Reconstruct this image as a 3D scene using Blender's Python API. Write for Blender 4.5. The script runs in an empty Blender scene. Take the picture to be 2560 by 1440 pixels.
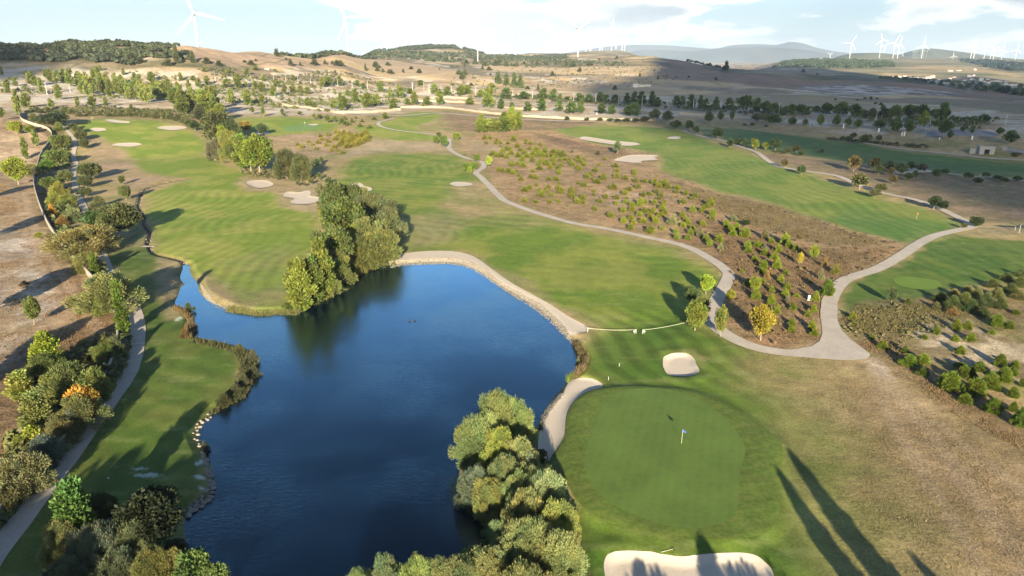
import bpy, math, random
import numpy as np
from mathutils import Vector, Matrix
from mathutils.geometry import delaunay_2d_cdt

# ------------------------------------------------------------------ camera
CAM_H = 52.0
F_PX = 1750.0
PITCH = math.radians(18.3)
CP, SP = math.cos(PITCH), math.sin(PITCH)
scene = bpy.context.scene
COL = scene.collection
cam_data = bpy.data.cameras.new("camera")
cam_data.sensor_width = 36.0
cam_data.lens = 36.0 * F_PX / 2560.0
cam_data.clip_start = 0.5
cam_data.clip_end = 60000.0
cam = bpy.data.objects.new("camera", cam_data)
cam.location = (0, 0, CAM_H)
cam.rotation_euler = (math.pi / 2 - PITCH, 0, 0)
COL.objects.link(cam)
scene.camera = cam
scene.view_settings.view_transform = 'Standard'
scene.view_settings.look = 'None'
scene.view_settings.exposure = 1.74
scene.view_settings.gamma = 1.0
scene.cycles.use_denoising = True
scene.cycles.max_bounces = 6
scene.cycles.diffuse_bounces = 2
scene.cycles.glossy_bounces = 2
scene.cycles.transmission_bounces = 3
scene.cycles.transparent_max_bounces = 8
scene.cycles.volume_bounces = 0
scene.cycles.caustics_reflective = False
scene.cycles.caustics_refractive = False

# ------------------------------------------------------------------ sky and sun
SUN_EL = math.radians(14.5)
SHADOW_AZ = math.radians(-2.0)          # shadows run away from the camera, slightly left
SUN_DIR = Vector((-math.sin(SHADOW_AZ) * math.cos(SUN_EL), -math.cos(SHADOW_AZ) * math.cos(SUN_EL), math.sin(SUN_EL)))
world = bpy.data.worlds.new("World")
scene.world = world
world.use_nodes = True

class NT:
    def __init__(s, tree):
        s.t = tree; s.n = tree.nodes; s.l = tree.links
    def node(s, typ, **kw):
        n = s.n.new(typ)
        for k, v in kw.items():
            if k.startswith('in_'):
                key = k[3:]
                key = int(key) if key.isdigit() else key
                n.inputs[key].default_value = v
            else:
                setattr(n, k, v)
        return n
    def link(s, a, b): s.l.new(a, b)
    def put(s, v, sock):
        if hasattr(v, 'default_value') or hasattr(v, 'is_linked'): s.l.new(v, sock)
        else: sock.default_value = v
    def math(s, op, a, b=0.0, c=None, clamp=False):
        n = s.n.new('ShaderNodeMath'); n.operation = op; n.use_clamp = clamp
        s.put(a, n.inputs[0]); s.put(b, n.inputs[1])
        if c is not None: s.put(c, n.inputs[2])
        return n.outputs[0]
    def ss(s, v, lo, hi, a=0.0, b=1.0):
        n = s.n.new('ShaderNodeMapRange'); n.interpolation_type = 'SMOOTHSTEP'
        s.put(v, n.inputs['Value']); n.inputs['From Min'].default_value = lo; n.inputs['From Max'].default_value = hi
        n.inputs['To Min'].default_value = a; n.inputs['To Max'].default_value = b
        return n.outputs['Result']
    def mix(s, f, a, b, blend='MIX'):
        n = s.n.new('ShaderNodeMix'); n.data_type = 'RGBA'; n.blend_type = blend; n.clamp_factor = True
        s.put(f, n.inputs[0])
        for v, i in ((a, 6), (b, 7)):
            if isinstance(v, (tuple, list)): n.inputs[i].default_value = (v[0], v[1], v[2], 1)
            else: s.put(v, n.inputs[i])
        return n.outputs[2]
    def noise(s, vec, scale, detail=3.0, rough=0.55, out=0, dist=0.0):
        n = s.n.new('ShaderNodeTexNoise'); n.inputs['Scale'].default_value = scale
        n.inputs['Detail'].default_value = detail; n.inputs['Roughness'].default_value = rough
        n.inputs['Distortion'].default_value = dist
        if vec is not None: s.l.new(vec, n.inputs['Vector'])
        return n.outputs[out]

def build_world():
    w = NT(world.node_tree); w.n.clear()
    out = w.node('ShaderNodeOutputWorld'); bg = w.node('ShaderNodeBackground')
    sky = w.node('ShaderNodeTexSky'); sky.sky_type = 'NISHITA'; sky.sun_disc = False
    sky.sun_elevation = SUN_EL
    sky.sun_rotation = math.atan2(SUN_DIR.x, SUN_DIR.y)
    sky.altitude = 900; sky.air_density = 1.0; sky.dust_density = 0.6; sky.ozone_density = 1.2
    tc = w.node('ShaderNodeTexCoord'); d = tc.outputs['Generated']
    sep = w.node('ShaderNodeSeparateXYZ'); w.link(d, sep.inputs[0])
    z = sep.outputs['Z']
    # flat cloud deck seen towards the horizon
    inv = w.math('DIVIDE', 1.0, w.math('MAXIMUM', w.math('ADD', z, 0.045), 0.03))
    comb = w.node('ShaderNodeCombineXYZ')
    w.link(w.math('MULTIPLY', sep.outputs['X'], inv), comb.inputs[0])
    w.link(w.math('MULTIPLY', sep.outputs['Y'], w.math('MULTIPLY', inv, 0.55)), comb.inputs[1])
    w.link(w.math('MULTIPLY', z, 4.0), comb.inputs[2])
    n1 = w.noise(comb.outputs[0], 0.42, 7, 0.58, dist=0.35)
    # cumulus near the horizon, rounder
    mp = w.node('ShaderNodeMapping'); w.link(d, mp.inputs[0]); mp.inputs['Scale'].default_value = (1, 1, 3.2)
    mp.inputs['Location'].default_value = (0.37, 0.0, 0.13)
    n2 = w.noise(mp.outputs[0], 7.5, 8, 0.55, dist=0.25)
    n3 = w.noise(mp.outputs[0], 2.3, 3, 0.5)
    # more cloud in the middle and to the right, clearer on the left
    az = sep.outputs['X']
    side = w.math('ADD', w.ss(az, -0.34, -0.06, 0.0, 0.20), w.ss(az, 0.10, 0.26, 0.0, -0.10))
    dens = w.math('ADD', w.math('ADD', w.math('MULTIPLY', n2, 0.75), w.math('MULTIPLY', n3, 0.25)), side)
    dens = w.math('ADD', dens, w.ss(z, 0.0, 0.05, -0.05, 0.0))
    c2 = w.ss(dens, 0.55, 0.60)
    c2 = w.math('MULTIPLY', c2, w.ss(z, 0.10, 0.20, 1.0, 0.0))
    c1 = w.math('MULTIPLY', w.ss(n1, 0.5, 0.75), w.ss(z, 0.04, 0.2, 0.75, 0.06))
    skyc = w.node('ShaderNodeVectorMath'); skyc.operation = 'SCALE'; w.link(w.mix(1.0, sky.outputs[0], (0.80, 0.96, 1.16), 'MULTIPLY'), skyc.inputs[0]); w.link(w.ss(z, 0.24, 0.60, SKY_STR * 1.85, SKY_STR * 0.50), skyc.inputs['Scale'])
    # pale band of thick air on the horizon
    band = w.ss(z, 0.05, 0.19, 0.88, 0.0)
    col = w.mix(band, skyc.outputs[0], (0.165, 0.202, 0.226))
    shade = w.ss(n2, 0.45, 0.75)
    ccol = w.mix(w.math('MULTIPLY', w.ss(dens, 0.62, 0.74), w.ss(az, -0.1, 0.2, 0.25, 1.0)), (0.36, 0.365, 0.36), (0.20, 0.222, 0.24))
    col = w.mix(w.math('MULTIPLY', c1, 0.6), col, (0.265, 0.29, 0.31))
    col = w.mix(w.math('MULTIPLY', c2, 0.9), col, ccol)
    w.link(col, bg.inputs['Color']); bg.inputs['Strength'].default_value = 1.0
    w.link(bg.outputs[0], out.inputs[0])
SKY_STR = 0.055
HAZE = 0.00005
build_world()
sun_data = bpy.data.lights.new("sun", 'SUN')
sun_data.energy = 5.0
sun_data.angle = math.radians(0.55)
sun_data.color = (1.0, 0.84, 0.60)
sun = bpy.data.objects.new("sun", sun_data)
sun.rotation_euler = (-SUN_DIR).to_track_quat('-Z', 'Y').to_euler()
COL.objects.link(sun)

# ------------------------------------------------------------------ small helpers
def ray(px, py):
    a = (np.asarray(px, float) - 1280.0) / F_PX; b = -(np.asarray(py, float) - 720.0) / F_PX
    dx = a; dy = CP + b * SP; dz = -SP + b * CP
    h = np.hypot(dx, dy)
    return dx / h, dy / h, dz / h           # per unit of horizontal distance

def vnoise(x, y, seed=0):
    xi = np.floor(x); yi = np.floor(y); fx = x - xi; fy = y - yi
    xi = xi.astype(np.int64); yi = yi.astype(np.int64)
    fx = fx * fx * (3 - 2 * fx); fy = fy * fy * (3 - 2 * fy)
    def h(i, j):
        v = (i * 374761393 + j * 668265263 + seed * 982451653) & 0xffffffff
        v = ((v ^ (v >> 13)) * 1274126177) & 0xffffffff
        v = (v ^ (v >> 16)) & 0xffffff
        return v / 16777215.0
    a = h(xi, yi); b = h(xi + 1, yi); c = h(xi, yi + 1); d = h(xi + 1, yi + 1)
    return (a * (1 - fx) + b * fx) * (1 - fy) + (c * (1 - fx) + d * fx) * fy

def fbm(x, y, scale, octv=4, seed=0, gain=0.5):
    t = 0.0; amp = 1.0; tot = 0.0; f = 1.0 / scale
    for o in range(octv):
        t = t + amp * vnoise(x * f + 17.3 * o, y * f - 9.1 * o, seed + o * 7); tot += amp; amp *= gain; f *= 2.03
    return t / tot

def sstep(e0, e1, v):
    t = np.clip((v - e0) / (e1 - e0), 0, 1); return t * t * (3 - 2 * t)

def poly_sd(x, y, poly):
    """signed distance to a closed polygon, negative inside"""
    d2 = np.full(x.shape, 1e18); ins = np.zeros(x.shape, bool)
    n = len(poly)
    for i in range(n):
        x0, y0 = poly[i]; x1, y1 = poly[(i + 1) % n]
        ex, ey = x1 - x0, y1 - y0; L = ex * ex + ey * ey + 1e-12
        t = np.clip(((x - x0) * ex + (y - y0) * ey) / L, 0, 1)
        dx = x - x0 - t * ex; dy = y - y0 - t * ey
        np.minimum(d2, dx * dx + dy * dy, out=d2)
        if y0 != y1:
            c = ((y0 > y) != (y1 > y)) & (x < (x1 - x0) * (y - y0) / (y1 - y0) + x0)
            ins ^= c
    d = np.sqrt(d2)
    return np.where(ins, -d, d)

def line_dist(x, y, pts):
    d2 = np.full(x.shape, 1e18)
    for i in range(len(pts) - 1):
        x0, y0 = pts[i]; x1, y1 = pts[i + 1]
        ex, ey = x1 - x0, y1 - y0; L = ex * ex + ey * ey + 1e-12
        t = np.clip(((x - x0) * ex + (y - y0) * ey) / L, 0, 1)
        dx = x - x0 - t * ex; dy = y - y0 - t * ey
        np.minimum(d2, dx * dx + dy * dy, out=d2)
    return np.sqrt(d2)

def masked(fn, x, y, poly, margin, default):
    """evaluate a distance only near the polygon"""
    p = np.asarray(poly)
    m = (x > p[:, 0].min() - margin) & (x < p[:, 0].max() + margin) & (y > p[:, 1].min() - margin) & (y < p[:, 1].max() + margin)
    r = np.full(x.shape, float(default))
    if m.any(): r[m] = fn(x[m], y[m], poly)
    return r

def smooth_closed(pts, n=4):
    p = np.asarray(pts, float); N = len(p); out = []
    for i in range(N):
        p0, p1, p2, p3 = p[(i - 1) % N], p[i], p[(i + 1) % N], p[(i + 2) % N]
        for k in range(n):
            t = k / n
            out.append(0.5 * ((2 * p1) + (-p0 + p2) * t + (2 * p0 - 5 * p1 + 4 * p2 - p3) * t * t + (-p0 + 3 * p1 - 3 * p2 + p3) * t ** 3))
    return np.array(out)

def smooth_open(pts, n=5):
    p = np.asarray(pts, float); p = np.vstack([2 * p[0] - p[1], p, 2 * p[-1] - p[-2]]); out = []
    for i in range(1, len(p) - 2):
        p0, p1, p2, p3 = p[i - 1], p[i], p[i + 1], p[i + 2]
        for k in range(n):
            t = k / n
            out.append(0.5 * ((2 * p1) + (-p0 + p2) * t + (2 * p0 - 5 * p1 + 4 * p2 - p3) * t * t + (-p0 + 3 * p1 - 3 * p2 + p3) * t ** 3))
    out.append(p[-2])
    return np.array(out)

# ------------------------------------------------------------------ terrain
# height along sight lines: (pixel row on the photo where the ground at distance D is seen)
COLS = [
 (-260, [(300,540),(270,640),(240,740),(200,860),(165,960),(140,1050),(122,1150),(106,1300)], [(30,1700),(-10,2600),(-30,6000)]),
 (0,   [(300,540),(270,640),(240,740),(200,860),(165,960),(140,1050),(122,1150),(106,1300)], [(30,1700),(-10,2600),(-30,6000)]),
 (200, [(300,540),(270,640),(240,740),(205,850),(165,920),(140,1000),(118,1080),(102,1250)], [(30,1700),(-10,2600),(-30,6000)]),
 (340, [(300,545),(270,645),(240,745),(205,850),(170,910),(140,985),(118,1060),(101,1180)], [(20,1700),(-10,2600),(-30,6000)]),
 (480, [(300,550),(270,650),(240,750),(205,850),(180,900),(150,960),(125,1020),(100,1080)], [(35,1250),(10,1700),(-30,6000)]),
 (650, [(300,560),(260,700),(220,820),(185,920),(160,1000),(135,1080),(119,1180)], [(30,1450),(0,2200),(-30,6000)]),
 (850, [(290,590),(250,760),(210,900),(180,1020),(160,1120),(140,1250),(127,1400)], [(25,1800),(-10,2600),(-30,6000)]),
 (940, [(290,590),(250,780),(215,950),(185,1160),(160,1400),(142,1700),(132,2000),(128,2500)], [(0,3200),(-30,6000)]),
 (1010,[(290,590),(250,780),(215,950),(185,1200),(160,1500),(145,1800),(133,2050),(116,2600)], [(0,3200),(-30,6000)]),
 (1080,[(290,590),(250,780),(217,950),(188,1200),(163,1520),(148,1850),(134,2100),(109,2600)], [(0,3200),(-30,6000)]),
 (1130,[(290,590),(250,780),(217,950),(190,1200),(165,1540),(150,1900),(135,2150),(110,2600)], [(0,3200),(-30,6000)]),
 (1185,[(290,590),(250,780),(218,950),(192,1200),(167,1560),(151,1950),(137,2250),(123,2650)], [(0,3200),(-30,6000)]),
 (1215,[(290,590),(250,780),(219,950),(193,1200),(168,1580),(151,2000),(138,2450),(131,2800)], [(15,3300),(-30,6000)]),
 (1320,[(290,590),(250,780),(220,950),(195,1200),(170,1600),(152,2100),(138,2700),(130,3300)], [(30,3800),(-30,6000)]),
 (1430,[(295,580),(258,740),(232,880),(205,1150),(180,1450),(158,1900),(140,2500),(130,3000)], [(35,3600),(-30,6000)]),
 (1470,[(295,580),(260,740),(235,870),(205,1150),(180,1450),(158,1900),(140,2500),(124,3100)], [(35,3600),(-30,6000)]),
 (1560,[(295,580),(260,740),(235,870),(205,1150),(180,1450),(158,1850),(139,2350),(125,3000)], [(35,3500),(-30,6000)]),
 (1625,[(295,580),(260,740),(235,880),(205,1150),(180,1450),(158,1850),(139,2250)], [(30,3000),(-30,6000)]),
 (1700,[(295,585),(262,745),(235,890),(205,1180),(180,1500),(158,1900),(148,2150)], [(0,2700),(-25,4500),(-40,9000)]),
 (1790,[(297,590),(265,730),(240,880),(210,1150),(185,1500),(167,1850)], [(5,2500),(-25,4500),(-40,9000)]),
 (1880,[(302,580),(270,700),(245,850),(215,1100),(190,1450),(172,1750)], [(5,2400),(-20,4000),(-22,4600)]),
 (1960,[(303,570),(272,690),(247,850),(220,1100),(195,1480),(176,1720)], [(0,2300),(-10,3400),(22,4800),(22,6500)]),
 (2050,[(305,560),(275,680),(250,850),(225,1100),(202,1500),(181,1700)], [(0,2300),(-8,3200),(12,3900),(35,5000),(35,6500)]),
 (2150,[(307,555),(278,675),(252,850),(230,1080),(208,1450),(187,1680)], [(-5,2200),(-12,2900),(6,3700),(35,5000),(35,6500)]),
 (2250,[(310,550),(280,670),(255,850),(235,1050),(214,1400),(196,1650)], [(-16,2100),(-16,2700),(4,3400),(20,4200),(38,5200),(38,6500)]),
 (2330,[(315,535),(285,660),(258,850),(240,1050),(222,1400),(206,1620)], [(-20,2100),(-18,2600),(2,3300),(20,4200),(38,5300),(38,6500)]),
 (2420,[(320,520),(290,650),(262,850),(245,1050),(233,1300),(221,1560)], [(-26,2050),(-20,2600),(0,3300),(16,4200),(34,5400),(34,6500)]),
 (2560,[(322,515),(292,650),(267,850),(252,1050),(243,1250),(233,1450)], [(-32,2000),(-24,2600),(-4,3300),(14,4300),(30,5500),(30,6500)]),
 (2900,[(325,510),(294,650),(270,850),(255,1050),(246,1250),(238,1450)], [(-32,2000),(-24,2600),(-4,3300),(14,4300),(30,5500),(30,6500)]),
]
LOGR = np.linspace(math.log(300), math.log(30000), 520)
tab_az = []; tab = []
for cx, pts, back in COLS:
    dx, dy, dz = ray(cx, 200.0); tab_az.append(math.atan2(dx, dy))
    rr = [300.0, 430.0]; zz = [0.0, 0.0]
    for y, D in pts:
        d = ray(cx, y); rr.append(D); zz.append(CAM_H + D * d[2])
    for z, D in back:
        rr.append(D); zz.append(z)
    rr.append(9500.0); zz.append(-40.0); rr.append(30000.0); zz.append(-60.0)
    col = np.interp(np.exp(LOGR), rr, zz)
    k = np.exp(-0.5 * (np.arange(-6, 7) / 2.2) ** 2); k /= k.sum()
    col = np.convolve(np.pad(col, 6, mode='edge'), k, mode='valid')
    tab.append(col)
tab_az = np.array(tab_az); tab = np.array(tab)
AZF = np.linspace(tab_az[0], tab_az[-1], 700)
TABF = np.array([np.interp(AZF, tab_az, tab[:, j]) for j in range(tab.shape[1])]).T     # fine azimuth
k = np.exp(-0.5 * (np.arange(-9, 10) / 3.5) ** 2); k /= k.sum()
TABF = np.apply_along_axis(lambda c: np.convolve(np.pad(c, 9, mode='edge'), k, mode='valid'), 0, TABF)

def far_z(x, y):
    r = np.maximum(np.hypot(x, y), 1.0); az = np.arctan2(x, y)
    fi = np.clip((az - AZF[0]) / (AZF[1] - AZF[0]), 0, len(AZF) - 1.001)
    fj = np.clip((np.log(r) - LOGR[0]) / (LOGR[1] - LOGR[0]), 0, len(LOGR) - 1.001)
    i = fi.astype(int); j = fj.astype(int); a = fi - i; b = fj - j
    z = (TABF[i, j] * (1 - a) + TABF[i + 1, j] * a) * (1 - b) + (TABF[i, j + 1] * (1 - a) + TABF[i + 1, j + 1] * a) * b
    return z

def T0(x, y):
    x = np.asarray(x, float); y = np.asarray(y, float)
    r = np.hypot(x, y)
    z = far_z(x, y)
    z = z + 1.1 * (fbm(x, y, 60, 3, 5) - 0.5) * sstep(90, 220, r) * (1 - sstep(2500, 5000, r))
    z = z + 9.0 * (fbm(x, y, 150, 5, 11) - 0.5) * sstep(560, 950, r)
    ridged = 1 - np.abs(2 * fbm(x, y, 60, 4, 23) - 1)
    z = z - 5.0 * ridged * sstep(700, 1000, r) * (1 - sstep(2600, 4000, r)) * sstep(0.45, 0.6, fbm(x, y, 300, 2, 31))
    z = z + 10.0 * (fbm(x, y, 420, 4, 37) - 0.5) * sstep(1800, 3200, r)
    return z

def unproj(px, py, zfix=None):
    """the point of the ground seen at a pixel of the photograph"""
    dx, dy, dz = ray(px, py)
    if zfix is not None:
        D = (zfix - CAM_H) / dz
        return float(dx * D), float(dy * D), float(zfix)
    D = np.exp(np.linspace(math.log(12), math.log(7500), 1400))
    g = CAM_H + D * dz - T0(dx * D, dy * D)
    w = np.where(g < 0)[0]
    if len(w) == 0:
        k = int(np.argmin(g[400:])) + 400; Dk = D[k]
    else:
        k = max(int(w[0]), 1); t = g[k - 1] / (g[k - 1] - g[k]); Dk = D[k - 1] + t * (D[k] - D[k - 1])
    X, Y = float(dx * Dk), float(dy * Dk)
    return X, Y, float(T0(np.array([X]), np.array([Y]))[0])

def up_poly(pts, zfix=None):
    return np.array([unproj(a, b, zfix)[:2] for a, b in pts])

def px_per_m(P):
    d = P[1] * CP - (P[2] - CAM_H) * SP          # depth along the view axis
    return F_PX / d

WATER_Z = -0.75
POND_PX = [(984,661),(1010,657),(1060,655),(1120,654),(1160,660),(1200,678),(1240,703),(1290,735),(1340,765),(1385,802),(1412,832),(1430,850),(1447,880),(1452,905),(1442,928),(1425,950),(1400,977),(1375,1005),(1355,1035),(1345,1062),(1310,1078),(1240,1092),(1185,1120),(1152,1165),(1150,1215),(1175,1262),(1215,1300),(1222,1335),(1190,1375),(1130,1412),(1080,1455),(1000,1500),(800,1540),(600,1540),(560,1490),(500,1450),(472,1390),(462,1330),(465,1282),(500,1256),(523,1240),(531,1202),(531,1175),(519,1148),(512,1125),(497,1096),(497,1076),(512,1052),(531,1034),(568,1010),(598,994),(612,970),(622,945),(645,905),(636,885),(612,870),(556,856),(486,839),(487,802),(478,782),(455,772),(437,759),(447,735),(453,715),(462,712),(450,695),(460,668),(470,663),(478,688),(494,708),(498,729),(517,749),(551,765),(588,779),(638,786),(689,783),(739,779),(773,765),(806,745),(846,728),(850,712),(867,688),(917,671)]
POND = smooth_closed(up_poly(POND_PX, WATER_Z), 3)
# sand banks: the riprap belt runs between them and the water
BEACH_N_PX = [(975,640),(1040,630),(1100,627),(1150,631),(1185,642),(1215,662),(1260,695),(1310,725),(1370,757),(1420,790),(1462,812),(1473,826),(1450,831),(1427,834),(1405,806),(1385,787),(1350,757),(1300,730),(1250,704),(1215,674),(1180,657),(1140,647),(1100,645),(978,653)]
BEACH_S_PX = [(1421,950),(1448,942),(1481,945),(1505,957),(1502,970),(1475,977),(1448,994),(1424,1017),(1414,1047),(1411,1088),(1401,1111),(1381,1138),(1367,1158),(1354,1148),(1345,1121),(1349,1071),(1369,1034),(1389,1007),(1408,984)]
B_NE_PX = [(1657,900),(1668,888),(1690,883),(1715,884),(1733,894),(1742,912),(1748,928),(1738,937),(1715,941),(1680,940),(1662,928)]
B_S_PX = [(1515,1397),(1529,1383),(1555,1378),(1623,1380),(1656,1387),(1710,1392),(1750,1387),(1801,1384),(1851,1383),(1888,1390),(1915,1410),(1932,1434),(1940,1490),(1880,1530),(1700,1540),(1550,1520),(1512,1440)]
def ell(cx, cy, rx, ry, n=14, wob=0.12, s=0):
    rnd = random.Random(s + int(cx)); ph = rnd.random() * 6
    return [(cx + rx * math.cos(t) * (1 + wob * math.sin(2 * t + ph)), cy + ry * math.sin(t) * (1 + wob * math.cos(3 * t + ph))) for t in [2 * math.pi * i / n for i in range(n)]]
BUNKERS = [  # outline, bowl depth, label
 (B_NE_PX, 0.7, 'rounded white sand bunker at the upper edge of the near putting green'),
 (B_S_PX, 0.8, 'long sand bunker cut off by the bottom edge, just below the near putting green'),
 ([(615,457),(635,452),(665,452),(684,460),(672,468),(640,470)], 0.3, 'oval sand bunker on the left fairway, below the olive-green domed trees'),
 ([(708,488),(720,480),(745,482),(770,477),(778,483),(775,490),(800,494),(798,503),(775,510),(740,511),(725,506),(735,497),(712,493)], 0.3, 'notched sand bunker just left of the tree clump on the pond'),
 ([(877,461),(900,458),(912,466),(928,470),(928,477),(905,479),(875,470)], 0.3, 'small sand bunker half hidden behind the top of the tree clump on the pond'),
 (ell(1153,461,27,6), 0.2, 'thin oval sand bunker left of the bend in the cart path'),
 ([(262,300),(280,299),(300,302),(323,304),(322,308),(300,308),(275,305)], 0.2, 'farthest slim bunker above the left fairway green'),
 (ell(245,324,19,4.5), 0.2, 'short oval bunker under the dark oak at the far left green'),
 (ell(317,362,35,5), 0.2, 'long thin bunker on the left edge of the left fairway'),
 (ell(430,320,33,5.5), 0.2, 'thin bunker on the right side of the far left green'),
 (ell(655,333,22,4), 0.1, 'small bunker behind the small tree at the edge of the far middle green'),
 (ell(783,312,13,2), 0.1, 'tiny sliver of a bunker on the far middle green'),
 ([(1450,344),(1465,342),(1505,348),(1542,353),(1589,357),(1598,362),(1562,365),(1508,358),(1455,349)], 0.2, 'long wavy bunker below the far right-hand green'),
 (ell(1685,345,17,3.5), 0.1, 'small round bunker right of the far right-hand green'),
 ([(1535,400),(1579,388),(1643,389),(1636,395),(1644,400),(1605,403),(1602,408),(1559,405)], 0.3, 'spiky star-shaped bunker on the slope above the juniper bushes'),
 ([(2230,426),(2262,421),(2316,424),(2330,431),(2290,434),(2240,435)], 0.2, 'bunker among dark round trees by the shaded right fairway'),
]
def ragged(p, amp):
    p = smooth_closed(p, 3); c = p.mean(0); d = p - c; L = np.hypot(d[:, 0], d[:, 1])[:, None]
    return p + d / L * (amp * (fbm(p[:, 0], p[:, 1], 1.3, 3, 5) - .5) * 2)[:, None]
BW = [ragged(smooth_closed(up_poly(b[0]), 3), .14) if i < 2 else smooth_closed(up_poly(b[0]), 3) for i, b in enumerate(BUNKERS)]
BN = smooth_closed(up_poly(BEACH_N_PX), 2); BS = smooth_closed(up_poly(BEACH_S_PX), 2)
STREAM_PX = [(470,448),(437,453),(410,458),(386,464),(368,471),(356,480),(349,500),(346,514),(356,530),(361,544),(358,557),(366,572),(376,584),(370,604),(373,614),(380,628),(393,636),(433,645),(458,653),(466,666)]
STREAM = smooth_open(up_poly(STREAM_PX), 3)
GREEN_PX = [(1462,1180),(1466,1130),(1476,1085),(1492,1040),(1512,1004),(1545,986),(1620,976),(1700,986),(1760,1012),(1812,1052),(1850,1100),(1862,1135),(1851,1180),(1845,1250),(1838,1292),(1800,1318),(1740,1330),(1660,1322),(1590,1298),(1520,1262),(1480,1222)]
GREEN = smooth_closed(up_poly(GREEN_PX), 3)
COLLAR_PX = [(1395,1150),(1408,1100),(1425,1040),(1442,1000),(1480,980),(1560,970),(1640,972),(1740,984),(1850,1035),(1930,1090),(1955,1122),(1952,1180),(1948,1280),(1930,1325),(1870,1352),(1760,1352),(1640,1340),(1520,1312),(1440,1255)]
COLLAR = smooth_closed(up_poly(COLLAR_PX), 3)
TEE_PX = [(2235,697),(2260,692),(2300,695),(2340,702),(2355,712),(2340,722),(2300,724),(2255,716),(2236,706)]
TEE = smooth_closed(up_poly(TEE_PX), 3)

def T(x, y):
    """ground height with pond, stream and bunkers cut in"""
    x = np.asarray(x, float); y = np.asarray(y, float)
    z = T0(x, y)
    sd = masked(poly_sd, x, y, POND, 14, 50.0)
    bank = WATER_Z + np.where(sd < 0, np.maximum(sd * 0.45, -1.8), sd * 0.42)
    z = np.where(sd < 9, np.minimum(z, bank), z)
    d = masked(line_dist, x, y, STREAM, 6, 20.0)
    z = z - 0.6 * (1 - sstep(0.2, 1.0, d))
    for p, (pts, dep, lb) in zip(BW, BUNKERS):
        s = masked(poly_sd, x, y, p, 6, 30.0)
        z = z - 0.55 * dep * sstep(0.15, -1.3, s) + 0.22 * dep * np.exp(-((s - 1.4) / 1.3) ** 2)
    # the sand banks lie flat, a little above the water
    for p, hh in ((BS, .42), (BN, .62)):
        s = masked(poly_sd, x, y, p, 6, 30.0); k = sstep(0.7, -0.7, s); z = z * (1 - k) + (WATER_Z + hh) * k
    # raised lip between the south sand bank and the green
    s = masked(poly_sd, x, y, COLLAR, 10, 30.0)
    z = z + 0.45 * sstep(2.0, -1.0, s)
    return z
# ------------------------------------------------------------------ materials
def new_mat(name):
    m = bpy.data.materials.new(name); m.use_nodes = True
    t = NT(m.node_tree); t.n.clear()
    out = t.node('ShaderNodeOutputMaterial'); b = t.node('ShaderNodeBsdfPrincipled')
    t.link(b.outputs[0], out.inputs[0])
    b.inputs['Roughness'].default_value = 0.9
    b.inputs['Specular IOR Level'].default_value = 0.15
    return m, t, b, out

def pos(t):
    return t.node('ShaderNodeNewGeometry').outputs['Position']

def ground_mat():
    m, t, b, out = new_mat('ground_cover')
    P = pos(t)
    a = t.node('ShaderNodeVertexColor'); a.layer_name = 'cover'
    ra = t.node('ShaderNodeAttribute'); ra.attribute_name = 'rough'; rough = ra.outputs['Fac']
    n0 = t.noise(P, 0.045, 4, 0.6); n1 = t.noise(P, 0.35, 5, 0.65); n2 = t.noise(P, 2.6, 4, 0.7); n3 = t.noise(P, 0.012, 4, 0.6)
    col = a.outputs['Color']
    amp = t.math('ADD', 0.16, t.math('MULTIPLY', rough, 0.5))
    v = t.math('ADD', t.math('MULTIPLY', t.math('SUBTRACT', n1, 0.5), 1.5), t.math('MULTIPLY', t.math('SUBTRACT', n2, 0.5), 2.4))
    v = t.math('ADD', v, t.math('MULTIPLY', t.math('SUBTRACT', n0, 0.5), 0.6))
    v = t.math('ADD', v, t.math('MULTIPLY', t.math('SUBTRACT', n3, 0.5), 0.35))
    v = t.math('ADD', 1.0, t.math('MULTIPLY', v, t.math('MULTIPLY', amp, 2.0)))
    v = t.math('MAXIMUM', v, 0.25)
    vm = t.node('ShaderNodeVectorMath'); vm.operation = 'SCALE'; t.link(col, vm.inputs[0]); t.link(v, vm.inputs['Scale'])
    # straw coloured blades and bare specks in the rough parts
    sp = t.ss(t.noise(P, 1.1, 5, 0.75), 0.58, 0.72)
    c2 = t.mix(t.math('MULTIPLY', sp, t.math('MULTIPLY', rough, 0.55)), vm.outputs[0], (0.40, 0.31, 0.19))
    dk = t.ss(t.noise(P, 0.8, 6, 0.8), 0.56, 0.70)
    c2 = t.mix(t.math('MULTIPLY', dk, t.math('MULTIPLY', rough, 0.45)), c2, (0.10, 0.085, 0.045))
    t.link(c2, b.inputs['Base Color'])
    bp = t.node('ShaderNodeBump'); bp.inputs['Distance'].default_value = 0.5
    hh = t.math('ADD', t.math('MULTIPLY', n2, 0.5), t.noise(P, 0.9, 5, 0.7))
    t.link(hh, bp.inputs['Height'])
    t.link(t.math('ADD', 0.06, t.math('MULTIPLY', rough, 0.55)), bp.inputs['Strength'])
    t.link(bp.outputs[0], b.inputs['Normal'])
    return m

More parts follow.
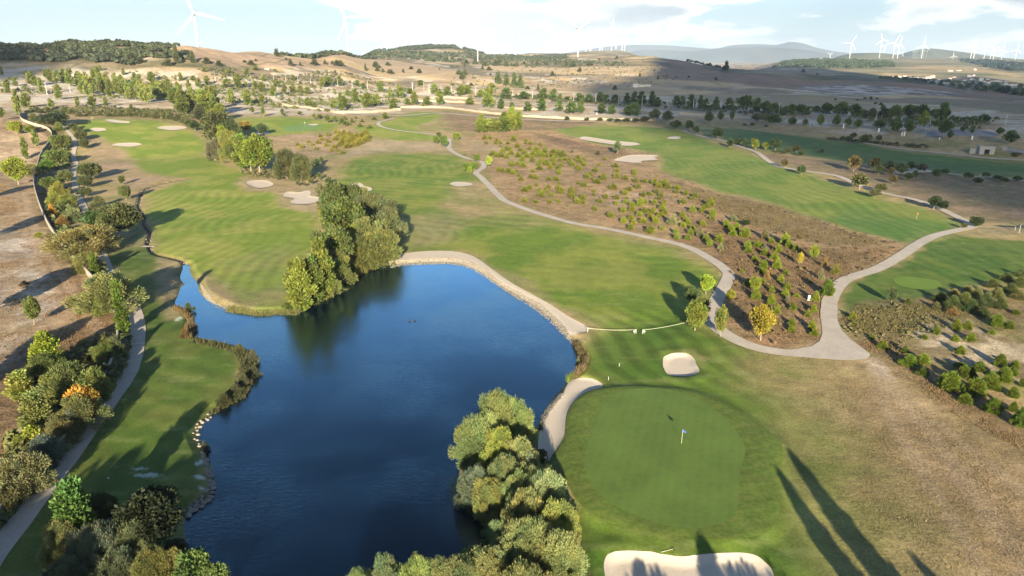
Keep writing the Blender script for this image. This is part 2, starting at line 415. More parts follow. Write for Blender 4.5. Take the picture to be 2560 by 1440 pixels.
def simple_mat(name, c, rough=0.85, var=0.25, scale=2.0, bump=0.1, c2=None, dist=0.1, spec=0.2, big=0.3):
    m, t, b, out = new_mat(name)
    P = pos(t)
    n = t.noise(P, scale, 5, 0.65); nb = t.noise(P, scale * 0.13, 3, 0.5)
    c2 = c2 or tuple(x * 0.7 for x in c)
    col = t.mix(t.ss(n, 0.3, 0.7), c, c2)
    v = t.math('ADD', 1 - var / 2, t.math('MULTIPLY', n, var)); v = t.math('MULTIPLY', v, t.math('ADD', 1 - big / 2, t.math('MULTIPLY', nb, big)))
    vm = t.node('ShaderNodeVectorMath'); vm.operation = 'SCALE'; t.link(col, vm.inputs[0]); t.link(v, vm.inputs['Scale'])
    t.link(vm.outputs[0], b.inputs['Base Color']); b.inputs['Roughness'].default_value = rough
    b.inputs['Specular IOR Level'].default_value = spec
    if bump:
        bp = t.node('ShaderNodeBump'); bp.inputs['Distance'].default_value = dist; bp.inputs['Strength'].default_value = bump
        t.link(n, bp.inputs['Height']); t.link(bp.outputs[0], b.inputs['Normal'])
    return m

def water_mat():
    m, t, b, out = new_mat('pond_surface')
    P = pos(t)
    mp = t.node('ShaderNodeMapping'); t.link(P, mp.inputs[0]); mp.inputs['Rotation'].default_value = (0, 0, 0.18); mp.inputs['Scale'].default_value = (0.75, 2.1, 1)
    n1 = t.noise(mp.outputs[0], 1.9, 3, 0.6, dist=0.4); n2 = t.noise(mp.outputs[0], 4.6, 3, 0.6, dist=0.3)
    n3 = t.noise(P, 0.05, 3, 0.5)
    h = t.math('ADD', t.math('MULTIPLY', n1, 0.6), t.math('MULTIPLY', n2, 0.3))
    bp = t.node('ShaderNodeBump'); bp.inputs['Distance'].default_value = 0.13
    t.link(h, bp.inputs['Height'])
    t.link(t.ss(n3, 0.35, 0.65, 0.2, 0.5), bp.inputs['Strength'])
    b.inputs['Base Color'].default_value = (0.0006, 0.004, 0.013, 1); b.inputs['Specular IOR Level'].default_value = 0.0
    g = t.node('ShaderNodeBsdfGlossy'); g.inputs['Color'].default_value = (0.58, 0.86, 0.98, 1); g.inputs['Roughness'].default_value = 0.07
    fr = t.node('ShaderNodeFresnel'); fr.inputs['IOR'].default_value = 1.33
    t.link(bp.outputs[0], g.inputs['Normal']); t.link(bp.outputs[0], fr.inputs['Normal'])
    ms = t.node('ShaderNodeMixShader'); t.link(t.math('MULTIPLY', fr.outputs[0], 2.0, clamp=True), ms.inputs[0])
    t.link(b.outputs[0], ms.inputs[1]); t.link(g.outputs[0], ms.inputs[2]); t.link(ms.outputs[0], out.inputs[0])
    return m

def leaf_mat():
    m, t, b, out = new_mat('leaves')
    oi = t.node('ShaderNodeObjectInfo')
    a = t.node('ShaderNodeVertexColor'); a.layer_name = 'leaf'
    c = t.mix(1.0, oi.outputs['Color'], a.outputs['Color'], 'MULTIPLY')
    t.link(c, b.inputs['Base Color']); b.inputs['Roughness'].default_value = 0.6
    b.inputs['Specular IOR Level'].default_value = 0.25
    tr = t.node('ShaderNodeBsdfTranslucent')
    tc = t.mix(1.0, c, (1.0, 1.0, 0.55), 'MULTIPLY'); t.link(tc, tr.inputs[0])
    ms = t.node('ShaderNodeMixShader'); ms.inputs[0].default_value = 0.28
    t.link(b.outputs[0], ms.inputs[1]); t.link(tr.outputs[0], ms.inputs[2]); t.link(ms.outputs[0], out.inputs[0])
    return m

M = {}
M['ground'] = ground_mat()
M['water'] = water_mat()
M['leaf'] = leaf_mat()
M['bark'] = simple_mat('bark', (0.30, 0.24, 0.17), 0.9, 0.4, 6, 0.3)
def turf_bands(m, width, amt, ang, pt):
    t = NT(m.node_tree); b = [n for n in t.n if n.type == 'BSDF_PRINCIPLED'][0]; src = b.inputs['Base Color'].links[0].from_socket
    mp = t.node('ShaderNodeMapping'); t.link(pos(t), mp.inputs[0]); mp.inputs['Rotation'].default_value = (0, 0, ang)
    wv = t.node('ShaderNodeTexWave'); wv.inputs['Scale'].default_value = 0.3142 / width; wv.inputs['Distortion'].default_value = 1.2; wv.inputs['Detail'].default_value = 2; wv.inputs['Detail Scale'].default_value = 0.3
    t.link(mp.outputs[0], wv.inputs['Vector'])
    f = t.math('ADD', 1 - amt / 2, t.math('MULTIPLY', t.ss(wv.outputs['Fac'], .3, .7), amt))
    f = t.math('MULTIPLY', f, t.math('ADD', .82, t.math('MULTIPLY', t.noise(pos(t), 9.0, 4, .75), .36)))
    vm = t.node('ShaderNodeVectorMath'); vm.operation = 'SCALE'; t.link(src, vm.inputs[0]); t.link(f, vm.inputs['Scale'])
    patch = t.math('MULTIPLY', t.ss(t.noise(pos(t), .55, 5, .7), .56, .68), pt)
    t.link(t.mix(patch, vm.outputs[0], (.17, .155, .06)), b.inputs['Base Color'])
M['path'] = simple_mat('path_concrete', (0.49, 0.44, 0.375), 0.9, 0.35, 2.0, 0.15, (0.38, 0.34, 0.285), big=0.5)
M['sand'] = simple_mat('bunker_sand', (0.57, 0.50, 0.41), 0.95, 0.2, 3.0, 0.2, (0.50, 0.435, 0.35), big=0.12)
M['green'] = simple_mat('green_turf', (0.108, 0.170, 0.030), 0.85, 0.25, 1.3, 0.08, (0.085, 0.142, 0.028), big=0.6)
M['collar'] = simple_mat('collar_turf', (0.068, 0.125, 0.017), 0.9, 0.4, 1.6, 0.2, (0.12, 0.15, 0.03), big=0.9)
turf_bands(M['green'], 1.3, .04, .3, .25); turf_bands(M['collar'], 1.9, .10, 1.2, .5)
M['tee'] = simple_mat('tee_turf', (0.13, 0.21, 0.025), 0.85, 0.15, 1.6, 0.06, (0.115, 0.19, 0.025), big=0.3)
M['stone'] = simple_mat('pale_stone', (0.36, 0.325, 0.27), 0.9, 0.5, 2.5, 0.4, (0.19, 0.175, 0.15))
M['wall'] = simple_mat('wall_stone', (0.40, 0.36, 0.30), 0.9, 0.3, 1.5, 0.2, (0.28, 0.25, 0.20))
M['wallwhite'] = simple_mat('pale_concrete_wall', (0.40, 0.34, 0.26), 0.9, 0.3, 0.6, 0.1, (0.31, 0.26, 0.20))
M['plaster'] = simple_mat('white_plaster', (0.75, 0.71, 0.64), 0.9, 0.15, 1.0, 0.0)
M['roof'] = simple_mat('clay_roof', (0.42, 0.22, 0.14), 0.9, 0.3, 2.0, 0.0)
M['white'] = simple_mat('white_paint', (0.62, 0.63, 0.64), 0.5, 0.05, 1.0, 0.0, (0.60, 0.61, 0.62), spec=0.3)
M['greymetal'] = simple_mat('grey_metal', (0.38, 0.39, 0.40), 0.5, 0.1, 2.0, 0.0, spec=0.5)
M['dark'] = simple_mat('dark_opening', (0.03, 0.03, 0.035), 0.8, 0.1, 2.0, 0.0)
M['concrete'] = simple_mat('rough_concrete', (0.34, 0.33, 0.30), 0.9, 0.3, 1.5, 0.2)
M['asphalt'] = simple_mat('old_asphalt', (0.22, 0.22, 0.225), 0.9, 0.3, 0.6, 0.0, (0.30, 0.29, 0.27))
M['rope'] = simple_mat('pale_rope', (0.62, 0.62, 0.45), 0.8, 0.1, 4, 0.0)
M['blue'] = simple_mat('blue_flag_cloth', (0.06, 0.12, 0.5), 0.7, 0.1, 4, 0.0)
M['panel'] = simple_mat('blue_grey_panel', (0.07, 0.10, 0.14), 0.25, 0.1, 2, 0.0, spec=0.6)
M['skin'] = simple_mat('skin', (0.45, 0.26, 0.18), 0.7, 0.05, 4, 0.0)
M['cloth_dark'] = simple_mat('dark_cloth', (0.05, 0.055, 0.07), 0.9, 0.1, 6, 0.0)
M['hair'] = simple_mat('dark_hair', (0.04, 0.025, 0.02), 0.8, 0.1, 6, 0.0)
M['duck'] = simple_mat('dark_plumage', (0.05, 0.045, 0.035), 0.7, 0.1, 6, 0.0)
M['drygrass'] = simple_mat('dry_grass_blades', (0.30, 0.20, 0.10), 0.9, 0.6, 0.5, 0.0, (0.17, 0.10, 0.055), big=0.8)

# ------------------------------------------------------------------ mesh helpers
def mesh_np(name, V, F, mats, colors=None, cname='leaf', smooth=False, mat_idx=None):
    """V (n,3); F list of (k,m) int arrays (all faces of one array have m corners)"""
    me = bpy.data.meshes.new(name)
    if not isinstance(F, (list, tuple)): F = [F]
    F = [f for f in F if len(f)]
    V = np.asarray(V, np.float32)
    me.vertices.add(len(V)); me.vertices.foreach_set('co', V.ravel())
    nl = sum(f.size for f in F); nf = sum(len(f) for f in F)
    me.loops.add(nl); me.polygons.add(nf)
    me.loops.foreach_set('vertex_index', np.concatenate([f.ravel() for f in F]).astype(np.int32))
    tot = np.concatenate([np.full(len(f), f.shape[1]) for f in F]).astype(np.int32)
    st = np.concatenate([[0], np.cumsum(tot)[:-1]]).astype(np.int32)
    me.polygons.foreach_set('loop_start', st)
    if mat_idx is not None: me.polygons.foreach_set('material_index', np.asarray(mat_idx, np.int32))
    me.update(calc_edges=True)
    if smooth: me.polygons.foreach_set('use_smooth', np.ones(nf, bool))
    if colors is not None:
        at = me.color_attributes.new(cname, 'FLOAT_COLOR', 'POINT')
        c = np.ones((len(V), 4), np.float32); c[:, :3] = colors; at.data.foreach_set('color', c.ravel())
    for mm in (mats if isinstance(mats, (list, tuple)) else [mats]): me.materials.append(mm)
    return me

def tag(o, label=None, cat=None, group=None, kind=None):
    if label: o['label'] = label
    if cat: o['category'] = cat
    if group: o['group'] = group
    if kind: o['kind'] = kind
    return o

def obj(name, me, parent=None, loc=None, rz=None, scale=None):
    o = bpy.data.objects.new(name, me); COL.objects.link(o)
    if parent is not None: o.parent = parent
    if loc is not None: o.location = loc
    if rz is not None: o.rotation_euler = (0, 0, rz)
    if scale is not None: o.scale = scale
    return o

def empty(name, loc, rz=0.0, scale=None):
    o = bpy.data.objects.new(name, None); COL.objects.link(o); o.location = loc; o.rotation_euler = (0, 0, rz)
    o.empty_display_size = 0.2
    if scale is not None: o.scale = scale
    return o

class MB:
    """collects boxes, tubes and prisms into one mesh"""
    def __init__(s): s.v = []; s.f = []; s.m = []
    def add(s, V, F, mi=0):
        b = len(s.v); s.v += [tuple(p) for p in V]; s.f += [tuple(i + b for i in f) for f in F]; s.m += [mi] * len(F)
    def box(s, c, d, mi=0, rz=0.0, taper=1.0):
        x, y, z = d[0] / 2, d[1] / 2, d[2] / 2; V = []
        cs, sn = math.cos(rz), math.sin(rz)
        for k in (-1, 1):
            t = 1.0 if k < 0 else taper
            for i, j in ((-1, -1), (1, -1), (1, 1), (-1, 1)):
                a, b = i * x * t, j * y * t
                V.append((c[0] + a * cs - b * sn, c[1] + a * sn + b * cs, c[2] + k * z))
        s.add(V, [(3, 2, 1, 0), (4, 5, 6, 7), (0, 1, 5, 4), (1, 2, 6, 5), (2, 3, 7, 6), (3, 0, 4, 7)], mi)
    def tube(s, pts, rad, n=6, mi=0, cap=True):
        pts = [Vector(p) for p in pts]; rad = rad if isinstance(rad, (list, tuple)) else [rad] * len(pts)
        V = []; F = []
        for i, p in enumerate(pts):
            d = (pts[min(i + 1, len(pts) - 1)] - pts[max(i - 1, 0)]).normalized()
            a = d.orthogonal().normalized() if abs(d.z) < 0.99 else Vector((1, 0, 0)); a = (a - d * a.dot(d)).normalized(); b = d.cross(a)
            for k in range(n):
                t = 2 * math.pi * k / n; V.append(p + (a * math.cos(t) + b * math.sin(t)) * rad[i])
        for i in range(len(pts) - 1):
            for k in range(n):
                q = (k + 1) % n; F.append((i * n + k, i * n + q, (i + 1) * n + q, (i + 1) * n + k))
        if cap: F.append(tuple(range(n))[::-1]); F.append(tuple((len(pts) - 1) * n + k for k in range(n)))
        s.add(V, F, mi)
    def ball(s, c, r, n=8, m=5, mi=0, sq=(1, 1, 1)):
        V = [(c[0], c[1], c[2] - r * sq[2])]
        for j in range(1, m):
            ph = -math.pi / 2 + math.pi * j / m
            for k in range(n):
                t = 2 * math.pi * k / n
                V.append((c[0] + r * sq[0] * math.cos(ph) * math.cos(t), c[1] + r * sq[1] * math.cos(ph) * math.sin(t), c[2] + r * sq[2] * math.sin(ph)))
        V.append((c[0], c[1], c[2] + r * sq[2])); F = []
        for k in range(n): F.append((0, 1 + (k + 1) % n, 1 + k))
        for j in range(m - 2):
            for k in range(n):
                q = (k + 1) % n; a = 1 + j * n; F.append((a + k, a + q, a + n + q, a + n + k))
        a = 1 + (m - 2) * n
        for k in range(n): F.append((a + k, a + (k + 1) % n, len(V) - 1))
        s.add(V, F, mi)
    def mesh(s, name, mats, smooth=False):
        me = bpy.data.meshes.new(name); me.from_pydata(s.v, [], s.f)
        for mm in (mats if isinstance(mats, (list, tuple)) else [mats]): me.materials.append(mm)
        me.polygons.foreach_set('material_index', np.array(s.m, np.int32))
        if smooth: me.polygons.foreach_set('use_smooth', np.ones(len(s.f), bool))
        me.update(); return me

# ------------------------------------------------------------------ the ground
def build_ground():
    az_f = np.radians(np.linspace(-41.5, 41.5, 861)); az_c = np.radians(np.linspace(41.5, 318.5, 92)[1:-1])
    az = np.concatenate([az_f, az_c]); na = len(az)
    r = np.concatenate([np.array([0.5, 4, 9, 15, 21, 27]), np.exp(np.linspace(math.log(33), math.log(700), 560)),
                        np.exp(np.linspace(math.log(700), math.log(4500), 440))[1:], np.exp(np.linspace(math.log(4500), math.log(30000), 60))[1:]])
    nr = len(r)
    A, R = np.meshgrid(az, r); X = (np.sin(A) * R).ravel(); Y = (np.cos(A) * R).ravel()
    Z = T(X, Y)
    # the sheets of sand and turf lie on the ground: keep the soil under them a little lower
    for p in BW[:2] + [BN, BS, GREEN, COLLAR, TEE]:
        s = masked(poly_sd, X, Y, p, 2, 10.0); Z = Z - 0.12 * sstep(0.0, -0.9, s)
    for p in BW[2:]:
        s = masked(poly_sd, X, Y, p, 2, 10.0); Z = Z - 0.3 * sstep(0.0, -1.5, s)
    C, rough = cover(X, Y)
    i = np.arange(nr - 1)[:, None] * na; k = np.arange(na)[None, :]; k2 = (k + 1) % na
    F = np.stack([i + k, i + na + k, i + na + k2, i + k2], -1).reshape(-1, 4)[:, ::-1]
    V = np.stack([X, Y, Z], -1)
    me = mesh_np('ground', V, F, M['ground'], C, 'cover', smooth=True)
    at = me.attributes.new('rough', 'FLOAT', 'POINT'); at.data.foreach_set('value', rough.astype(np.float32))
    o = obj('ground', me); tag(o, kind='structure'); return o

def L3(a, b, t): return np.asarray(a)[None, :] * (1 - t[:, None]) + np.asarray(b)[None, :] * t[:, None]

FAIR_A, FAIR_B = (0.155, 0.235, 0.022), (0.25, 0.28, 0.05)
DARKG_A, DARKG_B = (0.045, 0.10, 0.012), (0.085, 0.14, 0.020)
TAN_A, TAN_B = (0.38, 0.275, 0.145), (0.30, 0.24, 0.11)
BROWN_A, BROWN_B = (0.235, 0.135, 0.075), (0.16, 0.115, 0.06)
PALE_A, PALE_B = (0.56, 0.50, 0.41), (0.42, 0.35, 0.26)
GOLD_A, GOLD_B = (0.50, 0.37, 0.20), (0.43, 0.305, 0.165)
SCRUB_A, SCRUB_B = (0.20, 0.165, 0.10), (0.12, 0.12, 0.06)
FOREST_A, FOREST_B = (0.065, 0.085, 0.04), (0.10, 0.105, 0.055)

# (polygon on the photo, feather m, edge wobble m, colour a, colour b, patch size m, strength, roughness)
LAYERS = [
 # middle distance: pale terraces and dry ground
 ([(-300,300),(60,270),(560,285),(850,290),(1100,265),(1400,295),(1800,305),(2200,330),(2800,345),(2800,262),(2100,258),(1600,232),(1200,212),(800,205),(500,180),(0,160),(-300,160)], 25, 25, PALE_A, TAN_A, 22, .8, .7),
 ([(-300,250),(100,262),(320,262),(560,280),(1000,285),(1000,235),(560,185),(200,185),(-300,190)], 25, 20, (0.62,0.56,0.47), (0.38,0.30,0.20), 14, .8, .6),
 ([(1000,252),(1200,268),(1360,284),(1500,290),(1500,262),(1200,248)], 8, 6, (0.50,0.45,0.38), TAN_A, 14, .8, .5),
 ([(1500,262),(1700,280),(2000,300),(2300,325),(2300,300),(2000,282),(1700,262)], 8, 8, (0.36,0.32,0.27), SCRUB_A, 12, .7, .6),
 # hills
 ([(-300,160),(0,160),(300,172),(560,170),(560,150),(430,128),(200,138),(-300,125)], 15, 30, SCRUB_A, FOREST_B, 40, .85, .8),
 ([(-300,150),(130,150),(350,165),(360,140),(180,127),(-300,128)], 12, 25, FOREST_A, FOREST_B, 40, .9, .8),
 ([(0,122),(130,126),(210,138),(130,112),(0,110)], 5, 10, (0.36,0.22,0.16), (0.40,0.28,0.2), 60, .9, .4),
 ([(180,140),(340,155),(560,160),(560,145),(420,150),(330,140),(250,128)], 8, 10, GOLD_A, (0.5,0.43,0.33), 30, .6, .4),
 ([(460,118),(560,120),(660,125),(860,140),(960,168),(900,178),(700,168),(520,158),(430,155),(430,130)], 10, 8, (0.38,0.27,0.18), (0.33,0.24,0.16), 90, .95, .3),
 ([(640,128),(860,132),(980,150),(1140,175),(1200,205),(1120,215),(980,190),(850,158),(700,142)], 10, 8, GOLD_A, (0.40,0.30,0.19), 80, .95, .25),
 ([(880,190),(1010,200),(1170,212),(1170,205),(1040,190),(900,180)], 6, 8, PALE_A, GOLD_A, 20, .9, .4),
 ([(1180,160),(1420,158),(1620,162),(1620,150),(1200,150)], 10, 8, GOLD_A, GOLD_B, 80, .8, .3),
 ([(1300,216),(1420,232),(1640,240),(1800,232),(1780,205),(1640,190),(1440,188),(1320,200)], 8, 10, GOLD_A, (0.36,0.27,0.17), 60, .95, .3),
 ([(1340,200),(1380,210),(1400,200),(1370,195)], 4, 6, PALE_A, SCRUB_A, 12, .9, .6),
 ([(1420,205),(1480,213),(1520,203),(1470,192),(1430,193)], 4, 6, PALE_A, SCRUB_A, 12, .9, .6),
 ([(1090,155),(1420,165),(1700,170),(1700,160),(1420,150),(1200,145)], 10, 16, SCRUB_A, FOREST_B, 30, .6, .8),
 ([(930,132),(1200,136),(1420,142),(1420,130),(1200,128),(1150,110),(1080,104),(1000,112),(940,126)], 15, 20, FOREST_A, (0.13,0.125,0.07), 50, .95, .9),
 ([(1120,113),(1160,118),(1160,114),(1130,110)], 4, 4, PALE_A, PALE_B, 20, .8, .4),
 ([(1440,131),(1640,138),(1640,129),(1560,121),(1450,121)], 10, 10, (0.18,0.19,0.11), (0.36,0.31,0.2), 60, .9, .6),
 # right, under the cloud
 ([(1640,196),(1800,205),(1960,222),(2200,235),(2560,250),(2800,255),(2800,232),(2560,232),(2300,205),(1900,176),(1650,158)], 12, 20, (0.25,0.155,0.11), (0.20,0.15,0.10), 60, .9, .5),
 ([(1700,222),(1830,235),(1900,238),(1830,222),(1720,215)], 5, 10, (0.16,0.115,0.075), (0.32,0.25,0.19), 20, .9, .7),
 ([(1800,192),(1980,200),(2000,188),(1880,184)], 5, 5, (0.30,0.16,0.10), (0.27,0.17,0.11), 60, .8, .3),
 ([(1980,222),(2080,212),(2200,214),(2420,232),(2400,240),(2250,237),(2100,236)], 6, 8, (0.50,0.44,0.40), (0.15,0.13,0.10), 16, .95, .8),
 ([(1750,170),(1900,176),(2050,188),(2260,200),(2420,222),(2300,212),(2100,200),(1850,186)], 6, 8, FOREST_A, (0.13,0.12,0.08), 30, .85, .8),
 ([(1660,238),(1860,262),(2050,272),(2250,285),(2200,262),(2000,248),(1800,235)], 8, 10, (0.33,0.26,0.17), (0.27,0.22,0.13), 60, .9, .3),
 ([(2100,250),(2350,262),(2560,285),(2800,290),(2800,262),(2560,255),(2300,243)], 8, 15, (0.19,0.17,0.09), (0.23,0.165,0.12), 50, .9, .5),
 # far plateau and valley
 ([(1860,182),(2000,190),(2200,196),(2560,215),(2800,220),(2800,150),(2400,143),(2100,142),(1930,150)], 60, 80, (0.30,0.26,0.16), (0.15,0.16,0.085), 160, .95, .6),
 ([(1930,168),(2100,172),(2240,172),(2240,152),(2100,148),(1960,154)], 60, 60, (0.10,0.145,0.07), (0.20,0.19,0.11), 120, .85, .6),
 ([(2240,170),(2360,165),(2480,175),(2540,190),(2430,178),(2320,172)], 40, 40, (0.45,0.36,0.23), GOLD_B, 200, .9, .3),
 ([(2030,176),(2200,186),(2300,192),(2200,180)], 30, 30, GOLD_A, SCRUB_A, 90, .7, .4),
 # ----- the course
 ([(-400,1500),(-60,1300),(80,1130),(220,920),(290,800),(240,720),(150,610),(95,480),(100,400),(128,345),(110,320),(50,290),(-300,290)], 3, 2, (0.40,0.29,0.185), (0.29,0.205,0.12), 8, .95, .8),
 ([(-20,560),(60,560),(130,640),(150,760),(60,800),(-40,760)], 4, 6, (0.55,0.49,0.42), (0.36,0.28,0.20), 6, .75, .7),
 ([(-40,1000),(60,880),(130,760),(60,820),(-60,900)], 4, 5, (0.50,0.44,0.38), (0.30,0.22,0.14), 6, .7, .7),
 ([(100,900),(260,850),(290,780),(230,720),(170,690),(150,800)], 3, 4, BROWN_A, (0.30,0.19,0.10), 4, .85, 1.),
 ([(0,430),(80,470),(100,400),(60,340),(0,330)], 6, 8, (0.47,0.36,0.25), (0.34,0.26,0.17), 10, .8, .6),
 ([(-60,930),(120,860),(255,790),(290,860),(230,960),(120,1110),(20,1230),(-80,1300)], 3, 5, (0.21,0.13,0.075), (0.14,0.095,0.05), 4, .8, 1.),
 ([(120,640),(210,720),(280,790),(240,830),(180,780),(120,700)], 3, 3, (0.24,0.15,0.08), (0.17,0.11,0.06), 4, .75, 1.),
 # strip between wall and path
 ([(-60,1420),(60,1270),(170,1130),(270,990),(320,880),(320,780),(260,700),(200,590),(150,500),(130,420),(160,330),(60,285),(50,300),(128,345),(95,400),(85,470),(105,560),(180,650),(290,770),(290,860),(180,1090),(0,1300)], 2, 2, (0.17,0.115,0.065), (0.12,0.11,0.05), 5, .9, 1.),
 # general dry turf round the fairways
 ([(250,650),(230,560),(200,440),(190,350),(170,320),(180,300),(330,285),(560,290),(820,296),(960,285),(1130,275),(1300,290),(1700,305),(2200,345),(2800,390),(2800,1700),(-500,1700),(-200,1500),(130,1230),(330,920),(340,760)], 5, 5, (0.35,0.265,0.13), (0.24,0.225,0.085), 14, .92, .45),
 # left fairway
 ([(190,306),(250,298),(330,300),(400,304),(470,326),(508,345),(512,385),(545,402),(610,432),(600,452),(610,475),(690,482),(715,515),(790,530),(802,580),(792,620),(742,660),(737,775),(640,785),(560,768),(492,708),(460,662),(433,642),(386,632),(378,590),(362,540),(357,510),(375,482),(440,462),(480,447),(440,440),(400,437),(345,425),(335,400),(290,365),(240,342),(205,322)], 4, 3, FAIR_A, FAIR_B, 12, .92, .12),
 ([(520,700),(640,720),(735,700),(735,770),(640,780),(540,755)], 5, 5, (0.25,0.21,0.11), (0.19,0.20,0.08), 5, .7, .4),
 ([(560,650),(740,600),(740,690),(640,700)], 6, 5, (0.24,0.23,0.10), (0.17,0.21,0.07), 6, .5, .2),
 ([(478,690),(520,680),(560,720),(640,775),(590,778),(520,748)], 2, 2, (0.29,0.22,0.13), (0.24,0.20,0.10), 4, .8, .4),
 ([(205,330),(245,348),(320,380),(330,400),(350,430),(400,445),(350,470),(300,480),(260,440),(230,400),(210,370)], 4, 4, (0.38,0.265,0.18), (0.31,0.24,0.14), 10, .75, .35),
 ([(600,445),(800,440),(830,500),(800,530),(700,520),(690,480),(610,475)], 3, 4, (0.40,0.30,0.19), (0.33,0.27,0.15), 6, .75, .4),
 # between the left trees and the pond
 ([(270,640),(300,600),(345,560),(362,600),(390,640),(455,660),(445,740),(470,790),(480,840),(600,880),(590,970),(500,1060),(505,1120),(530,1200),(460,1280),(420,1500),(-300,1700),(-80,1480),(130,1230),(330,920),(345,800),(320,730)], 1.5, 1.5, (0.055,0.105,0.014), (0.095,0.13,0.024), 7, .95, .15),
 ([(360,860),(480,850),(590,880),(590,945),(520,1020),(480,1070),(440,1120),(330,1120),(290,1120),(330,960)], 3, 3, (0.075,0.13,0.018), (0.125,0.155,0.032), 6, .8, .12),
 ([(400,640),(455,655),(450,740),(470,790),(420,800),(400,740)], 2, 2.5, (0.38,0.29,0.17), (0.27,0.22,0.12), 4, .8, .4),
 ([(270,560),(340,500),(356,560),(370,600),(330,640),(280,640)], 3, 3, (0.16,0.18,0.07), (0.25,0.21,0.11), 6, .7, .3),
 # far middle green
 ([(590,295),(700,290),(800,300),(850,312),(830,325),(740,335),(660,340),(600,325)], 5, 3, FAIR_A, FAIR_B, 16, .9, .1),
 ([(700,318),(760,308),(810,312),(790,325),(720,330)], 3, 1, (0.13,0.24,0.07), (0.15,0.25,0.08), 16, .9, .05),
 ([(950,310),(985,298),(1030,280),(1095,280),(1105,292),(1040,318),(1060,335),(1090,340),(1090,352),(980,350),(900,330),(880,318)], 4, 3, FAIR_A, FAIR_B, 14, .9, .12),
 # the large centre fairway
 ([(850,425),(880,395),(960,385),(1060,382),(1130,390),(1175,420),(1195,450),(1160,450),(1120,470),(1100,520),(1180,545),(1260,520),(1330,542),(1420,570),(1600,598),(1710,622),(1790,672),(1800,700),(1765,780),(1790,820),(1880,880),(1960,890),(2040,905),(1960,940),(1900,960),(2000,1050),(2120,1110),(2180,1180),(2150,1300),(2260,1500),(1400,1700),(1400,1320),(1450,1240),(1370,1165),(1420,1060),(1440,1000),(1500,960),(1440,930),(1465,860),(1480,828),(1400,770),(1300,700),(1220,650),(1150,628),(1000,622),(1005,560),(960,500),(900,480),(830,470)], 5, 5, (0.115,0.19,0.018), (0.205,0.24,0.040), 10, .95, .12),
 ([(1005,540),(1100,530),(1180,560),(1160,600),(1080,620),(1000,624)], 5, 4, (0.30,0.25,0.14), (0.22,0.22,0.09), 8, .6, .25),
 ([(1170,470),(1240,490),(1300,535),(1400,560),(1320,575),(1230,560),(1160,540)], 7, 8, (0.34,0.28,0.13), (0.24,0.24,0.08), 8, .6, .3),
 ([(880,350),(1100,355),(1120,375),(960,380),(860,392)], 5, 4, (0.40,0.31,0.21), (0.31,0.27,0.15), 10, .75, .3),
 ([(1220,660),(1310,700),(1440,790),(1480,812),(1470,830),(1380,765),(1300,722),(1210,668)], 1.5, 1.5, (0.33,0.25,0.13), (0.21,0.21,0.08), 4, .7, .3),
 # deep green apron round the near green
 ([(1475,845),(1500,820),(1650,790),(1760,790),(1800,835),(1900,890),(1920,940),(1930,1010),(1990,1080),(2010,1160),(1990,1300),(2080,1420),(2100,1700),(1400,1700),(1400,1320),(1450,1240),(1375,1160),(1430,1030),(1500,960),(1450,930)], 4, 4, DARKG_A, DARKG_B, 7, .8, .15),
 ([(1390,1150),(1460,1220),(1560,1300),(1700,1345),(1700,1360),(1560,1330),(1440,1260)], 2, 2, (0.27,0.21,0.12), (0.15,0.165,0.06), 3, .6, .4),
 ([(1660,880),(1740,872),(1765,900),(1760,925),(1745,905),(1700,882)], 1, 1, (0.27,0.20,0.09), (0.18,0.17,0.06), 3, .6, .4),
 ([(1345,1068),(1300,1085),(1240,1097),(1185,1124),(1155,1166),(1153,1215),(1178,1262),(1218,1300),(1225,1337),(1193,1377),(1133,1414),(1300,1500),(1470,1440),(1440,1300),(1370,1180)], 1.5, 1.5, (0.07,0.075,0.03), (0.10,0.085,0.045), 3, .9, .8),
 # dry grass bottom right
 ([(1960,905),(2170,905),(2300,1000),(2450,1100),(2800,1200),(2800,1700),(2330,1700),(2240,1440),(2180,1250),(2160,1150),(2080,1060),(2000,980)], 11, 9, (0.36,0.26,0.15), (0.28,0.205,0.11), 5, .92, .45),
 ([(2030,1000),(2160,1040),(2230,1150),(2320,1300),(2400,1440),(2300,1600),(2200,1400),(2150,1200),(2050,1080)], 7, 6, (0.25,0.21,0.115), (0.20,0.175,0.08), 4, .55, .5),
 ([(2230,1010),(2330,1060),(2480,1200),(2600,1350),(2560,1440),(2420,1280),(2300,1130)], 5, 5, (0.28,0.20,0.115), (0.22,0.155,0.085), 4, .6, .7),
 ([(2165,890),(2210,900),(2240,955),(2210,950),(2175,925)], 0.6, 1.0, (0.55,0.48,0.38), (0.42,0.34,0.24), 2, .9, .4),
 ([(1960,930),(2060,960),(2120,1040),(2200,1150),(2240,1280),(2330,1420),(2300,1560),(2160,1500),(2090,1380),(2010,1200),(2000,1080),(1930,990)], 9, 8, (0.125,0.145,0.032), (0.22,0.19,0.075), 4, .6, .5),
 ([(1850,890),(1960,905),(2060,930),(2000,985),(1900,960)], 7, 6, (0.17,0.18,0.05), (0.26,0.21,0.09), 5, .7, .4),
 # right tee field
 ([(2110,735),(2125,705),(2180,688),(2260,655),(2320,606),(2400,590),(2800,620),(2800,700),(2560,690),(2430,720),(2350,740),(2240,748),(2190,760),(2120,800),(2100,770)], 2, 2, (0.055,0.12,0.014), (0.10,0.155,0.022), 8, .95, .15),
 ([(2420,585),(2560,590),(2800,600),(2800,560),(2560,560),(2440,565)], 3, 2, (0.26,0.22,0.13), (0.20,0.18,0.09), 6, .8, .5),
 # scrubby slope right
